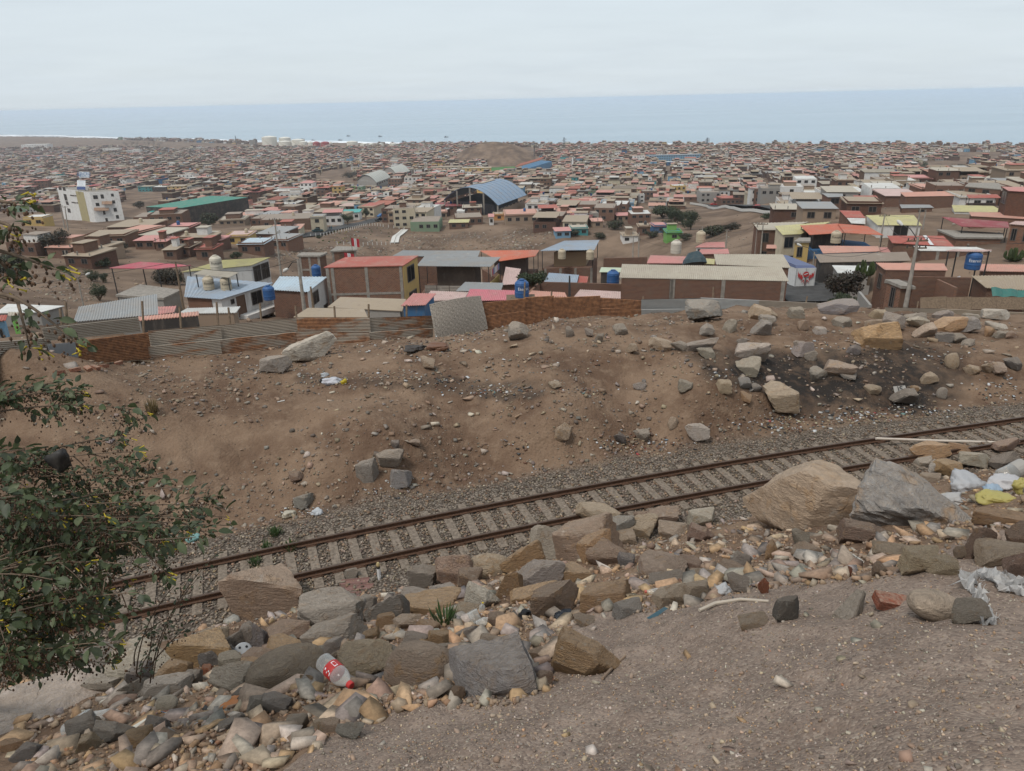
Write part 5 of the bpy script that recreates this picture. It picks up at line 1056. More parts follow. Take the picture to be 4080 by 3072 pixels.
MIDH = """1 130 495 295 570 brick pink|1 90 445 235 480 grey pink|1 380 415 500 470 white weather|1 440 440 520 490 white weather|1 300 450 400 560 brick red|1 970 450 1130 480 grey tan|1 985 485 1060 500 blue tan|1 1110 495 1220 530 teal tan|1 1220 495 1340 530 dark white|1 1345 490 1480 525 yellow tan|1 880 405 980 440 white red|1 1330 365 1385 410 white weather|1 1430 400 1560 455 white weather|1 1590 415 1710 450 brick pink|1 1750 315 1880 360 orange weather|1 1715 340 1840 390 brick weather|1 1880 395 1970 440 brick white|1 1860 280 1950 320 white weather|1 2000 250 2050 280 teal weather|1 2090 275 2125 315 blue tan|1 2130 280 2212 310 white weather|1 1365 310 1450 350 white tan|1 1590 310 1680 345 white tan|1 830 185 960 215 white weather|1 1015 200 1125 230 white weather|1 600 175 700 200 cream tan|1 420 298 530 320 yellow tan|1 1125 320 1170 345 teal tan|1 640 340 770 370 brick red|1 470 240 600 262 blue bluegrey|1 255 245 420 268 brick pink|1 290 350 370 385 cream tan|1 95 325 190 360 sky tan|1 720 375 850 425 brick weather|1 1890 475 1960 505 teal tan|1 1960 455 2060 500 grey tan|1 2040 485 2110 515 yellow tan|1 2110 485 2170 515 sky weather|1 1680 495 1840 530 yellow tan
1 690 890 1010 972 brickt tan|1 870 815 1200 880 brick tan|1 1085 735 1290 800 brick weather|1 1210 725 1470 830 brick weather|1 1320 825 1530 880 brick pink|1 1620 715 1860 760 tan salmon|1 1900 730 2212 790 brick salmon|1 1760 770 1960 800 tan beige|5 1090 138 1245 190 brick pink|5 1420 135 1550 170 brick tan|5 1555 95 1720 200 brick tan|5 1645 120 1780 190 brick pink|5 1820 85 2000 150 yellow palepink|5 1915 150 2125 230 brick paleblue|5 1580 190 1720 280 brick red|5 1420 195 1530 250 brick tan|5 1255 180 1340 200 brick pink|5 1320 210 1420 270 brick tan|1 200 748 355 805 yellow white
2 0 840 150 890 cream tan|2 155 835 395 885 cream salmon|2 350 835 400 880 white white|2 490 740 590 860 cream grey|2 590 700 735 800 white pink|2 735 700 870 760 white teal|2 85 755 480 830 brick weather|2 0 715 290 760 brick salmon|2 165 530 430 600 brick white|2 235 550 400 620 white weather|2 405 468 505 590 white pink|2 335 455 440 500 brick bluegrey|2 510 515 600 600 grey weather|2 630 495 735 575 yellow red|2 530 505 630 600 brick red|2 785 490 840 545 lime weather|2 840 495 890 560 brick weather|2 930 505 1010 545 brick red|2 1100 435 1200 490 brick weather|2 1230 420 1360 470 white weather|2 1175 495 1330 550 white weather|2 1035 525 1180 570 brick palepink|2 950 600 1230 640 white white|2 965 610 1150 670 cream red|2 1235 605 1305 650 white weather|2 640 625 795 660 brick salmon|2 840 600 945 640 white tan|2 490 630 650 660 grey weather|2 1330 635 1480 660 brick red|2 1480 650 1690 720 brick maroon|2 1650 690 1710 740 white white|2 1700 660 1850 730 brick beige|2 1150 672 1320 820 cream weather|2 1280 775 1510 850 green weather|2 1590 780 1740 830 brick yellow|2 1640 740 1860 800 brick weather|2 2040 730 2212 790 tan salmon|2 1910 735 1945 800 white pink|2 1950 720 2030 760 orange tan|2 1320 675 1390 720 brick weather|2 1420 700 1570 750 tan salmon|2 665 272 740 300 white weather|2 1655 410 1745 450 sky weather|2 2000 450 2090 490 white tan|2 1770 410 1990 430 brick pink|2 1520 462 1700 485 brick salmon|2 1735 375 1850 400 cream tan|2 2110 430 2212 480 pink salmon
3 30 720 290 790 tan salmon|3 300 665 440 770 brick red|3 230 655 350 690 yellow red|3 395 745 490 790 sky palepink|3 555 710 660 760 yellow palepink|3 600 750 660 790 tan tan|3 640 715 775 780 grey weather|3 725 780 810 820 tan salmon|3 880 680 950 730 brick red|3 1030 712 1190 800 brick white|3 920 750 1030 770 tan pink|3 1060 560 1140 620 white weather|3 1120 535 1245 600 brick weather|3 650 590 750 650 tan red|3 725 595 830 670 brick weather|3 520 585 585 630 white grey|3 585 595 650 640 white weather|3 835 655 950 690 brick salmon|3 1510 505 1590 570 white weather|3 1590 540 1745 620 grey weather|3 1365 490 1470 560 yellow white|3 1520 485 1640 540 white weather|3 1675 485 1830 540 brick tan|3 1760 590 1900 640 brick red|3 1985 510 2110 630 white red|3 2115 495 2212 520 white salmon|3 410 425 545 490 brick weather|3 370 455 415 495 white weather|3 530 475 640 520 white tan|3 700 440 820 475 brick red|3 540 400 640 430 blue weather|3 400 380 490 420 white weather|3 835 420 920 460 cream weather|3 945 425 1050 480 brick tan|3 1055 250 1140 310 white weather|3 1440 340 1530 385 white weather|3 800 332 890 370 white weather|3 1335 400 1400 440 cream tan|3 1420 405 1480 440 green tan|3 1700 290 1770 330 grey weather|3 1870 285 1950 310 tan red|3 2040 362 2100 400 white tan|3 1690 385 1770 410 blue maroon|3 1850 470 1950 520 brick salmon|3 740 303 800 340 orange weather|3 200 520 290 550 cream tan|3 205 610 330 660 yellow red|3 715 520 805 550 tan red|3 735 550 800 580 tan salmon|3 480 550 600 590 brick salmon|3 430 860 550 900 sky pink|3 555 830 690 880 teal beige|3 970 895 1090 940 white tan|3 1220 815 1330 860 blue pink|3 1095 815 1185 880 brick tan|3 1320 895 1440 920 lime green
4 385 520 470 570 blue red|4 245 570 380 620 brick tan|4 300 445 490 490 brick weather|4 110 495 230 530 white tan|4 0 520 95 580 white red|4 315 488 375 540 white palepink|4 580 450 740 520 brick yellow|4 1085 478 1160 500 yellow tan|4 990 455 1080 490 brick weather|4 1160 485 1230 530 grey weather|4 1270 380 1390 440 brick red|4 1380 435 1500 470 brick tan|4 780 332 850 380 white weather|4 450 600 535 630 green red|4 1810 325 1900 380 brick weather|4 2030 255 2090 310 brick weather|4 2090 245 2180 290 sky weather|4 2090 305 2170 350 white weather|4 1890 355 2090 450 brick weather|4 2120 365 2212 400 brick tan|4 780 180 845 205 white weather|4 1120 210 1240 240 blue tan"""
TREES_NOW = []
for i, row in enumerate(MIDH.replace('\n', '|').split('|')):
    a = row.split(); z = int(a[0]); x0, y0, x1, y1 = map(float, a[1:5]); wall, roof = a[5:7]
    cx, cy = zp(z, (x0 + x1) / 2, y1); p = ground(cx, cy); dep = zdep(p); s_ = ZOOM[z][2]
    W = (x1 - x0) * s_ * dep / FPX; Hh = (y1 - y0) * s_ * dep / FPX * 1.02
    ang = .35 * float(vnoise(np.array(p[0] * .006), np.array(p[1] * .006))) + random.uniform(-.08, .08)
    can = 1.7 if (roof in ('red', 'pink', 'salmon', 'maroon', 'palepink', 'tan') and Hh > 5 and random.random() < .45) else None
    Hh = max(2.4, Hh - (can or 0))
    D = min(14, max(6, W * random.uniform(.7, 1.1)))
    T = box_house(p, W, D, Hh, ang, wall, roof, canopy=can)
    fl = max(1, int(round(Hh / 2.8))); st = {1: 'one-storey', 2: 'two-storey', 3: 'three-storey'}.get(fl, 'tall')
    town_items.append((T, '%s %s house, %s roof, %s' % (st, WW[wall], RW[roof], twhere(cx, cy)), cx))
    if random.random() < .28:
        q = p + np.array([random.uniform(-.25, .25) * W, D * .6, Hh + .3]); tk = tank(None, 0, 0, 0, 0, 1.3, random.choice([BLU, BEI, (.05, .05, .055)]), pt=q, group='rooftop water tanks of the town')
        town_items.append((tk, 'small water tank on %s %s house %s' % (WW[wall], RW[roof] + '-roofed', twhere(cx, cy)), cx))
# landmarks -------------------------------------------------------------
def face_pt(px, py, A, B):                     # pixel onto the vertical plane through A and B
    o = np.array([0, 0, CZ]); e = np.array([B[0] - A[0], B[1] - A[1], 0]); n = np.array([e[1], -e[0], 0]); r = ray(px, py); return o + r * (((np.array([A[0], A[1], 0]) - o) @ n) / (r @ n))
MC = lambda x, y: (200 + .336 * x, 600 + .336 * y)
pc = ground(*MC(545, 852)); zc = pc[2]; pl_ = at_z(*MC(160, 775), zc); pr_ = at_z(*MC(885, 836), zc); pm = at_z(*MC(690, 845), zc)
hh_ = float(face_pt(*MC(480, 497), pc, pc + np.array([1, 0, 0]))[2] - zc)
med = thing('medical_centre', 'white five-storey medical centre with billboards on its roof', 'building', (*((pl_ + pr_) / 2)[:2], zc - 1)); OCC.append((*((pl_ + pr_) / 2)[:2], 24))
bk_ = pl_ + (pr_ - pc)
def block(pts, z0, z1, name, mat, par, col): return MB().hexa([(*q[:2], z0) for q in pts], [(*q[:2], z1) for q in pts]).put(name, MT[mat], par, col)
block([pc, pr_, bk_, pl_], zc - 2, zc + hh_, 'wall', 'plaster', med, (.62, .61, .59))
block([pc + (pr_ - pc) * .03 + (pl_ - pc) * .03, pr_ + (pl_ - pc) * .03 - (pr_ - pc) * .03, bk_ - (pr_ - pc) * .03 - (pl_ - pc) * .03, pl_ + (pr_ - pc) * .03 - (pl_ - pc) * .03], zc + hh_ - .02, zc + hh_ + .18, 'roof', 'concrete', med, None)
def face_win(par, A, B, f, x0, y0, x1, y1, col=(.16, .12, .09)):
    a = face_pt(*f(x0, y1), A, B); b_ = face_pt(*f(x1, y1), A, B); t_ = face_pt(*f(x0, y0), A, B); n = np.array([(B - A)[1], -(B - A)[0], 0]); n /= np.linalg.norm(n)
    window(par, a + n * .01, b_ + n * .01, a[2], max(t_[2], a[2] + .5), n, col, 2)
for r_ in ((515, 530, 570, 575), (605, 520, 642, 570), (545, 620, 588, 660), (725, 510, 758, 545), (740, 590, 774, 628), (758, 680, 796, 725), (785, 765, 820, 808), (632, 715, 660, 760), (660, 800, 690, 845)): face_win(med, pc, pr_, MC, *r_)
for r_ in ((105, 430, 138, 465), (155, 436, 186, 474), (175, 515, 208, 590), (193, 600, 222, 642), (213, 685, 246, 732), (238, 522, 290, 536), (295, 528, 346, 542), (256, 606, 308, 620), (314, 612, 366, 626)): face_win(med, pl_, pc, MC, *r_)
n_ = np.array([(pr_ - pc)[1], -(pr_ - pc)[0], 0]); n_ /= np.linalg.norm(n_)
for x0, y0, x1, y1 in ((520, 675, 695, 715), (612, 600, 735, 650)):
    a = face_pt(*MC(x0, y0), pc, pr_); b_ = face_pt(*MC(x1, y0), pc, pr_); MB().sheet(a + n_ * 1.6 - np.array([0, 0, 1.6]), b_ + n_ * 1.6 - np.array([0, 0, 1.6]), b_ + n_ * .03, a + n_ * .03, .4, .04, .12).put('awning', MT['roof_sheet'], med, (.28, .17, .11))
m2 = np.array([(pc - pl_)[1], -(pc - pl_)[0], 0]); m2 /= np.linalg.norm(m2)
a = face_pt(*MC(375, 800), pl_, pc); b_ = face_pt(*MC(465, 800), pl_, pc); MB().hexa([(*(q + m2 * o)[:2], zc - 1) for q, o in ((a, .12), (b_, .12), (b_, .0), (a, .0))], [(*(q + m2 * o)[:2], zc + hh_ - .3) for q, o in ((a, .12), (b_, .12), (b_, .0), (a, .0))]).put('stair_strip', MT['plaster'], med, (.36, .31, .17))
def billboard(label, f, x0, y0, x1, y1, dep, col, lines, size, mat, band=None):
    A, B, C, D = at_depth(*f(x0, y1), dep), at_depth(*f(x1, y1 + 3), dep), at_depth(*f(x1, y0 + 8), dep), at_depth(*f(x0, y0), dep); up_ = D - A; w_ = B - A
    T = thing('billboard', label, 'billboard', (A + B) / 2 - np.array([0, 0, 2])); MB().sheet(A, B, B + up_, D, flat=True, th=.1).put('board', MT['painted'], T, col)
    m_ = MB()
    for u in (.1, .9): q = A + w_ * u + np.array([0, .15, 0]); m_.bar(q + up_ * .9, (q[0], q[1], q[2] - 3.0), .15)
    m_.put('legs', MT['steel_dark'], T)
    if band: MB().sheet(A + np.array([0, -.13, 0]), B + np.array([0, -.13, 0]), B + up_ * band + np.array([0, -.13, 0]), A + up_ * band + np.array([0, -.13, 0]), flat=True, th=.02).put('band', MT['painted'], T, (.02, .05, .17))
    for i, s in enumerate(lines):
        me = text_mesh('lettering', s, size, MT[mat]); o = obj('lettering', me, T); ex = w_ / np.linalg.norm(w_); uz = up_ / np.linalg.norm(up_); nz = np.cross(ex, uz); c_ = A + w_ * .5 + up_ * (1 - (i + .7) / (len(lines) + .4)) + np.array([0, -.16, 0])
        o.parent = T; o.matrix_parent_inverse = Matrix.Translation(-Vector(T.location)); o.matrix_world = Matrix(((ex[0], uz[0], nz[0], c_[0]), (ex[1], uz[1], nz[1], c_[1]), (ex[2], uz[2], nz[2], c_[2]), (0, 0, 0, 1)))
    return T
dm = zdep(pc)
plain('blue_print', (.03, .10, .24), .6, .3, .1, 2, 0, 0)
billboard('pale billboard reading CENTRO MEDICO above the white medical centre', MC, 340, 250, 462, 318, dm + 9, (.55, .58, .6), ['CENTRO', 'MEDICO'], 2.1, 'blue_print')
billboard('white and dark blue billboard on the corner of the medical centre', MC, 318, 352, 418, 462, dm + .5, (.6, .62, .64), ['= = = =', '= = =', '= = = =', '= = ='], 1.0, 'blue_print', .33)
for k, (x_, l_) in enumerate(((482, 'left'), (568, 'right'))): tank('beige water tank on the medical centre roof, %s one' % l_, 0, *MC(x_, 490), dm + 4, 2.6, BEI)
pa_ = MB(); q = [at_depth(*MC(425, 425), dm + 2), at_depth(*MC(605, 412), dm + 2), at_depth(*MC(600, 402), dm + 7), at_depth(*MC(520, 400), dm + 7)]; pa_.sheet(*q, .5, .04, .06); pa_.put('roof_canopy', MT['roof_sheet'], med, (.34, .08, .09))
# green shed, sports hall, vaulted halls
RH('long dark shed roofed and walled with green netting', 1, [(1165, 652), (1457, 660), (1988, 575), (1694, 563)], gdep(*zp(1, 1475, 780)), 1, 'green', 'dark', hw=7, name='netted_shed', cat='shed', group=None, pitch=2.2)
RH('turquoise roof in front of the green netted shed', 1, [(1165, 702), (1452, 694), (1447, 676), (1232, 676)], gdep(*zp(1, 1300, 790)), 3, 'teal', 'white', hw=3, group=None)
def vault(label, z, A, B, C, base, rise, col, wall, name='vaulted_hall', seg=18, cols=6, open_=False, strip=None):
    pb = gp(z, *base); zb = pb[2]; dep = zdep(pb)
    ray_b = at_depth(*zp(z, *B), dep); ze = ray_b[2]
    b3 = at_z(*zp(z, *B), ze); a3 = at_z(*zp(z, *A), ze); c3 = at_z(*zp(z, *C), ze); d3 = a3 + (c3 - b3)
    T = thing(name, label, 'hall', (*((a3 + c3) / 2)[:2], zb - 1)); OCC.append((*((a3 + c3) / 2)[:2], np.linalg.norm(c3 - a3) / 2 + 6))
    m_ = MB(); up_ = np.array([0, 0, 1.0]); top = []
    for i in range(seg + 1):
        u = i / seg; h = rise * (1 - (2 * u - 1) ** 2); top.append((b3 + (a3 - b3) * u + up_ * h, c3 + (d3 - c3) * u + up_ * h))
    for i in range(seg):
        (p0, q0), (p1, q1) = top[i], top[i + 1]; m_.hexa([p0 - up_ * .15, p1 - up_ * .15, q1 - up_ * .15, q0 - up_ * .15], [p0, p1, q1, q0])
    m_.put('roof', MT['roof_sheet'], T, col)
    m_ = MB()
    for k in range(9):                         # raised seams
        u = k / 8
        for i in range(seg): m_.bar(top[i][0] + (top[i][1] - top[i][0]) * u + up_ * .05, top[i + 1][0] + (top[i + 1][1] - top[i + 1][0]) * u + up_ * .05, .25, .12)
    m_.put('seams', MT['roof_sheet'], T, [v * .8 for v in col])
    wm, wc = WALLS[wall]; i_ = lambda p, q, k: p + (q - p) * k
    f = [b3, c3, d3, a3]; f = [i_(p, (a3 + c3) / 2, .02) for p in f]
    if open_:
        MB().hexa([(*p[:2], zb - 2) for p in (f[0], f[1], i_(f[1], f[2], .015), i_(f[0], f[3], .015))], [(*p[:2], ze - 2.2) for p in (f[0], f[1], i_(f[1], f[2], .015), i_(f[0], f[3], .015))]).put('side_wall', MT[wm], T, wc)
        MB().hexa([(*i_(p, (a3 + c3) / 2, .2)[:2], zb - 2) for p in f], [(*i_(p, (a3 + c3) / 2, .2)[:2], ze - .6) for p in f]).put('interior_shade', MT['plaster'], T, (.035, .035, .045))  # dark block: the shade of the hall's interior is put into its colour
        for k in range(5): q = i_(f[0], f[3], k / 4); MB().bar((q[0], q[1], zb - 2), (q[0], q[1], ze + rise * (1 - (2 * k / 4 - 1) ** 2) - .2), .8).put('column', MT['concrete'], T)
        for k in range(8):
            q = i_(f[0], f[1], (k + .5) / 8); n = np.array([(f[1] - f[0])[1], -(f[1] - f[0])[0], 0]); n /= np.linalg.norm(n); window(T, i_(f[0], f[1], (k + .15) / 8) + n * .03, i_(f[0], f[1], (k + .8) / 8) + n * .03, zb + (ze - zb) * .45, zb + (ze - zb) * .58, n)
    else:
        MB().hexa([(*p[:2], zb - 2) for p in f], [(*p[:2], ze) for p in f]).put('wall', MT[wm], T, wc)
        m_ = MB(); m_.poly([f[3], f[0]] + [t_[0] - up_ * .1 + (top[0][1] - top[0][0]) * .02 for t_ in top]); m_.put('gable', MT[wm], T, wc)
        for k in range(cols):
            n = np.array([(f[1] - f[0])[1], -(f[1] - f[0])[0], 0]); n /= np.linalg.norm(n); window(T, i_(f[0], f[1], (k + .2) / cols) + n * .03, i_(f[0], f[1], (k + .75) / cols) + n * .03, ze - 2.4, ze - .9, n)
    return T, top
T, top = vault('sports hall with wide blue vaulted metal roof and brown side wall', 2, (1545, 596), (1978, 640), (2208, 556), (1995, 718), 7.5, (.19, .265, .36), 'tan', 'sports_hall', open_=True)
m_ = MB(); up_ = np.array([0, 0, .2])
for i in range(9, 17): (p0, q0), (p1, q1) = top[i], top[i + 1]; m_.hexa([p0 * .6 + q0 * .4 + up_, p1 * .6 + q1 * .4 + up_, p1 * .15 + q1 * .85 + up_, p0 * .15 + q0 * .85 + up_], [p0 * .6 + q0 * .4 + up_ * 1.4, p1 * .6 + q1 * .4 + up_ * 1.4, p1 * .15 + q1 * .85 + up_ * 1.4, p0 * .15 + q0 * .85 + up_ * 1.4])
m_.put('tan_panels', MT['roof_sheet'], T, (.36, .29, .22))
vault('nearer of two grey vaulted halls with ribbed roof', 2, (848, 442), (1004, 457), (1118, 414), (1012, 495), 6, (.40, .405, .37), 'grey')
vault('farther of two grey vaulted halls with ribbed roof', 2, (1050, 372), (1165, 392), (1272, 366), (1172, 425), 6, (.40, .405, .37), 'grey')
vault('small white vaulted shed beside the yellow school', 2, (1340, 392), (1410, 400), (1440, 384), (1410, 410), 5, (.55, .55, .52), 'white', cols=2)
vault('tiny white vaulted shed, second beside the yellow school', 2, (1440, 398), (1528, 400), (1535, 388), (1528, 408), 4, (.55, .55, .53), 'white', cols=2)
def rect_building(label, z, x0, y0, x1, y1, wall, roof, nw, fl, D=12, name='school', ang=0.0):
    cx, cy = zp(z, (x0 + x1) / 2, y1); p = ground(cx, cy); dep = zdep(p); s_ = ZOOM[z][2]; return box_house(p, (x1 - x0) * s_ * dep / FPX, D, (y1 - y0) * s_ * dep / FPX, ang, wall, roof, name, fl, True, None, label, None, nw)
rect_building('long two-storey yellow school wing behind the vaulted halls', 2, 1437, 335, 1690, 378, 'cream', 'tan', 9, 2)
rect_building('yellow school block with grey bays at the street end', 2, 1690, 345, 1925, 395, 'yellow', 'beige', 7, 2)
rect_building('long light blue school with rows of windows', 3, 1180, 240, 1597, 285, 'sky', 'grey', 22, 3, 14)
rect_building('low blue school wing in front of the long blue school', 3, 1300, 292, 1680, 318, 'blue', 'white', 14, 1, 10)
rect_building('white four-storey apartment block in the right part of town', 4, 1060, 345, 1132, 425, 'white', 'weather', 3, 4, 10, 'apartment_block')
# storage tanks by the shore
def storage(label, z, x, w_, y0, y1, col):
    p = gp(z, x, y1); r = w_ * ZOOM[z][2] * zdep(p) / FPX / 2; h = 1.25 * (y1 - y0) * ZOOM[z][2] * zdep(p) / FPX
    OCC.append((p[0], p[1] + r, r + 6)); T = thing('storage_tank', label, 'storage tank', (p[0], p[1] + r, p[2] - 1), 'storage tanks by the shore')
    MB().lathe((p[0], p[1] + r, p[2] - 1), [(r, 0), (r, h * .86), (r * 1.01, h * .87), (r * 1.01, h * .9), (r * .55, h * .98), (r * .05, h + .6)], 26).put('shell', MT['painted'], T, col)
    m_ = MB(); pts = []
    for k in range(10): a = -2.4 + k * .16; pts.append((p[0] + (r + .3) * math.cos(a), p[1] + r + (r + .3) * math.sin(a), p[2] - 1 + h * .9 * (1 - k / 9)))
    m_.tube(pts, .35, 5); m_.put('stairway', MT['painted'], T, (.4, .34, .24))
WT = (.66, .63, .55)
for x_, w_, y0, y1, c_, l_ in ((136, 117, 104, 168, WT, 'tall cream storage tank, leftmost by the shore'), (265, 90, 108, 162, WT, 'cream storage tank behind the second row'), (262, 100, 134, 170, WT, 'low cream storage tank in the second row'), (368, 105, 122, 168, WT, 'wide cream storage tank left of the red tanks'), (415, 60, 135, 168, WT, 'small cream storage tank touching the wide one'), (475, 40, 138, 168, WT, 'narrow cream tank just left of the red ones'), (520, 58, 140, 178, (.30, .03, .035), 'dark red storage tank, left of the pair'), (588, 68, 140, 178, (.30, .03, .035), 'dark red storage tank, right of the pair'), (635, 35, 140, 172, WT, 'cream tank just right of the red pair'), (806, 88, 134, 168, WT, 'lone cream storage tank right of the red pair'), (900, 60, 148, 170, WT, 'flat cream tank by the shore, fourth from right'), (960, 40, 148, 170, WT, 'flat cream tank by the shore, third from right'), (1030, 60, 150, 172, WT, 'flat cream tank by the shore, second from right'), (1135, 56, 147, 172, WT, 'flat cream tank by the shore, rightmost')): storage(l_, 2, x_, w_, y0, y1, c_)
for x_, y0, y1, w_, l_ in ((22, 120, 168, 60, 'grey silo block left of the storage tanks'),): rect_building(l_, 2, x_ - 30, y0, x_ + 15, y1, 'grey', 'grey', 1, 1, 10, 'silo')
rect_building('long white factory on the far left edge of town', 1, 175, 155, 380, 188, 'white', 'white', 10, 2, 30, 'factory')
# masts and obelisk
def mast(label, z, x, y0, y1, wide=1.6, dishes=2, name='antenna_mast'):
    p = gp(z, x, y1); h = (y1 - y0) * ZOOM[z][2] * zdep(p) / FPX; T = thing(name, label, 'mast', p - np.array([0, 0, 1])); m_ = MB(); n = max(6, int(h / 4))
    for sx in (-1, 1):
        for sy in (-1, 1): m_.bar((p[0] + sx * wide / 2, p[1] + sy * wide / 2, p[2] - 1), (p[0] + sx * wide * .25, p[1] + sy * wide * .25, p[2] + h), .5)
    for k in range(n):
        f0, f1 = k / n, (k + 1) / n; w0, w1 = wide * (.5 - .25 * f0), wide * (.5 - .25 * f1); s_ = 1 if k % 2 else -1
        m_.bar((p[0] - s_ * w0, p[1] - w0, p[2] + h * f0), (p[0] + s_ * w1, p[1] - w1, p[2] + h * f1), .38)
    m_.put('lattice', MT['steel_dark'], T)
    for k in range(dishes): zz = p[2] + h * (.55 + .35 * k / max(1, dishes)); MB().box((p[0], p[1], zz), (wide * 2.6, .6, .35)).box((p[0] + wide * (1 if k % 2 else -1), p[1], zz + .3), (.9, .5, 2.4)).put('antenna', MT['painted'], T, (.35, .36, .38))
mast('tall radio mast with crossarms against the sea', 3, 497, 100, 212, 3.2, 4); mast('lattice antenna tower with panels against the sea, towards the right', 3, 1640, 102, 188, 3.4, 4); mast('thin antenna mast on the skyline, left of two', 3, 1000, 132, 190, 2.0, 2); mast('thin antenna mast on the skyline, right of two', 3, 1100, 128, 170, 2.0, 1); mast('short antenna on the skyline right of the storage tanks', 2, 1390, 118, 165, 2.6, 2); mast('slender mast left of the storage tanks', 1, 1895, 85, 155, 1.6, 0); mast('floodlight mast beside the stadium', 3, 260, 162, 270, 1.6, 1, 'floodlight_mast'); mast('very thin mast left of the tall radio mast', 3, 459, 155, 215, 1.0, 0)
p = gp(3, 565, 348); h_ = 88 * .4973 * zdep(p) / FPX; T = thing('obelisk', 'slender white obelisk rising from the middle of town', 'monument', p); MB().hexa([(p[0] - 1.6, p[1] - 1.6, p[2] - 1), (p[0] + 1.6, p[1] - 1.6, p[2] - 1), (p[0] + 1.6, p[1] + 1.6, p[2] - 1), (p[0] - 1.6, p[1] + 1.6, p[2] - 1)], [(p[0] - .5, p[1] - .5, p[2] + h_), (p[0] + .5, p[1] - .5, p[2] + h_), (p[0] + .5, p[1] + .5, p[2] + h_), (p[0] - .5, p[1] + .5, p[2] + h_)]).put('shaft', MT['plaster'], T, (.72, .71, .69)); MB().box((p[0], p[1], p[2] - 1), (6, 6, 2.2)).put('plinth', MT['plaster'], T, (.5, .48, .45))
# stadium
a, b_ = gp(3, 60, 372), gp(3, 325, 365); zs_ = min(a[2], b_[2]); T = thing('stadium_stand', 'blue stadium stand with rust-red terrace roof', 'stadium stand', (*((a + b_) / 2)[:2], zs_)); OCC.append((*((a + b_) / 2)[:2], 45))
a2, b2 = at_depth(*zp(3, 100, 335), zdep(a)), at_depth(*zp(3, 312, 272), zdep(a) + 25); lo = np.array([0, 0, zs_ - 1])
MB().hexa([(*a2[:2], zs_ - 1), (*b2[:2], zs_ - 1), (b2[0] + 14, b2[1] + 8, zs_ - 1), (a2[0] + 14, a2[1] + 8, zs_ - 1)], [a2 - np.array([0, 0, 1]), b2 - np.array([0, 0, 1]), b2 + np.array([14, 8, -3]), a2 + np.array([14, 8, -3])]).put('stand', MT['plaster'], T, (.10, .22, .36))
MB().sheet(a2, b2, b2 + np.array([6, 10, 3]), a2 + np.array([6, 10, 3]), 2.0, .1, .4).put('roof', MT['roof_sheet'], T, (.36, .12, .08))
def patch(name, z, pts, mat, lift=.12, **k):
    V = []; 
    P = [gp(z, *q) for q in pts]; c = sum(P) / len(P); n = 6; Fc = []
    ring = []
    for i in range(len(P)):
        for f in range(n): ring.append(P[i] + (P[(i + 1) % len(P)] - P[i]) * f / n)
    V = []
    for rr in np.linspace(0, 1, 6):
        for q in ring:
            v = c + (q - c) * rr; V.append((v[0], v[1], float(H(v[0], v[1])[0]) + lift))
    m = len(ring)
    for i in range(5):
        for j in range(m): Fc.append((i * m + j, i * m + (j + 1) % m, (i + 1) * m + (j + 1) % m, (i + 1) * m + j))
    return obj(name, npmesh(name, V, Fc, MT[mat]), origin=False, **k)
plain('turf', (.07, .17, .05), .9, .1, .2, .3, 0, 0)
patch('sports_field', 2, [(1925, 345), (2120, 335), (2125, 372), (1930, 378)], 'turf', 1.2, kind='structure')
def ribbon(name, z, pts, wd, mat, lift=.15, kind='structure'):
    P = [gp(z, *q) for q in pts]; Q = []
    for i in range(len(P) - 1):
        for f in range(8): Q.append(P[i] + (P[i + 1] - P[i]) * f / 8)
    Q.append(P[-1]); Q = np.array(Q)
    for it in range(3): Q[1:-1] = (Q[:-2] + 2 * Q[1:-1] + Q[2:]) / 4
    d = np.gradient(Q[:, :2], axis=0); d /= np.linalg.norm(d, axis=1)[:, None]; n = np.stack([-d[:, 1], d[:, 0]], -1)
    V = []
    for q, nn_ in zip(Q, n):
        zz = max(float(H(*(q[:2] + nn_ * s_))[0]) for s_ in (-wd / 2, 0, wd / 2)) + lift
        V += [(*(q[:2] + nn_ * wd / 2), zz), (*(q[:2] - nn_ * wd / 2), zz)]
    obj(name, npmesh(name, V, [(2 * i, 2 * i + 1, 2 * i + 3, 2 * i + 2) for i in range(len(Q) - 1)], MT[mat]), origin=False, kind=kind); return Q, n
RD, RN = ribbon('street', 2, [(-240, 912), (0, 906), (300, 898), (520, 873), (700, 825), (850, 790), (1000, 757), (1065, 742)], 8.5, 'asphalt')
HW, HN = ribbon('highway', 3, [(1560, 634), (1700, 650), (1950, 665), (2200, 684), (2420, 692)], 9, 'asphalt', .3)
ribbon('side_street', 4, [(540, 590), (545, 540), (540, 500), (545, 480)], 7, 'asphalt', .3)
ribbon('side_street', 8, [(560, 860), (430, 770), (330, 690), (200, 520)], 7, 'asphalt', .1)
ribbon('pavement', 2, [(1150, 945), (1165, 890), (1232, 838)], 3, 'kerb_white', .18)
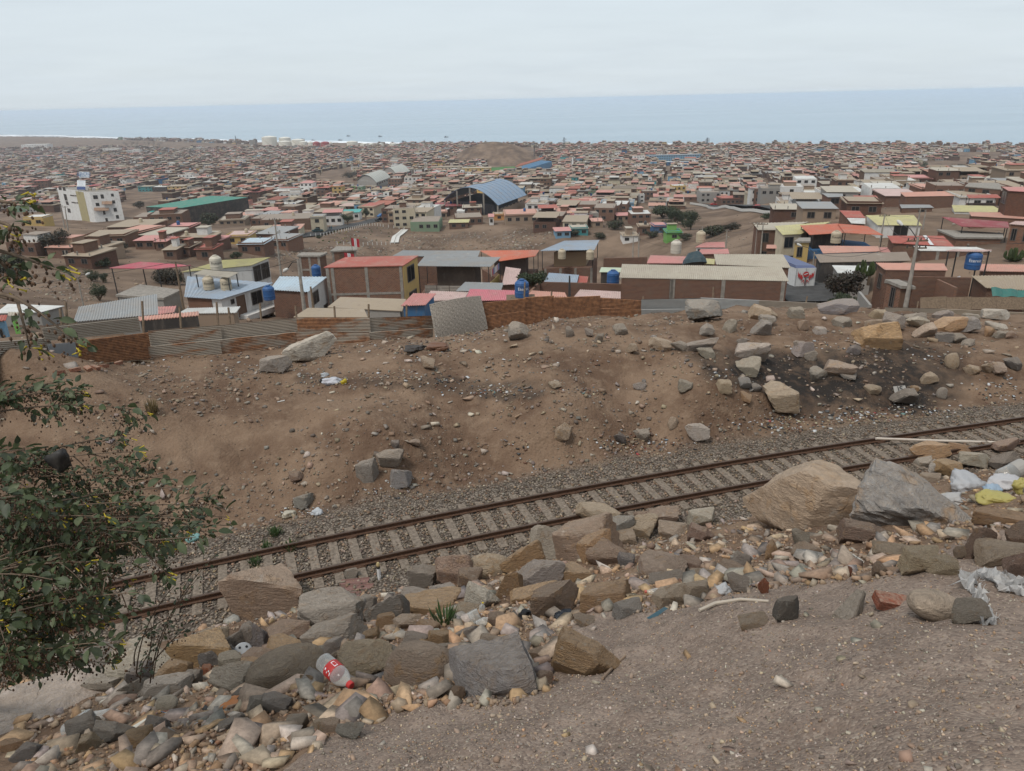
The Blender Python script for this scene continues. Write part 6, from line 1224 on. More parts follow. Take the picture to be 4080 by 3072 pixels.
# white barrier of the highway, post fence of the garden terrace
bar_ = thing('road_barrier', 'low white concrete barrier along the valley road', 'barrier', HW[len(HW) // 2]); m_ = MB()
for i in range(len(HW) - 1):
    p0, p1 = HW[i, :2] - HN[i] * 4.7, HW[i + 1, :2] - HN[i + 1] * 4.7; m_.bar((*p0, float(H(*p0)[0]) + .9), (*p1, float(H(*p1)[0]) + .9), .3, 1.2)
m_.put('barrier_wall', MT['kerb_white'], bar_)
pf = thing('garden_fence', 'row of short white posts edging the garden terrace', 'fence', gp(2, 900, 950)); pm_ = MB().box((0, 0, -.2), (.22, .22, 1.3)).mesh('post', MT['kerb_white'])
path_ = [(480, 893), (560, 888), (750, 846), (930, 802), (1060, 812), (1230, 835), (1205, 860), (1165, 900), (1150, 948), (900, 962), (640, 955)]
for i in range(len(path_) - 1):
    A, B = gp(2, *path_[i]), gp(2, *path_[i + 1]); n = max(2, int(np.linalg.norm(B - A) / 2.2))
    for k in range(n):
        q = A + (B - A) * k / n; o = bpy.data.objects.new('post', pm_); COL.objects.link(o); o.parent = pf; o.location = Vector((q[0], q[1], float(H(q[0], q[1])[0]))) - pf.location
P_ = []; 
for k in range(90):
    q = gp(2, random.uniform(520, 1130), random.uniform(822, 945)); P_.append(q + np.array([0, 0, .1]))
scatter('garden_edging', np.array(P_), np.full(len(P_), .42), np.array([random.choice([(.36, .34, .3), (.36, .3, .1), (.3, .28, .24), (.07, .09, .04), (.07, .09, .04)]) for _ in P_]), MT['loose_stone'], 'white and yellow painted stones edging the garden beds', 'edging', cube=True, flat=.5, seed=21)
# rubble tipped down the terrace slope and litter of the ravine
def slope_stones(name, z, poly, n, s0, s1, label, seed, pal='wgtb', wts=(3, 2, 2, 2)):
    xs_ = [p[0] for p in poly]; ys_ = [p[1] for p in poly]; pts = []
    while len(pts) < n:
        x_, y_ = random.uniform(min(xs_), max(xs_)), random.uniform(min(ys_), max(ys_))
        if inpoly(np.array([x_]), np.array([y_]), poly)[0]: pts.append(gp(z, x_, y_))
    P = np.array(pts); S = rng.uniform(s0, s1, n); scatter(name, P, S, palette(n, pal, wts) * .62, MT['loose_stone'], label, 'rubble', cube=True, seed=seed)
slope_stones('tipped_rubble', 6, [(1190, 150), (1500, 180), (1800, 140), (2212, 250), (2212, 292), (1160, 292)], 500, .15, .55, 'pale rubble tipped down the slope below the garden terrace', 23)
slope_stones('tipped_rubble', 6, [(180, 290), (640, 262), (1150, 275), (1120, 335), (640, 345), (360, 330), (200, 420)], 350, .15, .5, 'pale rubble on the slope behind the unfinished brick boxes', 25)
slope_stones('tipped_rubble', 3, [(0, 850), (300, 790), (420, 860), (300, 980), (0, 990)], 250, .2, .6, 'brown rubble below the tan houses on the ravine side', 27)
slope_stones('tipped_rubble', 5, [(150, 420), (560, 330), (650, 420), (800, 590), (560, 620), (200, 520)], 350, .08, .3, 'stones strewn over the bare slope behind the twigs', 29)
x, y = polar(9000, 58, 330); k = rng.random(len(x)) < .3 + fbm(x, y, .05, 3); k &= (np.abs(x) < 400); x, y = x[k], y[k]; S = .08 * (5 ** (rng.random(len(x)) ** 2.2)); 
for ox, oy, r in OCC:
    k = (x - ox) ** 2 + (y - oy) ** 2 > (r * .8) ** 2; x, y, S = x[k], y[k], S[k]
scatter('hillside_stones', np.stack([x, y, H(x, y) + S * .3], -1), S, palette(len(x), 'gtbdw', [2, 3, 3, 2, 1]) * .8, MT['loose_stone'], 'stones and debris strewn over the slopes below the fence', 'stones', cube=True, seed=35)
# people, cars, boats
def person(label, z, x, y, col, leg):
    p = gp(z, x, y); bm = MB(); T = None; h = 1.68
    bm.tube([(p[0] - .09, p[1], p[2]), (p[0] - .1, p[1], p[2] + .48), (p[0] - .09, p[1], p[2] + .86)], [.065, .07, .1], 8); bm.tube([(p[0] + .09, p[1] + .12, p[2]), (p[0] + .1, p[1] + .06, p[2] + .48), (p[0] + .09, p[1], p[2] + .86)], [.065, .07, .1], 8)
    bm.tube([(p[0], p[1], p[2] + .82), (p[0], p[1], p[2] + 1.1), (p[0], p[1], p[2] + 1.36), (p[0], p[1], p[2] + 1.43), (p[0], p[1], p[2] + 1.5), (p[0], p[1], p[2] + 1.6), (p[0], p[1], p[2] + 1.7)], [.17, .16, .21, .08, .09, .105, .05], 10)
    for s_ in (-1, 1): bm.tube([(p[0] + s_ * .2, p[1], p[2] + 1.34), (p[0] + s_ * .26, p[1], p[2] + 1.08), (p[0] + s_ * .24, p[1] - .06, p[2] + .82)], [.06, .05, .04], 7)
    bm.put('person', MT['painted'], None, col, smooth=True, label=label, cat='person')
person('person in dark blue clothes walking on the street pavement', 2, 634, 838, (.03, .035, .05), 0); person('person in turquoise top walking beside the other walker', 2, 647, 836, (.03, .12, .15), 0)
def car(label, z, x, y, ang, col, L=4.3, W=1.75, Hh=1.45, pt=None, name='parked_car', cat='car', truck=False):
    p = gp(z, x, y) if pt is None else np.array(pt, float); p[2] = float(H(p[0], p[1])[0]) + .3 if pt is None else p[2]; T = thing(name, label, cat, p, 'vehicles in the streets')
    e = np.array([math.cos(ang), math.sin(ang), 0]); n = np.array([-e[1], e[0], 0]); up_ = np.array([0, 0, 1.0]); prof = [(-.5, .35), (-.5, .62), (-.44, .68), (-.30, .72), (-.20, 1.0), (.12, 1.0), (.27, .72), (.46, .64), (.5, .5), (.5, .3)]
    m_ = MB(); Lp = [p + e * a * L + up_ * b_ * Hh - n * W / 2 for a, b_ in prof]; Rp = [q + n * W for q in Lp]; m_.poly(Lp); m_.poly(Rp[::-1])
    for i in range(len(prof)): j = (i + 1) % len(prof); m_.poly([Lp[i], Rp[i], Rp[j], Lp[j]])
    m_.put('body', MT['painted'], T, col)
    for s_ in (-1, 1):
        m_ = MB(); pr2 = [(-.27, .73), (-.19, .96), (.11, .96), (.23, .73)]; m_.poly([p + e * a * L + up_ * b_ * Hh + n * s_ * (W / 2 + .012) for a, b_ in pr2]); m_.put('window', MT['glass_dark'], T)
    m_ = MB(); m_.poly([p + e * a * L + up_ * (b_ * Hh + .015) + n * s_ for a, b_, s_ in ((.125, .98, -W * .42), (.125, .98, W * .42), (.262, .735, W * .42), (.262, .735, -W * .42))]); m_.put('windscreen', MT['glass_dark'], T)
    for a in (-.31, .31):
        for s_ in (-1, 1):
            q = p + e * a * L + n * s_ * (W / 2 - .1) + up_ * .32; MB().tube([q - n * .1, q + n * .1], .32, 14).put('wheel', MT['steel_dark'], T)
car('dark green saloon car parked at the kerb of the curving street', 2, 535, 862, .25, (.02, .05, .055)); car('dark jeep on the curving street', 2, 1030, 772, .8, (.03, .035, .04), Hh=1.8); car('blue pickup behind the dark jeep', 2, 1050, 742, .9, (.04, .13, .3), L=5.2, Hh=1.9); car('dark car parked before the cream apartment house', 2, 1098, 770, .6, (.03, .035, .04))
car('red car on the valley road, left one', 3, 1695, 645, -.05, (.35, .03, .03)); car('red car on the valley road, right one', 3, 2050, 672, -.05, (.35, .03, .03)); car('pale car in the sloping side street', 4, 550, 520, 1.5, (.5, .5, .5)); car('dark car low in the sloping side street', 4, 525, 560, 1.5, (.05, .05, .06)); car('small red car at the far left end of the valley road', 4, 40, 682, 0, (.35, .03, .03))
for i, (x_, y_) in enumerate(((780, 86), (1035, 90), (715, 120), (1225, 132), (1565, 95), (1700, 133), (500, 122), (415, 113))):
    p = at_z(*zp(2, x_, y_), 0.0); m_ = MB(); L = 14
    m_.hexa([p + np.array(v) for v in ((-L * .42, -1.6, -.4), (L * .4, -1.6, -.4), (L * .4, 1.6, -.4), (-L * .42, 1.6, -.4))], [p + np.array(v) for v in ((-L * .5, -2.2, 1.8), (L * .55, -1.2, 2.4), (L * .55, 1.2, 2.4), (-L * .5, 2.2, 1.8))])
    m_.box((p[0] - L * .2, p[1], p[2] + 1.8), (L * .25, 2.6, 2.4)).bar((p[0] + 1, p[1], p[2] + 1.8), (p[0] + 1, p[1], p[2] + 7), .25); m_.put('fishing_boat', MT['painted'], None, (.08, .08, .09), label='small dark fishing boat at sea, %s from the left' % ORD[sorted([780, 1035, 715, 1225, 1565, 1700, 500, 415]).index(x_)], cat='boat', group='fishing boats at sea')
# bare earth bank of the valley mouth
V = []; nb = 40; nk = 9
for i in range(nb + 1):
    px = 1800 + 340 * i / nb; b0 = ground(px, 656); dpt = zdep(b0); hgt = 30 * math.sin(math.pi * min(1, max(0, (i + 1) / (nb + 2)))) ** .5
    for k in range(nk):
        f = k / (nk - 2); q = b0 + np.array([0, f * 75 if k < nk - 1 else 140, 0]); zz = b0[2] - 3 + hgt * (min(1, f) ** .8 if k < nk - 1 else .2) + 3.0 * float(fbm(np.array(q[0]), np.array(q[1]), .04, 3)) + 2.5 * abs(float(vnoise(np.array(q[0] * .09), np.array(0.5)))) * min(1, f)
        V.append((q[0], q[1], zz))
V = np.array(V); obj('hill', npmesh('hill', V, [(i * nk + k, (i + 1) * nk + k, (i + 1) * nk + k + 1, i * nk + k + 1) for i in range(nb) for k in range(nk - 1)], MT['ground_soil'], col=np.tile((0., 0., 1., 0.), (len(V), 1)), smooth=True), kind='structure', origin=False)
# sound building filler: individual houses first, then the uncountable rest ----------------
EXC = [[(-800, 1010), (0, 1000), (330, 1080), (560, 1010), (1080, 1010), (1180, 975), (1280, 960), (1280, 1500), (-800, 1500)], [(-800, 830), (230, 850), (250, 970), (-800, 1010)], [(470, 760), (640, 735), (800, 750), (590, 850), (480, 880)], [(1210, 945), (1500, 890), (1640, 930), (1800, 905), (1900, 890), (2050, 900), (2160, 960), (2160, 1500), (1150, 1500), (1150, 985)], [(2160, 940), (2330, 910), (2560, 840), (2700, 835), (2860, 815), (3130, 830), (3130, 1000), (3500, 1500), (2160, 1500)], [(1240, 690), (1420, 660), (1440, 760), (1240, 745)], [(1935, 635), (2180, 635), (2180, 690), (1935, 700)], [(1860, 588), (2150, 588), (2150, 640), (1985, 655), (1920, 640)],
       [(-900, 500), (0, 540), (560, 560), (1000, 575), (1010, 592), (700, 596), (520, 585), (200, 592), (0, 600), (-900, 590)], [(3800, 605), (4010, 605), (4010, 655), (3800, 640)], [(3270, 700), (3300, 800), (3240, 800), (3230, 700)], [(1020, 560), (1600, 575), (1600, 590), (1020, 592)], [(1740, 835), (2110, 775), (2140, 915), (1740, 905)], [(1400, 735), (1660, 715), (1670, 775), (1400, 775)], [(3060, 985), (3300, 985), (3420, 1250), (3060, 1250)], [(3400, 1090), (4500, 1090), (4500, 1500), (3400, 1500)], [(180, 845), (1010, 815), (1040, 925), (560, 965), (180, 965)], [(3650, 640), (3870, 640), (3880, 690), (3650, 700)]]
ca, sa = math.cos(-.22), math.sin(-.22); cells = []
cell_x, cell_y = 9.5, 13.0
gx, gy = np.meshgrid(np.arange(-190, 190), np.arange(4, 170), indexing='ij'); gx = gx.ravel().astype(float); gy = gy.ravel().astype(float)
px_ = gx * cell_x + np.floor(gx / 8) * 9 + rng.uniform(-1.2, 1.2, len(gx)); py_ = gy * cell_y + np.floor(gy / 2) * 8 + rng.uniform(-1.2, 1.2, len(gx))
px_ = px_ + 25 * vnoise(py_ * .004, px_ * .004); X_ = px_ * ca - py_ * sa; Y_ = px_ * sa + py_ * ca
dd = np.hypot(X_, Y_); aa = np.arctan2(X_, Y_); k = (np.abs(aa) < .76) & (dd > np.where(X_ > 25, 115, 170)) & (dd < coast(aa) - 70) & (Y_ > 60); X_, Y_ = X_[k], Y_[k]
Z_ = H(X_, Y_); qx, qy, qw = project(np.stack([X_, Y_, Z_], -1)); k = np.ones(len(X_), bool)
for poly in EXC: k &= ~inpoly(qx, qy, poly)
k &= rng.random(len(X_)) < np.where(np.hypot(X_, Y_) > 1900, .5, .93)
nr_ = np.hypot(X_, Y_) < 230
for ox, oy, r in OCC: k &= (X_ - ox) ** 2 + (Y_ - oy) ** 2 > np.where(nr_, r + 4.5, r * .7 + 3.0) ** 2
for q in np.concatenate([RD, HW]): k &= (X_ - q[0]) ** 2 + (Y_ - q[1]) ** 2 > 100
X_, Y_, Z_, qx, qy = X_[k], Y_[k], Z_[k], qx[k], qy[k]
N_ = len(X_); dd = np.hypot(X_, Y_); order = np.argsort(dd)
wk = ['brick', 'brickd', 'brickt', 'tan', 'white', 'cream', 'grey', 'yellow', 'sky', 'blue', 'pink', 'teal', 'orange', 'green']; wp = np.array([38, 14, 7, 9, 15, 6, 8, 2.2, 1.6, 1.2, 1.5, .8, 1, 1]); wp = wp / wp.sum()
rk = ['tan', 'weather', 'beige', 'salmon', 'pink', 'red', 'white', 'grey', 'palepink', 'maroon']; rp = np.array([33, 26, 14, 10, 3.5, 4.5, 8, 7, 3, 1.5]); rp = rp / rp.sum()
WI = rng.choice(len(wk), N_, p=wp); RI = rng.choice(len(rk), N_, p=rp)
Wd = rng.uniform(8.4, 9.7, N_) * np.where(rng.random(N_) < .12, 1.7, 1.0); Dp = rng.uniform(10, 13.5, N_); Ht = rng.choice([2.7, 3.0, 5.2, 5.6, 8.0], N_, p=[.3, .2, .28, .16, .06]) * rng.uniform(.92, 1.1, N_)
near_ = dd < 330; low = (near_ & (qy > 845) & (qx < 1250)) | (dd < 215); Ht = np.where(near_, np.minimum(Ht, 5.3), Ht); Ht = np.where(low, rng.uniform(2.4, 3.0, N_), Ht); Wd = np.where(near_, np.minimum(Wd, np.where(dd < 215, 6.8, 8.5)), Wd); Dp = np.where(dd < 215, np.minimum(Dp, 8), Dp)
WI = np.where(low, rng.choice([0, 1, 2, 3], N_), WI); RI = np.where(low, rng.choice([0, 1, 2, 3, 7], N_), RI)
vis = [i for i in order if -60 < qx[i] < 4140]
NIND = max(0, 298 - len([1 for o, l, p in town_items if not l.startswith('small')])) if True else 0
ind = set(vis[:NIND])
for i in vis[:NIND]:
    p = np.array([X_[i], Y_[i], Z_[i]]); can = 1.7 if (rk[RI[i]] in ('red', 'pink', 'salmon', 'tan') and Ht[i] > 4 and random.random() < .4) else None
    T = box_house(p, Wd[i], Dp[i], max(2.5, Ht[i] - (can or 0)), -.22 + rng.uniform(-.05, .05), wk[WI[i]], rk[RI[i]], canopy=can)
    st = 'one-storey' if Ht[i] < 4 else 'two-storey' if Ht[i] < 7 else 'three-storey'
    town_items.append((T, '%s %s house, %s roof, %s' % (st, WW[wk[WI[i]]], RW[rk[RI[i]]], twhere(qx[i], qy[i])), qx[i]))
settle_labels(town_items)
rest = np.array([i for i in range(N_) if i not in ind])
WCOL = np.array([{'brick': (.135, .076, .052), 'brickd': (.098, .058, .042), 'brickt': (.185, .105, .066)}.get(w_, WALLS[w_][1]) for w_ in wk]); RCOL = np.array([ROOFC[r_] for r_ in rk]) * .72 + np.array([.30, .235, .17]) * .28
def far_houses(idx, name, label):
    n = len(idx); ang = -.22 + rng.uniform(-.06, .06, n); c_, s_ = np.cos(ang), np.sin(ang)
    def W3(lx, ly, lz): return np.stack([X_[idx] + lx * c_ - ly * s_, Y_[idx] + lx * s_ + ly * c_, Z_[idx] + lz], -1)
    Vs = []; Cs = []
    hw, hd, h = Wd[idx] / 2, Dp[idx] / 2, Ht[idx]; z0 = -2.5
    wc = WCOL[WI[idx]] * rng.uniform(.8, 1.15, (n, 1)); rc = RCOL[RI[idx]] * rng.uniform(.75, 1.1, (n, 1))
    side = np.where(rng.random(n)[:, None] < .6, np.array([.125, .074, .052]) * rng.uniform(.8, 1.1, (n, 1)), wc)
    def quad(pts, col, m=None):
        q = np.stack([W3(*p) for p in pts], 1); cc = np.repeat(col[:, None, :], 4, 1)
        if m is not None: q, cc = q[m], cc[m]
        Vs.append(q.reshape(-1, 3)); Cs.append(cc.reshape(-1, 3))
    one = np.ones(n)
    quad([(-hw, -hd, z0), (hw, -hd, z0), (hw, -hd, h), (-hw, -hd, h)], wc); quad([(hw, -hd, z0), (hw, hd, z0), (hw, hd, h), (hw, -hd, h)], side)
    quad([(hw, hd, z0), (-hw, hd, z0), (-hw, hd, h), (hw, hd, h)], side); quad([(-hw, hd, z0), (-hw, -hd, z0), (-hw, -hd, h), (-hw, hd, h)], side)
    sl = rng.uniform(.1, .7, n); ov = .3
    quad([(-hw - ov, -hd - ov, h + .1), (hw + ov, -hd - ov, h + .1), (hw + ov, hd, h + sl), (-hw - ov, hd, h + sl)], rc)
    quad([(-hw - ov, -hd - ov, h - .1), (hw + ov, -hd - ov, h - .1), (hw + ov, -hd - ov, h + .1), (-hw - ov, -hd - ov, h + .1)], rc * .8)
    mk = rng.random(n) < .33; c2 = RCOL[rng.choice([0, 3, 4, 5, 6], n, p=[.3, .3, .18, .14, .08])] * rng.uniform(.8, 1.1, (n, 1)); k0, k1 = rng.uniform(-1, -.2, n) * hw, rng.uniform(.2, 1, n) * hw
    quad([(k0, -hd * .8, h + 2.1), (k1, -hd * .8, h + 2.1), (k1, hd * .6, h + 2.6), (k0, hd * .6, h + 2.6)], c2, mk); quad([(k0, -hd * .8, h + 1.9), (k1, -hd * .8, h + 1.9), (k1, -hd * .8, h + 2.1), (k0, -hd * .8, h + 2.1)], c2 * .8, mk)
    dk = np.tile(np.array([[.03, .027, .025]]), (n, 1)); quad([(k0, -hd * .3, h + .1), (k1, -hd * .3, h + .1), (k1, -hd * .3, h + 2.2), (k0, -hd * .3, h + 2.2)], wc * .35, mk)
    for f in range(3):
        for u in (-.6, 0.0, .58):
            m = (h > 2.9 * f + 2.2) & (rng.random(n) < .72); w_ = rng.uniform(.5, .85, n); zz = 2.8 * f + .95
            quad([(u * hw - w_, -hd - .04, zz + 0 * h), (u * hw + w_, -hd - .04, zz + 0 * h), (u * hw + w_, -hd - .04, zz + 1.15 + 0 * h), (u * hw - w_, -hd - .04, zz + 1.15 + 0 * h)], dk, m)
    mk = rng.random(n) < .45; ux, uy = rng.uniform(-.45, .45, n) * hw, rng.uniform(-.3, .4, n) * hd; bw, bd, bh = hw * rng.uniform(.3, .55, n), hd * rng.uniform(.3, .5, n), rng.uniform(1.6, 2.8, n); wc2 = np.where(rng.random(n)[:, None] < .55, side, WCOL[rng.choice(len(wk), n, p=wp)]); rc2 = RCOL[rng.choice(len(rk), n, p=rp)]
    quad([(ux - bw, uy - bd, h), (ux + bw, uy - bd, h), (ux + bw, uy - bd, h + bh), (ux - bw, uy - bd, h + bh)], wc2, mk); quad([(ux + bw, uy - bd, h), (ux + bw, uy + bd, h), (ux + bw, uy + bd, h + bh), (ux + bw, uy - bd, h + bh)], side, mk); quad([(ux - bw, uy + bd, h), (ux - bw, uy - bd, h), (ux - bw, uy - bd, h + bh), (ux - bw, uy + bd, h + bh)], side, mk); quad([(ux - bw, uy - bd, h + bh), (ux + bw, uy - bd, h + bh), (ux + bw, uy + bd, h + bh + .2), (ux - bw, uy + bd, h + bh + .2)], rc2, mk); quad([(ux - bw * .4, uy - bd - .05, h + .6), (ux + bw * .3, uy - bd - .05, h + .6), (ux + bw * .3, uy - bd - .05, h + 1.5), (ux - bw * .4, uy - bd - .05, h + 1.5)], dk, mk)
    mk = rng.random(n) < .2; tc = np.where(rng.random(n)[:, None] < .5, np.array([.02, .06, .16]), np.array([.35, .3, .24])); tx = rng.uniform(-.5, .5, n) * hw
    quad([(tx - .6, -hd * .2, h + .3), (tx + .6, -hd * .2, h + .3), (tx + .6, -hd * .2, h + 1.8), (tx - .6, -hd * .2, h + 1.8)], tc, mk); quad([(tx - .6, -hd * .2, h + 1.8), (tx + .6, -hd * .2, h + 1.8), (tx + .6, -hd * .2 + 1.2, h + 1.8), (tx - .6, -hd * .2 + 1.2, h + 1.8)], tc, mk)
    V = np.concatenate(Vs); obj(name, npmesh(name, V, np.arange(len(V)).reshape(-1, 4), MT['far_house'], col=np.concatenate(Cs)), kind='stuff', label=label, cat='houses', origin=False)
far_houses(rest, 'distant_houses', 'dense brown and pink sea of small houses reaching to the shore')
print('houses', N_, len(ind), len(town_items))

# ---------------------------------------------------------------- trees, shrubs, cacti
def leaf_cloud(C, R_, n, size, cols, seed, hollow=.35):
    """leaf-sized quads through an uneven, lumpy volume round the lumps C with radii R_"""
    r = np.random.default_rng(seed); k = r.integers(0, len(C), n)
    d = r.normal(size=(n, 3)); d /= np.linalg.norm(d, axis=1)[:, None]; rad_ = (hollow + (1 - hollow) * r.random(n) ** .6)
    P = np.asarray(C)[k] + d * np.asarray(R_)[k] * rad_[:, None]
    a = r.normal(size=(n, 3)); a /= np.linalg.norm(a, axis=1)[:, None]; b = np.cross(a, d); b /= np.linalg.norm(b, axis=1)[:, None] + 1e-9
    s = size * r.uniform(.6, 1.4, n)[:, None]
    V = np.stack([P - a * s, P + b * s * .55, P + a * s, P - b * s * .55], 1).reshape(-1, 3)
    c = np.asarray(cols)[r.integers(0, len(cols), n)] * r.uniform(.6, 1.25, (n, 1)); return V, np.arange(4 * n).reshape(-1, 4), np.repeat(c, 4, 0)
GREENS = [(.045, .062, .025), (.06, .078, .03), (.03, .045, .02), (.075, .085, .04)]
BROWNS = [(.075, .058, .035), (.05, .045, .028), (.09, .07, .045), (.04, .038, .025)]
def tree(label, z, x, ybase, w_, h_, cols=GREENS, n=700, trunk=.28, name='tree', lumps=9, dep=None, cat='tree', seed=None, palm=False):
    seed = seed or int(x * 7 + ybase); r = random.Random(seed); px, py = zp(z, x, ybase); p = ground(px, py) if dep is None else at_depth(px, py, dep); dp = zdep(p); k = ZOOM[z][2] * dp / FPX
    W, Hh = w_ * k, h_ * k; T = thing(name, label, cat, p); th = Hh * trunk; m_ = MB()
    cen = [(p[0] + r.uniform(-.36, .36) * W, p[1] + r.uniform(-.3, .3) * W, p[2] + th + (Hh - th) * r.uniform(.22, .78)) for _ in range(lumps)]
    R_ = np.array([[W * r.uniform(.18, .30), W * r.uniform(.18, .28), (Hh - th) * r.uniform(.2, .34)] for _ in range(lumps)])
    m_.tube([(p[0], p[1], p[2] - .3), (p[0] + W * .02, p[1], p[2] + th * .6), (p[0], p[1], p[2] + th + (Hh - th) * .35)], [W * .035 + .04, W * .028 + .03, W * .015 + .02], 7)
    for c in cen: m_.tube([(p[0], p[1], p[2] + th * .7), ((p[0] + c[0]) / 2, (p[1] + c[1]) / 2, p[2] + th * .5 + (c[2] - p[2]) * .45), c], [W * .016 + .02, W * .011 + .015, .012], 5)
    m_.put('trunk', MT['bark'], T)
    V, Fc, C = leaf_cloud(cen, R_, int(n * 1.8), max(.09, min(W * .034, .4)), cols, seed); obj('crown', npmesh('crown', V, Fc, MT['leaf'], col=C), T)
    OCC.append((p[0], p[1], W * .5)); return T
tree('dark round tree beside the compound wall on the far slope', 5, 490, 240, 250, 212, BROWNS, 2600, .1, lumps=16)
tree('broad green ravine tree, left of the dark clump', 3, 1285, 745, 210, 105, GREENS, 1200, .1, lumps=14); tree('dark green ravine tree in the middle of the clump', 3, 1385, 790, 130, 150, GREENS, 1200, .15); tree('dark green ravine tree, right of the clump', 3, 1510, 835, 160, 150, GREENS, 1300, .15, lumps=11); tree('low grey-green thicket right of the ravine clump', 3, 1690, 885, 210, 90, BROWNS + GREENS, 1000, .05, 'thicket', 14); tree('dry thicket at the foot of the earth slope', 3, 1830, 840, 150, 60, BROWNS, 700, .05, 'thicket', 9); tree('shrub on the ravine side below the pink shack', 3, 1300, 900, 90, 70, BROWNS + GREENS, 600, .1, 'shrub'); tree('bushes below the valley road barrier', 3, 2130, 745, 140, 45, GREENS, 600, .05, 'shrub', 8); tree('ravine tree half hidden behind the dark clump', 3, 1450, 790, 120, 110, GREENS, 800, .1)
for i, (x_, y_, w_, h_) in enumerate(((905, 130, 170, 75), (1190, 195, 130, 60), (690, 75, 120, 50), (1330, 120, 120, 70), (1010, 60, 110, 55), (1480, 215, 130, 55), (560, 180, 110, 45), (780, 205, 120, 50))): tree('grey-green scrub among the shanties of the ravine, %s from the left' % ORD[sorted((905, 1190, 690, 1330, 1010, 1480, 560, 780)).index(x_)], 7, x_, y_, w_, h_, BROWNS + GREENS, 700, .03, 'shrub', 11)
tree('green shrub high in the left ravine', 5, 790, 335, 180, 80, GREENS, 1300, .02, 'shrub', 14); tree('green shrub lower in the left ravine', 5, 735, 445, 110, 110, GREENS, 1000, .02, 'shrub', 10); tree('green shrub lowest in the left ravine', 5, 800, 605, 130, 150, GREENS, 1300, .02, 'shrub', 12); tree('round green shrub beside the pink canopy post', 5, 825, 460, 80, 80, GREENS, 700, .02, 'shrub'); tree('hazy dull green bush behind the twigs at far left', 5, 110, 400, 250, 190, BROWNS + GREENS, 2200, .02, 'shrub', 18); tree('dry brush under the pink canopy', 5, 1330, 470, 220, 130, BROWNS, 1500, .02, 'shrub', 14); tree('dry grey brush on the bank left of the brick shacks', 5, 900, 210, 260, 80, BROWNS, 1500, .02, 'shrub', 16); tree('dull green shrub behind the white house roof', 5, 1430, 470, 120, 100, BROWNS + GREENS, 900, .05, 'shrub'); tree('small green tree below the brick shacks', 5, 1900, 265, 120, 60, GREENS, 800, .1, 'shrub')
tree('leafy street tree with bare trunk, left one of two', 2, 775, 800, 92, 92, GREENS, 1100, .35); tree('leafy street tree with bare trunk, right one of two', 2, 922, 768, 72, 102, GREENS, 900, .4); tree('olive tree before the turquoise roof', 1, 1665, 800, 180, 100, BROWNS + GREENS, 1300, .1); tree('grey bush on the bare bank left of the green shed', 1, 1120, 668, 100, 62, BROWNS, 700, .05, 'shrub'); tree('clipped bush at the garden corner', 2, 552, 905, 50, 30, GREENS, 500, .0, 'shrub'); tree('dark conifer at the far left of town', 1, 218, 312, 100, 82, BROWNS, 700, .1); tree('green tree left of the red-roofed house in town', 1, 515, 372, 90, 50, GREENS, 500, .1)
for i, x_ in enumerate((1020, 1060, 1100, 1150, 1195, 1235, 1280)): tree('dark grove tree on the shore flats, %s from the left' % ORD[i], 1, x_, 172, 52, 42 + 12 * (i % 3), BROWNS, 220, .15, lumps=5)
for i, x_ in enumerate((1770, 1815, 1860, 1905, 1950)): tree('low dark tree near the storage tanks, %s from the left' % ORD[i], 1, x_, 205, 60, 34, BROWNS, 180, .1, lumps=5)
tree('dark tree in the middle of town, left of a pair', 3, 1145, 408, 92, 66, BROWNS, 600, .1); tree('dark tree in the middle of town, right of a pair', 3, 1292, 425, 92, 60, BROWNS, 600, .1); tree('dark tree beside the obelisk plaza', 3, 650, 325, 100, 55, BROWNS + GREENS, 500, .1); tree('dark tree right of the obelisk', 3, 755, 292, 76, 50, BROWNS, 400, .1); tree('dark green trees in the right-hand gully, upper', 4, 1365, 358, 100, 72, GREENS, 600, .1); tree('dark green trees in the right-hand gully, lower', 4, 1570, 398, 140, 62, GREENS + BROWNS, 700, .05, lumps=12); tree('bush at the end of the valley road', 4, 265, 715, 80, 75, BROWNS + GREENS, 700, .1, 'shrub'); tree('bushy slope below the coastal bluff', 4, 1660, 365, 150, 50, BROWNS + GREENS, 500, .05, 'shrub', 12)
tree('brush on the slope beside the vaulted halls, left', 2, 790, 420, 140, 62, BROWNS, 800, .05, 'shrub', 14); tree('brush on the slope beside the vaulted halls, right', 2, 950, 395, 100, 36, BROWNS, 500, .05, 'shrub', 8); tree('dark tall tree left of the vaulted halls', 2, 255, 392, 34, 84, BROWNS, 300, .1); tree('small dark tree above the white street houses', 2, 558, 400, 44, 44, BROWNS, 300, .1); tree('green tree in front of the tiny vaulted shed', 2, 1472, 475, 92, 62, GREENS + BROWNS, 600, .1)
for i, x_ in enumerate((590, 608, 632)):
    p = gp(3, x_, 222); T = thing('palm_tree', 'tiny palm on the skyline left of the skyline antennas, %s of three' % ORD[i], 'palm', p, 'skyline palms'); h = 9.0
    MB().tube([p - np.array([0, 0, .5]), p + np.array([.3, 0, h])], [.3, .2], 6).put('trunk', MT['bark'], T); m_ = MB()
    for k in range(12): a = k * .524; d = np.array([math.cos(a), math.sin(a), 0]); q = p + np.array([.3, 0, h]); s_ = np.array([-d[1], d[0], 0]) * .4; m_.poly([q, q + d * 2 + np.array([0, 0, .7]) + s_, q + d * 3.8 + np.array([0, 0, -.8]), q + d * 2 + np.array([0, 0, .7]) - s_])
    V = np.array(m_.V); obj('crown', npmesh('crown', V, m_.F, MT['leaf'], col=np.tile((.04, .055, .025), (len(V), 1))), T)
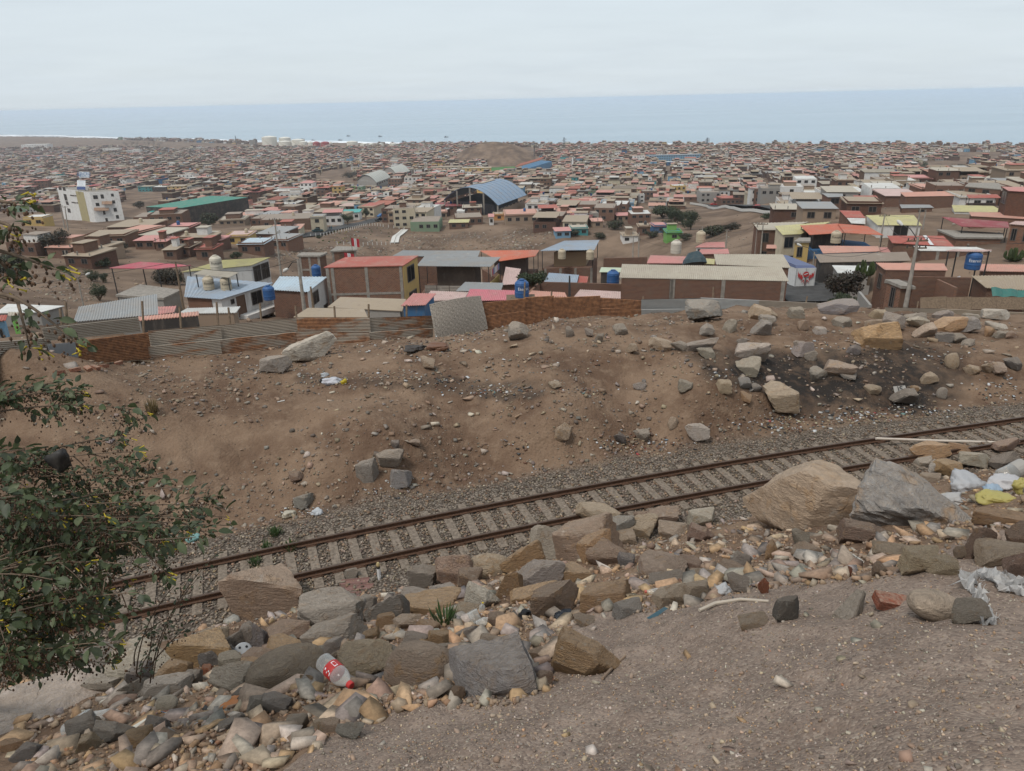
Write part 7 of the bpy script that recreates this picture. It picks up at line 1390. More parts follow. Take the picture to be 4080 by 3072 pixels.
tree('leafy green shrub behind the blue Eternit tank', 7, 240, 600, 240, 130, GREENS, 2200, .05, 'shrub', 16, dep=66); tree('dry purplish shrub beside the truck', 8, 700, 790, 290, 230, [(.06, .045, .035), (.085, .06, .045), (.05, .045, .03)], 2600, .12, 'shrub', 18, dep=70); tree('dark green bush at the foot of the dry shrub', 8, 720, 850, 230, 90, GREENS, 1500, .02, 'shrub', 12, dep=66)
def cactus(label, z, x, ybase, w_, h_, dep, n=13, seed=1):
    r = random.Random(seed); p = at_depth(*zp(z, x, ybase), dep); k = ZOOM[z][2] * dep / FPX; W, Hh = w_ * k, h_ * k; T = thing('cactus', label, 'cactus', p); m_ = MB(); m_.tube([p - np.array([0, 0, .5]), p + np.array([0, 0, Hh * .35])], [.16, .14], 8); m_.put('trunk', MT['bark'], T)
    for i in range(n):
        a = r.uniform(0, 6.28); rr = W * .5 * (i / n) ** .6; h = Hh * (1 - .35 * (i / n)) * r.uniform(.9, 1.05); q = p + np.array([math.cos(a) * rr, math.sin(a) * rr * .7, 0]); z0 = p[2] + Hh * .22; V = MB()
        V.tube([(p[0], p[1], z0), (p[0] + (q[0] - p[0]) * .7, p[1] + (q[1] - p[1]) * .7, z0 + Hh * .10), (q[0], q[1], z0 + Hh * .22), (q[0], q[1], p[2] + h * .85), (q[0], q[1], p[2] + h)], [.10, .12, .13, .12, .05], 6)
        vv = np.array(V.V); obj('arm', npmesh('arm', vv, V.F, MT['leaf'], col=np.tile(np.array([.06, .085, .025]) * r.uniform(.7, 1.3), (len(vv), 1))), T)
cactus('tall candelabra cactus with two heads beside the flat white roof', 8, 870, 690, 110, 215, 74, 13, 3); cactus('shorter candelabra cactus right of the tall one', 8, 945, 650, 70, 170, 74.5, 9, 4); cactus('spreading cactus clump at the right edge', 8, 2110, 520, 190, 140, 76, 22, 5)

# ---------------------------------------------------------------- the flowering shrub at the left edge
rs = random.Random(5); SH = thing('tree_tobacco_shrub', 'sprawling yellow-flowered shrub with dark leaves and dry brown seed heads at the left', 'shrub', ground(-260, 2900))
TIPS = [(40, 1590), (140, 1560), (270, 1520), (330, 1560), (420, 1640), (520, 1730), (585, 1640), (600, 1700), (560, 1800), (650, 1870), (690, 1910), (760, 1940), (830, 2010), (905, 2060), (925, 2095), (860, 2120), (780, 2140), (700, 2160), (650, 2090), (560, 2040), (480, 1990), (400, 1940), (300, 1880), (200, 1830), (100, 1790), (50, 1900), (150, 2000), (250, 2090), (350, 2140), (450, 2200), (520, 2250), (400, 2300), (300, 2340), (200, 2400), (100, 2440), (250, 2500), (400, 2480), (480, 2560), (330, 2600), (450, 2640), (150, 2550), (60, 2620), (90, 2150), (30, 2260), (180, 2220), (320, 2020), (430, 2060), (530, 2150), (620, 2000), (230, 1960), (10, 2020), (380, 2380), (560, 2360), (120, 2320), (20, 2480), (470, 2380), (340, 2240), (270, 2180), (70, 2350), (160, 2120), (390, 2150), (500, 2080), (640, 2160), (210, 2310), (300, 2440), (20, 2160), (110, 2060), (60, 1980), (260, 2010), (340, 1990), (440, 2130), (560, 2120), (720, 2060), (790, 2070), (600, 2080), (180, 2470), (240, 2580), (380, 2560), (30, 2560), (420, 2430)]
SPARSE = [(600, 2480), (700, 2450), (740, 2500), (640, 2570), (800, 2290), (700, 2330), (860, 2210), (620, 2660)]
UPPER = [((-160, 1130), (60, 1185), (180, 1250), (330, 1390)), ((-160, 960), (40, 1010), (140, 1045), (260, 1085)), ((-160, 770), (0, 800), (50, 815), (105, 800)), ((-160, 1130), (70, 1200), (95, 1290), (120, 1390)), ((-160, 1100), (0, 1040), (40, 1080), (60, 1120)), ((-160, 840), (20, 890), (60, 905), (30, 940))]
br_ = MB(); LEAVES = []; FLW = []; SEED = []
hubs = [at_depth(-230, y_, 5.4 + .2 * (i % 3)) for i, y_ in enumerate((1700, 1950, 2150, 2350, 2550, 2750))]
base_ = np.array(SH.location)
for hb in hubs: br_.tube([base_, (base_ + hb) / 2 + np.array([-.15, 0, .1]), hb], [.05, .04, .028], 7)
top_hub = at_depth(-330, 1050, 3.7); br_.tube([base_, base_ * .45 + top_hub * .55 + np.array([-.5, .2, .2]), top_hub], [.05, .04, .022], 7)
def bez(p0, p1, p2, n): return [p0 * (1 - t) ** 2 + p1 * 2 * t * (1 - t) + p2 * t * t for t in np.linspace(0, 1, n)]
def sprout(path, nl, lsize, seeds, flowers, spread=.05):
    n = len(path)
    for k in range(nl):
        f = 1 - (k / nl) ** 1.3 * .62; i = min(n - 2, int(f * (n - 1))); q = path[i] + (path[i + 1] - path[i]) * (f * (n - 1) - i)
        ax = path[i + 1] - path[i]; ax = ax / np.linalg.norm(ax); o = np.array([rs.gauss(0, 1), rs.gauss(0, 1), rs.gauss(0, .8)]); o -= ax * (o @ ax) * .6; o /= np.linalg.norm(o) + 1e-9
        LEAVES.append((q + o * rs.uniform(.01, spread), o * .8 + ax * .6 + np.array([0, 0, rs.uniform(-.7, .15)]), lsize * rs.uniform(.55, 1.2)))
    for k in range(seeds):
        f = rs.uniform(.5, 1.0); i = min(n - 2, int(f * (n - 1))); SEED.append(path[i] + np.array([rs.gauss(0, .045), rs.gauss(0, .045), -abs(rs.gauss(0, .07))]))
    if flowers:
        for k in range(flowers): FLW.append((path[-1] + np.array([rs.gauss(0, .022), rs.gauss(0, .022), rs.gauss(0, .022)]), np.array([rs.uniform(.2, 1), rs.uniform(-.6, .2), rs.uniform(-.6, .3)])))
for i, (tx, ty) in enumerate(TIPS):
    if ty < 1850 and i % 3 == 1: continue
    d = rs.uniform(4.5, 6.1); tip = at_depth(tx, ty, d); hb = min(hubs, key=lambda h_: abs(project(h_)[1] - (ty + 120))); mid = (hb + tip) / 2 + np.array([0, 0, .12 + .10 * rs.random()]); path = bez(hb, mid, tip, 14)
    br_.tube(path, list(np.linspace(.009, .003, 14)), 5); dense = tx < 560
    sprout(path, rs.randint(20, 30) if dense else rs.randint(11, 18), .092, rs.randint(40, 110), rs.choice([0, 0, 0, 0, 3, 5]))
    for k in range(3):                          # side twigs
        j = rs.randint(6, 12); e_ = path[j] + np.array([rs.uniform(-.02, .34), rs.uniform(-.2, .2), rs.uniform(-.26, .16)]); pt = bez(path[j], (path[j] + e_) / 2 + np.array([0, 0, .04]), e_, 7); br_.tube(pt, list(np.linspace(.005, .002, 7)), 4); sprout(pt, rs.randint(8, 14), .066, rs.randint(0, 34), rs.choice([0, 0, 0, 0, 0, 4]))
for tx, ty in SPARSE:
    d = rs.uniform(6.0, 7.2); tip = at_depth(tx, ty, d); st_ = at_depth(rs.uniform(430, 620), rs.uniform(2640, 2760), d + .3); path = bez(st_, (st_ + tip) / 2 + np.array([rs.uniform(-.2, .1), 0, .1]), tip, 10); br_.tube(path, list(np.linspace(.007, .0025, 10)), 5); sprout(path, 12, .05, 18, 0)
for pts in UPPER:
    d = 3.35; P4 = [at_depth(x_, y_, d + rs.uniform(-.1, .15)) for x_, y_ in pts]; path = [P4[0] + (P4[1] - P4[0]) * t for t in np.linspace(0, 1, 4)][:-1] + bez(P4[1], P4[2], P4[3], 9)
    br_.tube([top_hub] + path, list(np.linspace(.012, .003, len(path) + 1)), 5); sprout(path, 13, .066, 34, 6, .035)
br_.put('branches', MT['bark'], SH, smooth=True)
lvs = []
for v in range(4):
    pr = [(0, 0), (.12, .16), (.35, .27), (.6, .25), (.82, .13), (1.0, 0)]; V = []; cc = np.array([(.065, .088, .036), (.085, .11, .046), (.105, .125, .058), (.055, .07, .036)][v])
    for i, (l_, w_) in enumerate(pr): V += [(l_, -w_, .05 * math.sin(l_ * 3) + w_ * .25), (l_, 0, .05 * math.sin(l_ * 3) - .12 * l_ * l_), (l_, w_, .05 * math.sin(l_ * 3) + w_ * .25)]
    Fc = [(i * 3 + j, i * 3 + j + 1, i * 3 + j + 4, i * 3 + j + 3) for i in range(5) for j in range(2)]; lvs.append((np.array(V), np.array(Fc), cc, npmesh('leaf', V, Fc, MT['leaf'], col=np.tile(cc, (len(V), 1)), smooth=True)))
def frame(ax):
    x = np.asarray(ax, float); x = x / np.linalg.norm(x); u = np.array([rs.gauss(0, .5), rs.gauss(0, .5), 1.0]); y = np.cross(u, x); y /= np.linalg.norm(y) + 1e-9; return np.stack([x, y, np.cross(x, y)], 1)
scr = []
for q, ax, s_ in LEAVES:
    a = project(q); scr.append(s_ / a[2] if (0 < a[0] < 4080 and 0 < a[1] < 3072) else 0)
big = set(np.argsort(scr)[::-1][:300].tolist()); VV = []; FF = []; CC = []; off = 0
shl = Vector(SH.location)
for i, (q, ax, s_) in enumerate(LEAVES):
    R3 = frame(ax); v, fc, cc, me = lvs[i % 4]
    if i in big:
        o = bpy.data.objects.new('leaf', me); COL.objects.link(o); o.parent = SH; o.matrix_local = Matrix.Translation(Vector(q) - shl) @ Matrix(R3.tolist()).to_4x4() @ Matrix.Scale(s_, 4)
    else: VV.append(v @ R3.T * s_ + q); FF.append(fc + off); CC.append(np.tile(cc * rs.uniform(.75, 1.25), (len(v), 1))); off += len(v)
obj('foliage', npmesh('foliage', np.concatenate(VV), np.concatenate(FF), MT['leaf'], col=np.concatenate(CC), smooth=True), SH, kind='stuff')
SP = np.array(SEED); B0, F0_ = ico(1); r_ = rng.uniform(.0045, .0085, len(SP)); V = (B0[None] * r_[:, None, None] * np.array([1, 1, 1.5]) + SP[:, None, :]).reshape(-1, 3); Fc = (F0_[None] + (np.arange(len(SP)) * len(B0))[:, None, None]).reshape(-1, 3)
obj('seed_heads', npmesh('seed_heads', V, Fc, MT['leaf'], col=np.repeat(np.array([.13, .07, .038]) * rng.uniform(.5, 1.5, (len(SP), 1)), len(B0), 0)), SH, kind='stuff')
fm = MB(); fm.tube([(0, 0, 0), (.012, 0, 0), (.034, 0, .002), (.040, 0, .002), (.043, 0, .002)], [.002, .0034, .0042, .0060, .0072], 7); fv = np.array(fm.V); fme = npmesh('flower', fv, fm.F, MT['leaf'], col=np.tile((.55, .42, .03), (len(fv), 1)), smooth=True)
for q, ax in FLW:
    o = bpy.data.objects.new('flower', fme); COL.objects.link(o); o.parent = SH; o.matrix_local = Matrix.Translation(Vector(q) - shl) @ Matrix(frame(ax).tolist()).to_4x4() @ Matrix.Scale(rs.uniform(.7, 1.05), 4)
bp_ = at_depth(232, 1835, 4.9); P, Fc = rock_shape(3, 77, 12, 20, .3); obj('plastic_bag', npmesh('plastic_bag', P * np.array([.075, .05, .09]) + bp_, Fc, MT['painted']), None, (.008, .008, .009), label='black plastic bag snagged in the flowering shrub', cat='bag')

# ---------------------------------------------------------------- poles, wires
PTOP = {}
def pole(label, z, xt, yt, xb, yb, dep, r=.13, mat='concrete', arms=0, lamp=None, key=None, name='utility_pole'):
    b_ = at_depth(*zp(z, xb, yb), dep); t_ = at_depth(*zp(z, xt, yt), dep); h = t_[2] - b_[2]; b2 = b_.copy(); b2[2] = min(b_[2], float(H(b_[0], b_[1])[0])) - .3; t_ = b_ + (t_ - b_) * np.array([.35, .35, 1.0])
    T = thing(name, label, 'pole', b2); MB().tube([b2, b_, t_], [r * 1.15, r * 1.1, r * .6], 10).put('shaft', MT[mat], T); m_ = MB()
    for k in range(arms): m_.bar(t_ + np.array([-.8, 0, -.3 - .55 * k]), t_ + np.array([.8, 0, -.3 - .55 * k]), .10)
    if arms:
        m_.put('crossarm', MT['timber'], T); m_ = MB()
        for k in range(arms):
            for s_ in (-.7, -.25, .25, .7): q = t_ + np.array([s_, 0, -.25 - .55 * k]); m_.lathe(q, [(.035, 0), (.055, .05), (.035, .1), (.05, .14), (.02, .18)], 8)
        m_.put('insulators', MT['steel_dark'], T)
    if lamp:
        e = at_depth(*zp(z, *lamp), dep); s_ = t_ - np.array([0, 0, .2]); MB().tube([s_, s_ + (e - s_) * .5 + np.array([0, 0, .25]), e], .035, 6).put('lamp_arm', MT['steel_dark'], T); d = (e - s_) / np.linalg.norm(e - s_)
        MB().tube([e - d * .1, e + d * .1, e + d * .35, e + d * .55], [.06, .13, .15, .06], 10).put('lamp_head', MT['painted'], T, (.5, .49, .46))
    if key: PTOP[key] = t_
    return T
pole('leaning concrete lamp pole beside the brick corner house', 8, 1352, 268, 1246, 862, 56, .16, arms=2, lamp=(1215, 195), key='main'); pole('concrete lamp pole left of the red-roofed brick house', 6, 372, 345, 436, 832, 52, .14, lamp=(292, 447), key='left'); pole('short rusty brown post left of the red-roofed brick house', 6, 472, 572, 510, 832, 51, .10, 'timber', key='post'); pole('tall rough wooden pole behind the lean-to shed', 5, 1413, 268, 1476, 690, 58, .10, 'timber', key='wood')
pole('thin street lamp pole on the bare slope', 5, 634, 400, 668, 640, 92, .09, lamp=(690, 392)); pole('slim grey pole left of the garden terrace', 6, 205, 20, 240, 490, 100, .14, arms=1, key='mid'); pole('pole with coiled cable behind the white yellow-roofed house', 8, 1078, 100, 1045, 300, 112, .13, arms=1, key='coil'); pole('thin pole right of the coiled cable pole', 8, 1362, 45, 1335, 262, 112, .12, arms=1, key='r1'); pole('grey pole behind the red striped roof', 8, 1408, 65, 1382, 255, 125, .13, key='r2'); pole('street lamp pole by the truck', 8, 494, 408, 486, 590, 88, .11, lamp=(392, 368), key='tr')
pole('utility pole at the head of the street, left one', 7, 2038, 60, 2030, 320, 118, .13, arms=1, key='h1'); pole('utility pole at the head of the street, right one', 7, 2086, 62, 2072, 330, 116, .13, arms=1, key='h2'); pole('utility pole on the sandy lot edge', 7, 1800, 128, 1792, 290, 130, .12, arms=1, key='h3'); pole('utility pole behind the beige tank stand', 7, 1604, 100, 1603, 175, 140, .12, key='h4'); pole('thin pole before the shanty slope, left', 7, 1050, 175, 1048, 352, 125, .11, key='h5'); pole('thin pole before the shanty slope, right', 7, 1096, 140, 1094, 345, 125, .11, key='h6'); pole('utility pole below the medical centre, left', 1, 500, 632, 520, 830, 230, .2, arms=1); pole('utility pole below the medical centre, right', 1, 555, 640, 545, 835, 225, .2, arms=1); pole('dark square post in front of the brick yard wall', 7, 541, 490, 541, 662, 57, .1, 'steel_dark'); pole('thin rod on the roof above the grey fence sheets', 7, 540, 492, 540, 660, 57.5, .03, 'steel_dark')
def wire(label, A, B, sag):
    pts = [A + (B - A) * t - np.array([0, 0, 4 * sag * t * (1 - t)]) for t in np.linspace(0, 1, 18)]; MB().tube(pts, .02, 4).put('power_line', MT['steel_dark'], None, label=label, cat='cable', group='overhead cables')
wire('overhead cable from the corner lamp pole to the coiled cable pole', PTOP['main'], PTOP['coil'], 1.2); wire('overhead cable from the corner lamp pole towards the truck lamp', PTOP['main'], PTOP['tr'], 1.0); wire('overhead cable running right from the corner lamp pole', PTOP['main'], PTOP['main'] + np.array([40, -4, 1]), 1.2); wire('overhead cable between the left lamp pole and wooden pole', PTOP['left'], PTOP['wood'], .8); wire('overhead cable from the left lamp pole to the grey pole', PTOP['left'], PTOP['mid'], 1.5); wire('overhead cable from the wooden pole to the far left', PTOP['wood'], PTOP['wood'] + np.array([-34, -8, -.5]), 1.0); wire('overhead cable along the sandy lot, upper', PTOP['h3'], PTOP['h6'], 2.0); wire('overhead cable at the head of the street', PTOP['h1'], PTOP['h3'], 1.0); wire('overhead cable crossing to the street poles', PTOP['h5'], PTOP['h3'] - np.array([0, 0, .6]), 2.2); wire('overhead cable behind the white yellow-roofed house', PTOP['coil'], PTOP['r2'], .8)
# flags of the brick house
for i, (x0, y0, x1, y1, d) in enumerate(((812, 300, 806, 190, 104), (748, 352, 752, 312, 82))):
    b_, t_ = at_depth(*zp(6, x0, y0), d), at_depth(*zp(6, x1, y1), d); T = thing('flag', 'red and white flag on a pole %s' % ('above the unfinished brick box' if i == 0 else 'on the red roof corner'), 'flag', b_); MB().tube([b_, (b_[0], b_[1], t_[2])], .03, 6).put('pole', MT['steel_dark'], T); q = np.array([b_[0], b_[1], t_[2]])
    for k, c in enumerate(((.42, .03, .04), (.6, .6, .6), (.42, .03, .04))):
        V = MB(); a = q + np.array([.35 * k + .03, 0, -.06 * k]); V.sheet(a + np.array([0, 0, -1.15]), a + np.array([.35, .06, -1.25]), a + np.array([.35, .06, -.08]), a, .35, .03, .01); V.put('stripe', MT['painted'], T, c)

# ---------------------------------------------------------------- the truck
tA, tB = at_depth(*zp(8, 333, 722), 84), at_depth(*zp(8, 494, 716), 84); tw = float(np.linalg.norm(tB - tA)); ex = (tB - tA) / tw; ex[2] = 0; ex /= np.linalg.norm(ex); ey = np.array([-ex[1], ex[0], 0]) * 1.0; uz = np.array([0, 0, 1.0]); hB = 2.45
tp_ = tA.copy(); TR = thing('box_truck', 'white box truck with red winged emblem seen from behind on the street', 'truck', (*(tA + ex * tw / 2 + ey * 3)[:2], tA[2] - 1.1)); skew = ey * 5.6 + ex * -1.2
def tq(u, h, d=0.0): return tA + ex * tw * u + uz * h + skew * d
MB().hexa([tq(0, 0), tq(1, 0), tq(1, 0, 1), tq(0, 0, 1)], [tq(0, hB), tq(1, hB), tq(1, hB, 1), tq(0, hB, 1)]).put('cargo_box', MT['painted'], TR, (.58, .58, .57))
MB().hexa([tq(-.01, hB + .005), tq(1.0, hB + .005), tq(1, hB + .005, 1), tq(-.01, hB + .005, 1)], [tq(.02, hB + .3, .05), tq(.95, hB + .2, .05), tq(.95, hB + .35, 1), tq(0, hB + .5, 1)]).put('tarpaulin', MT['painted'], TR, (.09, .11, .20))
m_ = MB()
for u in (.0, .49, .97): m_.hexa([tq(u, 0, -.012), tq(u + .03, 0, -.012), tq(u + .03, 0, -.001), tq(u, 0, -.001)], [tq(u, hB, -.012), tq(u + .03, hB, -.012), tq(u + .03, hB, -.001), tq(u, hB, -.001)])
m_.put('door_frame', MT['painted'], TR, (.4, .4, .4))
def deco(name, pts, col, lift=-.02): MB().poly([tq(u, h, lift) for u, h in pts]).put(name, MT['painted'], TR, col)
RED = (.42, .035, .035)
for s_ in (-1, 1):
    f = lambda u, h: (.5 + s_ * u, h)
    deco('emblem_wing', [f(.14, 1.35), f(.20, 1.75), f(.26, 1.6), f(.30, 1.95), f(.35, 1.75), f(.42, 2.15), f(.40, 1.55), f(.34, 1.3), f(.33, 1.5), f(.27, 1.15), f(.25, 1.35), f(.19, 1.0)][::s_], RED); deco('emblem_feather', [f(.04, .5), f(.07, 1.2), f(.16, .95), f(.22, .75), f(.14, .85), f(.10, 1.0)][::s_], RED)
deco('emblem_disc', [(.5 + .15 * math.cos(a), 1.75 + .32 * math.sin(a)) for a in np.linspace(0, 2 * math.pi, 20)[:-1]], RED, -.021); deco('emblem_bar', [(.40, 1.66), (.60, 1.82), (.60, 1.92), (.40, 1.76)], (.6, .6, .6), -.024); deco('emblem_bolt', [(.47, .4), (.53, .4), (.54, 1.35), (.46, 1.35)], (.12, .1, .1), -.022)
for u in (.02, .76): deco('number_board', [(u + .03, .08), (u + .19, .08), (u + .19, .32), (u + .03, .32)], (.45, .33, .03), -.022)
for k in range(8): deco('bumper_stripe', [(k / 8, -.28), (k / 8 + .125, -.28), (k / 8 + .125 + .0, -.03), (k / 8, -.03)], (.5, .36, .02) if k % 2 else (.015, .015, .015), -.03)
MB().hexa([tq(0, -.55, -.02), tq(1, -.55, -.02), tq(1, -.55, 1), tq(0, -.55, 1)], [tq(0, -.02, -.02), tq(1, -.02, -.02), tq(1, -.02, 1), tq(0, -.02, 1)]).put('chassis', MT['steel_dark'], TR)
for u in (.1, .9):
    for d in (.18, .85):
        q = tq(u, -.62, d); MB().tube([q - ex * .16, q + ex * .16], .48, 18).put('wheel', MT['steel_dark'], TR)
for u in (.05, .16, .78, .9): deco('tail_light', [(u, -.42), (u + .05, -.42), (u + .05, -.33), (u, -.33)], (.35, .02, .02), -.035)
MB().hexa([tq(.05, -.5, 1.02), tq(.95, -.5, 1.02), tq(.95, -.5, 1.3), tq(.05, -.5, 1.3)], [tq(.05, 1.7, 1.02), tq(.95, 1.7, 1.02), tq(.95, 1.5, 1.3), tq(.05, 1.5, 1.3)]).put('cab', MT['painted'], TR, (.1, .14, .3))

# ---------------------------------------------------------------- things lying about
def lathe_axis(A, B, prof, k=18):              # prof: (fraction along A-B, radius)
    A = Vector([float(v) for v in A]); B = Vector([float(v) for v in B]); d = B - A; m_ = MB(); m_.tube([A + d * f for f, r in prof], [r for f, r in prof], k); return m_
def hit(px, py, lift=0.0):
    p = ground(px, py); return p + np.array([0, 0, lift])
# the soda bottle
dp = gdep(1345, 2775) - .10; A, B = at_depth(1287, 2650, dp + .10), at_depth(1408, 2783, dp - .12); A[2] = max(A[2], float(H(A[0], A[1])[0]) + .07); B[2] = max(B[2], float(H(B[0], B[1])[0]) + .05) + .09; A[2] += .05; L = float(np.linalg.norm(B - A)); R0_ = L * .19
bt = thing('soda_bottle', 'empty clear soda bottle with red label and red cap lying on the stones', 'bottle', (A + B) / 2 - np.array([0, 0, R0_]))
lathe_axis(A, B, [(0, R0_ * .55), (.015, R0_ * .85), (.05, R0_), (.12, R0_ * .97), (.28, R0_ * 1.0), (.30, R0_ * .97), (.52, R0_ * .97), (.55, R0_ * 1.0), (.68, R0_ * .93), (.80, R0_ * .62), (.88, R0_ * .32), (.90, R0_ * .30)], 24).put('body', MT['clear_plastic'], bt, smooth=True)
lathe_axis(A, B, [(.30, R0_ * 1.005), (.305, R0_ * 1.015), (.515, R0_ * 1.015), (.52, R0_ * 1.005)], 24).put('label', MT['red_print'], bt, smooth=True)
lathe_axis(A, B, [(.895, R0_ * .30), (.90, R0_ * .40), (.985, R0_ * .40), (1.0, R0_ * .34)], 20).put('cap', MT['red_print'], bt)
ax = (B - A) / L; vw = np.array([0, 0, CZ]) - (A + B) / 2; vw -= ax * (vw @ ax); vw /= np.linalg.norm(vw); sd_ = np.cross(ax, vw)
def lab(f0, f1, a0, a1, mat, lift=1.03):
    m_ = MB(); n = 5
    for i in range(n):
        p, q = a0 + (a1 - a0) * i / n, a0 + (a1 - a0) * (i + 1) / n; o = lambda a: (vw * math.cos(a) + sd_ * math.sin(a)) * R0_ * lift
        m_.poly([A + ax * L * f0 + o(p), A + ax * L * f1 + o(p), A + ax * L * f1 + o(q), A + ax * L * f0 + o(q)])
    m_.put('label_print', MT[mat], bt)
lab(.33, .36, .30, .52, 'white_print'); lab(.43, .47, .28, .5, 'black_print'); lab(.435, .465, .31, .47, 'white_print', 1.034); lab(.40, .42, .55, .72, 'white_print'); lab(.35, .50, -.75, -.35, 'white_print'); lab(.37, .48, -.72, -.40, 'red_print', 1.034); lab(.49, .51, .4, .8, 'white_print')
# dusty jar and other bottles
def bottle(label, x0, y0, x1, y1, r_px, cap=None, name='plastic_bottle', neck=True, txt=False):
    d = gdep((x0 + x1) / 2, max(y0, y1) + r_px * .6); A, B = at_depth(x0, y0, d), at_depth(x1, y1, d); r = r_px * d / FPX
    for q in (A, B): q[2] = max(q[2], float(H(q[0], q[1])[0]) + r * .7)
    T = thing(name, label, 'bottle', (A + B) / 2 - np.array([0, 0, r])); pf_ = [(0, r * .6), (.02, r * .9), (.06, r), (.45, r * .96), (.6, r)] + ([(.78, r * .6), (.9, r * .34), (.93, r * .32)] if neck else [(.9, r), (1, r * .96)])
    lathe_axis(A, B, pf_, 18).put('body', MT['clear_plastic'], T, smooth=True)
    if cap: lathe_axis(A, B, [(.92, r * .4), (1.0, r * .4)], 14).put('cap', MT['painted'], T, cap)
    if txt: lathe_axis(A, B, [(.5, r * 1.01), (.86, r * 1.01)], 18).put('faded_label', MT['painted'], T, (.30, .28, .255))
bottle('dusty glass jar with faded label lying by the pale slab', 262, 2918, 362, 2855, 33, None, 'glass_jar', False, True); bottle('crushed clear cup beside the dusty jar', 375, 2860, 435, 2850, 26, None, 'plastic_cup', False)
bottle('small clear bottle with faded red cap among the rubble', 2680, 2372, 2568, 2357, 16, (.4, .1, .07)); bottle('translucent bottle with yellow cap on the rubble slope', 1918, 2440, 1924, 2400, 12, (.5, .36, .03)); bottle('torn clear plastic cup on the rubble slope', 1900, 2480, 1880, 2435, 22, None, 'plastic_cup', False); bottle('flattened clear bottle beside the torn cup', 1900, 2490, 1955, 2462, 16); bottle('large water bottle with blue label in the torn bags', 3985, 1905, 4095, 1850, 34, None, 'plastic_bottle', True, True)
# crumpled film
def crumple(name, label, cat, px, py, w_, h_, col, seed, lift=.3, mat='film', rough=.42, flat=.55, level=4):
    d = gdep(px, py + h_ * .3); p = at_depth(px, py, d); P, Fc = rock_shape(level, seed, 14, 9, rough); W, Hh = w_ * d / FPX, h_ * d / FPX; V = P * np.array([W / 2, W * .4, Hh * flat]); p = np.array([p[0], p[1], max(p[2], float(H(p[0], p[1])[0]) + Hh * flat * lift)])
    return obj(name, npmesh(name, V + p, Fc, MT[mat], smooth=False), None, col, label=label, cat=cat)
W_ = (.5, .5, .51); Y_l = (.50, .43, .14)
crumple('plastic_bag', 'crumpled white plastic bag, largest of the torn bags by the grey slab', 'bag', 3855, 1925, 150, 80, W_, 201); crumple('plastic_bag', 'white plastic bag at the right edge of the torn bags', 'bag', 4000, 1930, 140, 70, (.6, .58, .58), 202); crumple('plastic_bag', 'bright yellow plastic bag under the torn white bags', 'bag', 3960, 1985, 130, 44, Y_l, 203); crumple('plastic_bag', 'yellow plastic bag at the right edge beside the water bottle', 'bag', 4065, 1945, 70, 80, Y_l, 204); crumple('plastic_bag', 'small white bag in front of the largest torn bag', 'bag', 3800, 1990, 90, 45, (.5, .48, .46), 205); crumple('plastic_bag', 'pale blue bag among the torn white bags', 'bag', 3945, 1950, 80, 40, (.38, .48, .58), 206)
crumple('plastic_bag', 'white plastic bag with something dark inside on the dirt bank', 'bag', 1322, 1518, 76, 34, (.6, .6, .64), 211, .35); crumple('plastic_bag', 'small yellow bag tied to the white bag on the dirt bank', 'bag', 1368, 1520, 30, 24, (.55, .42, .03), 212); crumple('plastic_bag', 'black plastic scrap beside the white bag on the dirt bank', 'bag', 1286, 1516, 26, 20, (.012, .012, .014), 213); crumple('plastic_bag', 'clear crumpled bag behind the white bag on the bank', 'bag', 1295, 1495, 34, 20, (.48, .5, .52), 214)
crumple('plastic_bag', 'black torn bag with blue scrap in the slope rubble', 'bag', 2250, 2455, 90, 40, (.03, .035, .045), 215); crumple('carton', 'faded pale carton with blue print at the sand edge', 'carton', 2092, 2450, 64, 40, (.36, .37, .36), 216, mat='litter'); crumple('plastic_bag', 'white paper scrap stuck on the rubble right of the clear bottle', 'paper', 2880, 2355, 70, 58, (.5, .5, .5), 217, mat='film'); crumple('rag', 'pale turquoise and grey rag heap beyond the far rail', 'rag', 770, 2147, 60, 34, (.22, .40, .38), 218); crumple('rag', 'beige rag heap left of the turquoise rag', 'rag', 690, 2155, 90, 34, (.40, .35, .29), 219); crumple('paper', 'heap of cream torn paper beyond the far rail', 'paper', 1150, 2052, 56, 36, (.55, .50, .40), 220); crumple('paper', 'white paper scraps right of the blue-grey rock', 'paper', 1262, 2040, 50, 30, (.58, .6, .62), 221); crumple('rag', 'pale rag in the shrub shade by the white rocks', 'rag', 210, 2640, 50, 70, (.46, .44, .41), 222)
crumple('rusty_sheet_scrap', 'crumpled rusty metal sheet on the ground below the cane mat', 'scrap', 1745, 1385, 92, 30, (.14, .065, .035), 223, mat='painted'); crumple('burnt_heap', 'black burnt heap left of the crumpled rusty sheet', 'scrap', 1655, 1390, 90, 24, (.03, .022, .018), 224, mat='painted'); crumple('rag', 'white rag hung on the pier of the brick yard', 'rag', *zp(8, 1660, 650), 22, 34, (.5, .52, .55), 225)
for i, (x_, y_, c_) in enumerate(((935, 2802, (.45, .16, .04)), (760, 2836, (.30, .08, .03)), (880, 2850, (.42, .22, .10)))): crumple('plastic_strip', 'twisted orange plastic strip on the foreground chips, %s of three' % ('longest', 'reddest', 'curled')[i], 'plastic', x_, y_, (130, 50, 44)[i], (20, 14, 26)[i], c_, 230 + i, .5, 'painted')
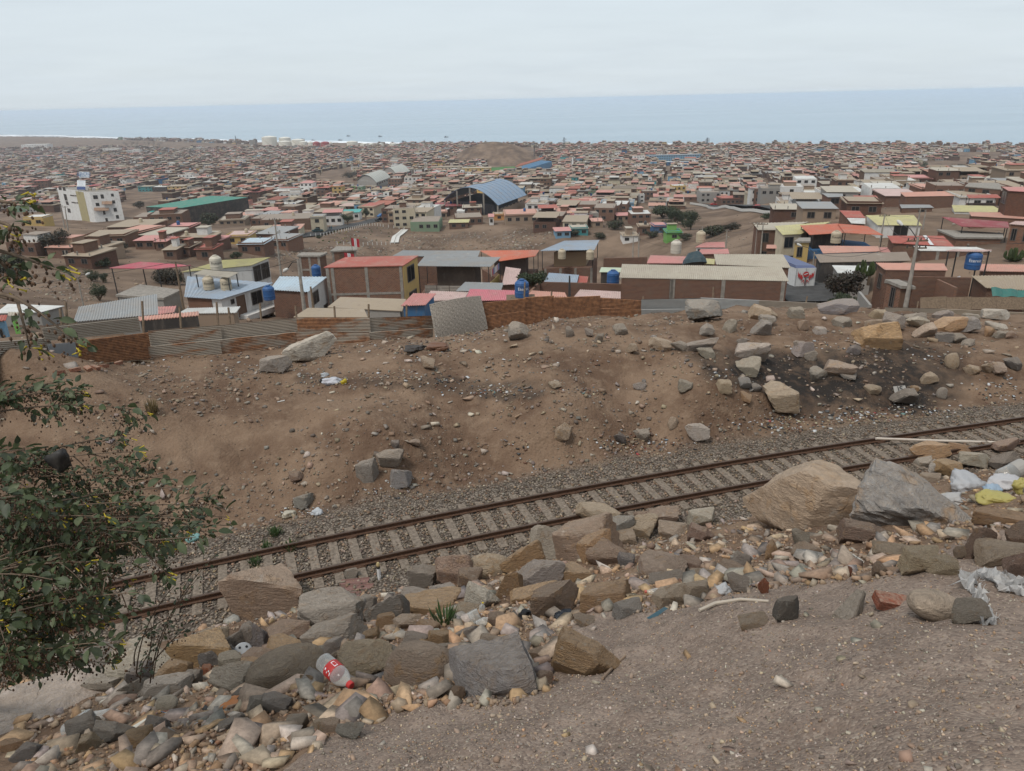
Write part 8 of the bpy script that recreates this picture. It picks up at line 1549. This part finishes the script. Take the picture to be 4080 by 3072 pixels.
# frayed sack
sk = thing('woven_sack', 'frayed white woven sack half buried in the sand at the right', 'sack', hit(3950, 2380))
def cloth(path, wd, name, seed, n=26):
    r = np.random.default_rng(seed); P = []; ds_ = [gdep(*q) for q in path]
    pts = [at_depth(x_, y_, d) for (x_, y_), d in zip(path, ds_)]; m_ = MB(); grid = []
    for i in range(n + 1):
        f = i / n * (len(pts) - 1); k = min(len(pts) - 2, int(f)); c = pts[k] + (pts[k + 1] - pts[k]) * (f - k); c = np.array([c[0], c[1], max(c[2], float(H(c[0], c[1])[0]) + .015)]); t_ = pts[k + 1] - pts[k]; sd = np.cross(t_, np.array([.3, .6, 1.0])); sd /= np.linalg.norm(sd)
        grid.append([c + sd * wd * (j / 6 - .5) * (1 + .25 * r.normal()) + np.array([0, 0, .035 * math.sin(j * 1.9 + i * .35) + .012 * r.normal()]) for j in range(7)])
    for i in range(n):
        for j in range(6): m_.poly([grid[i][j], grid[i + 1][j], grid[i + 1][j + 1], grid[i][j + 1]])
    for i in range(n):                          # frayed threads
        for e in (0, 6):
            for q in range(1): p = np.array(grid[i][e]); m_.bar(p, p + r.normal(size=3) * .012 + np.array([0, 0, .01]), .002)
    m_.put(name, MT['film'], sk, (.55, .53, .51))
cloth([(3862, 2345), (3880, 2305), (3930, 2290), (4000, 2330), (4090, 2330)], .16, 'fold', 3); cloth([(3880, 2345), (3905, 2400), (3925, 2450), (3940, 2495)], .075, 'torn_tail', 4); cloth([(3930, 2295), (4010, 2350), (4100, 2375)], .14, 'fold', 5)
# pipe, sticks, shard, post, sheets, wheel cover, plate, box
d = gdep(3720, 1785); MB().tube([at_depth(3490, 1747, d), at_depth(3700, 1755, d + .2), at_depth(3950, 1762, d + .35), at_depth(4150, 1766, d + .5)], .045, 10).put('pipe', MT['painted'], None, (.52, .45, .38), label='long pale pipe lying across the slope top at the right', cat='pipe')
def stick(label, pts, r, col=(.42, .36, .29), name='branch', cat='branch'): MB().tube([hit(x_, y_, r * 1.5) for x_, y_ in pts], [r, r * 1.2, r, r * .8][:len(pts)], 7).put(name, MT['painted'], None, col, label=label, cat=cat)
stick('long pale bent branch lying on the dark sand', [(2786, 2440), (2850, 2412), (2950, 2396), (3062, 2404)], .014); stick('thin brown twig lying by the ochre crumbly rock', [(2400, 2710), (2440, 2665), (2490, 2620)], .01, (.22, .15, .10), 'twig', 'twig'); stick('short pale stick on the rubble below the giant boulder', [(3388, 2206), (3438, 2243)], .009, (.5, .46, .4), 'stick', 'stick'); stick('thin pale rod on the dirt bank', [(1105, 1605), (1135, 1598)], .02, (.55, .53, .5), 'rod', 'rod')
dq = gdep(2620, 2455); MB().sheet(at_depth(2577, 2462, dq), at_depth(2596, 2472, dq), at_depth(2662, 2424, dq + .02), at_depth(2648, 2418, dq + .02), flat=True, th=.006).put('plastic_shard', MT['painted'], None, (.05, .12, .16), label='blue plastic shard lying at the sand edge', cat='plastic')
p = hit(1512, 2306); T = thing('marker_post', 'short white marker post with yellow top beside the near rail', 'post', p); MB().lathe(p - np.array([0, 0, .1]), [(.045, 0), (.045, .42), (.04, .43)], 14).put('shaft', MT['painted'], T, (.68, .68, .68)); MB().lathe(p + np.array([0, 0, .325]), [(.046, 0), (.046, .06)], 14).put('band', MT['black_print'], T); MB().lathe(p + np.array([0, 0, .386]), [(.04, 0), (.05, .05), (.03, .11)], 12).put('top', MT['painted'], T, (.40, .31, .15))
for i, (a, b_) in enumerate((((1362, 2318), (1474, 2308)), ((1360, 2342), (1490, 2330)), ((1358, 2366), (1440, 2360)))):
    q0, q1 = hit(*a, .06 - .015 * i), hit(*b_, .06 - .015 * i); e = np.array([-.06, -.30, -.10]); MB().sheet(q0 + e, q1 + e, q1, q0, .15, .022, .008, along=False).put('roof_sheet_scrap', MT['rusty_sheet'], None, (.22, .12, .105, .25), label='broken reddish corrugated sheet scrap, %s of three by the near rail' % ('upper', 'middle', 'lowest')[i], cat='sheet', group='roof sheet scraps by the rail')
dw = gdep(965, 2615); c = at_depth(968, 2598, dw - .1); T = thing('wheel_cover', 'grey plastic wheel cover wedged between stones', 'wheel cover', c); nrm = np.array([.55, -.6, .6]); nrm /= np.linalg.norm(nrm); r = 36 * dw / FPX; lathe_axis(c, c + nrm * .03, [(0, r), (.4, r * 1.02), (.8, r * .92), (1.0, r * .4)], 24).put('disc', MT['painted'], T, (.36, .37, .38)); u_ = np.cross(nrm, [0, 0, 1]); u_ /= np.linalg.norm(u_); v_ = np.cross(nrm, u_)
for k in range(5): a = k * 1.257; q = c + (u_ * math.cos(a) + v_ * math.sin(a)) * r * .62 + nrm * .026; lathe_axis(q, q + nrm * .006, [(0, r * .14), (1, r * .14)], 10).put('slot', MT['black_print'], T)
dn = gdep(3600, 1570); a, b_ = at_depth(3566, 1568, dn), at_depth(3614, 1564, dn); up_ = np.array([0, .22, .22]); T = thing('number_plate', 'white panel painted with black marks on the burnt slope', 'plate', (a + b_) / 2); MB().sheet(a, b_, b_ + up_, a + up_, flat=True, th=.03).put('panel', MT['painted'], T, (.30, .28, .255)); me = text_mesh('lettering', 'IS', .34, MT['black_print']); o = obj('lettering', me, T); ex_ = (b_ - a) / np.linalg.norm(b_ - a); uz_ = up_ / np.linalg.norm(up_); nz_ = np.cross(ex_, uz_); c = (a + b_) / 2 + up_ * .5 + nz_ * .035; o.matrix_parent_inverse = Matrix.Translation(-Vector(T.location)); o.matrix_world = Matrix(((ex_[0], uz_[0], nz_[0], c[0]), (ex_[1], uz_[1], nz_[1], c[1]), (ex_[2], uz_[2], nz_[2], c[2]), (0, 0, 0, 1)))
de = gdep(562, 2905); c = at_depth(562, 2892, de); ob = MB().box((0, 0, 0), (70 * de / FPX, .07, .03)).box((0, 0, .03), (50 * de / FPX, .045, .008)).mesh('switch_box', MT['painted']); o = bpy.data.objects.new('switch_box', ob); COL.objects.link(o); o.location = c; o.rotation_euler = (.5, -.35, .4); o.color = (.55, .54, .48, 1); tag(o, 'broken white plastic switch box among the foreground chips', 'switch box')
for i, (pts, col) in enumerate((([(600, 2860), (640, 2840), (690, 2850), (740, 2846)], (.03, .16, .30)), ([(520, 2880), (560, 2850), (620, 2845), (700, 2830)], (.30, .05, .06)))): MB().tube([hit(x_, y_, .012 + .01 * (k % 2)) for k, (x_, y_) in enumerate(pts)], .0022, 5).put('wire', MT['painted'], None, col, label='thin %s wire trailing from the broken switch box' % ('blue', 'red')[i], cat='wire')
bme = MB().box((0, 0, -.045), (.24, .12, .09)).mesh('brick', MT['stone'])
for i, (x_, y_) in enumerate(((352, 1474), (380, 1470), (415, 1464), (470, 1452), (238, 1490), (300, 1478))):
    o = bpy.data.objects.new('brick', bme); COL.objects.link(o); o.location = hit(x_, y_, .05); o.rotation_euler = (rs.uniform(-.3, .3), rs.uniform(-.3, .3), rs.uniform(0, 3)); o.scale = (1.5, 1.5, 1.5); o.color = (.30, .12, .07, .2); tag(o, 'loose red brick at the foot of the rusty fence panel, %s from left' % ORD[[238, 300, 352, 380, 415, 470].index(x_)], 'brick', 'loose bricks by the fence')
for i, (a, b_) in enumerate((((430, 1452), (560, 1440)), ((500, 1438), (606, 1446)))): MB().bar(hit(*a, .06), hit(*b_, .06), .14, .04).put('plank', MT['timber'], None, label='old timber plank at the foot of the fence, %s one' % ('long', 'short')[i], cat='plank')
# litter and cans, uncountable
LIT = [(1300, 1525, 130, 18, 90), (1700, 1400, 260, 30, 220), (1850, 1340, 150, 25, 160), (1960, 1560, 220, 26, 260), (1560, 1500, 200, 30, 120), (1770, 1520, 160, 24, 140), (2560, 1770, 190, 40, 380), (3120, 1690, 230, 34, 420), (3420, 1660, 330, 36, 520), (3650, 1640, 260, 30, 300), (3980, 1560, 140, 60, 260), (3300, 1380, 200, 30, 140), (1500, 1960, 90, 28, 160), (1620, 1950, 120, 50, 220), (1180, 2040, 140, 26, 200), (720, 2150, 150, 24, 160), (900, 1420, 260, 25, 120), (1000, 1480, 200, 30, 90), (2080, 1300, 150, 20, 70), (2250, 1450, 300, 40, 90), (2330, 1560, 150, 18, 90), (2080, 1790, 40, 60, 60), (2900, 1500, 200, 40, 120), (2150, 1880, 60, 40, 60), (3700, 1420, 200, 40, 160), (2850, 1880, 500, 200, 60), (2300, 2000, 700, 120, 60), (1700, 2150, 500, 90, 50), (3950, 1890, 160, 70, 90), (2500, 2330, 500, 100, 60), (900, 2850, 200, 120, 80)]
P_ = []; S_ = []; C_ = []; PAL = [(.6, .6, .6), (.55, .55, .56), (.45, .44, .42), (.36, .38, .4), (.16, .22, .27), (.08, .08, .08), (.03, .028, .027), (.16, .08, .05), (.3, .22, .14), (.16, .24, .22), (.5, .45, .3), (.35, .06, .06)]
PWT = [1.2, 1.4, 2.6, .5, .3, 3, 6, 6, 6, .2, .8, .12]
for cx, cy, rx, ry, n in LIT:
    for _ in range(int(n * .62)):
        x_, y_ = cx + rs.gauss(0, .5) * rx, cy + rs.gauss(0, .5) * ry
        try: p = ground(x_, y_)
        except Exception: continue
        if abs(float(tr_t(p[0], p[1]))) < 2.2 and rs.random() < .8: continue
        s_ = rs.choice([.018, .025, .03, .04, .055]) * (1.25 if p[1] > 22 else .7); P_.append(p + np.array([0, 0, s_ * .3])); S_.append(s_); C_.append(rs.choices(PAL, PWT)[0])
scatter('litter', np.array(P_), np.array(S_), np.array(C_), MT['litter'], 'scraps of paper, plastic and burnt rubbish strewn over the bank', 'litter', cube=True, flat=.45, seed=31, nt=16)
# cobble heap behind the shrub, clods
x, y, z, S = rubble(1200, .05, .13, 1.4, [(-300, 1640), (0, 1600), (120, 1605), (240, 1625), (250, 1680), (120, 1710), (-300, 1720)], 20, 30, 10)
scatter('cobble_heap', np.stack([x, y, z + S * .6], -1), S, palette(len(x), 'gtwb', [3, 3, 2, 1]), MT['loose_stone'], 'heap of pale grey cobbles behind the flowering shrub', 'stones', level=2, seed=33)
# weeds by the rails
for i, (x_, y_, n) in enumerate(((1098, 2132, 26), (1160, 2192, 22), (1060, 2190, 14), (1020, 2250, 16), (1772, 2485, 14), (610, 1650, 30))):
    p = hit(x_, y_); V = []; Fc = []; dry = i == 5
    for k in range(n * 3):
        a = rs.uniform(0, 6.28); h = rs.uniform(.08, .32) * (2.0 if dry else 1); q = p + np.array([math.cos(a), math.sin(a), 0]) * rs.uniform(0, .16); t_ = q + np.array([math.cos(a) * .1, math.sin(a) * .1, h]); s_ = np.array([-math.sin(a), math.cos(a), 0]) * .018; n0 = len(V); V += [q - s_ * .3, q + s_ * .3, (q + t_) / 2 + s_, t_, (q + t_) / 2 - s_]; Fc.append((n0, n0 + 1, n0 + 2, n0 + 3, n0 + 4))
    V = np.array(V); obj('weed', npmesh('weed', V, Fc, MT['leaf'], col=np.tile((.20, .15, .07) if dry else (.06, .10, .03), (len(V), 1))), None, label=('dry yellowish tuft of grass on the dirt bank' if dry else 'small green weed %s' % ('behind the far rail, higher one', 'between the rails under the higher one', 'on the far rail, lower one', 'between the rails near the brown boulder', 'sprouting among the slope rubble')[i]), cat='weed')

# ---------------------------------------------------------------- haze over the town and the sea
m = bpy.data.materials.new('haze_air'); m.use_nodes = True; t = m.node_tree; t.nodes.remove(t.nodes['Principled BSDF'])
pv_ = nd(t, 'ShaderNodeVolumePrincipled', {'Color': (0.86, 0.92, 1.0, 1), 'Density': 0.0001, 'Anisotropy': 0.25}); t.links.new(pv_.outputs[0], t.nodes['Material Output'].inputs['Volume'])
hz = MB().hexa([(-60000, -300, -8), (60000, -300, -8), (60000, 62000, -8), (-60000, 62000, -8)], [(-60000, -300, CZ + 8), (60000, -300, CZ + 8), (60000, 62000, CZ + 8), (-60000, 62000, CZ + 8)]).mesh('haze', m)
o = bpy.data.objects.new('haze', hz); COL.objects.link(o); o['kind'] = 'stuff'; o['label'] = 'thin pale sea haze over the town and water'; o['category'] = 'haze'
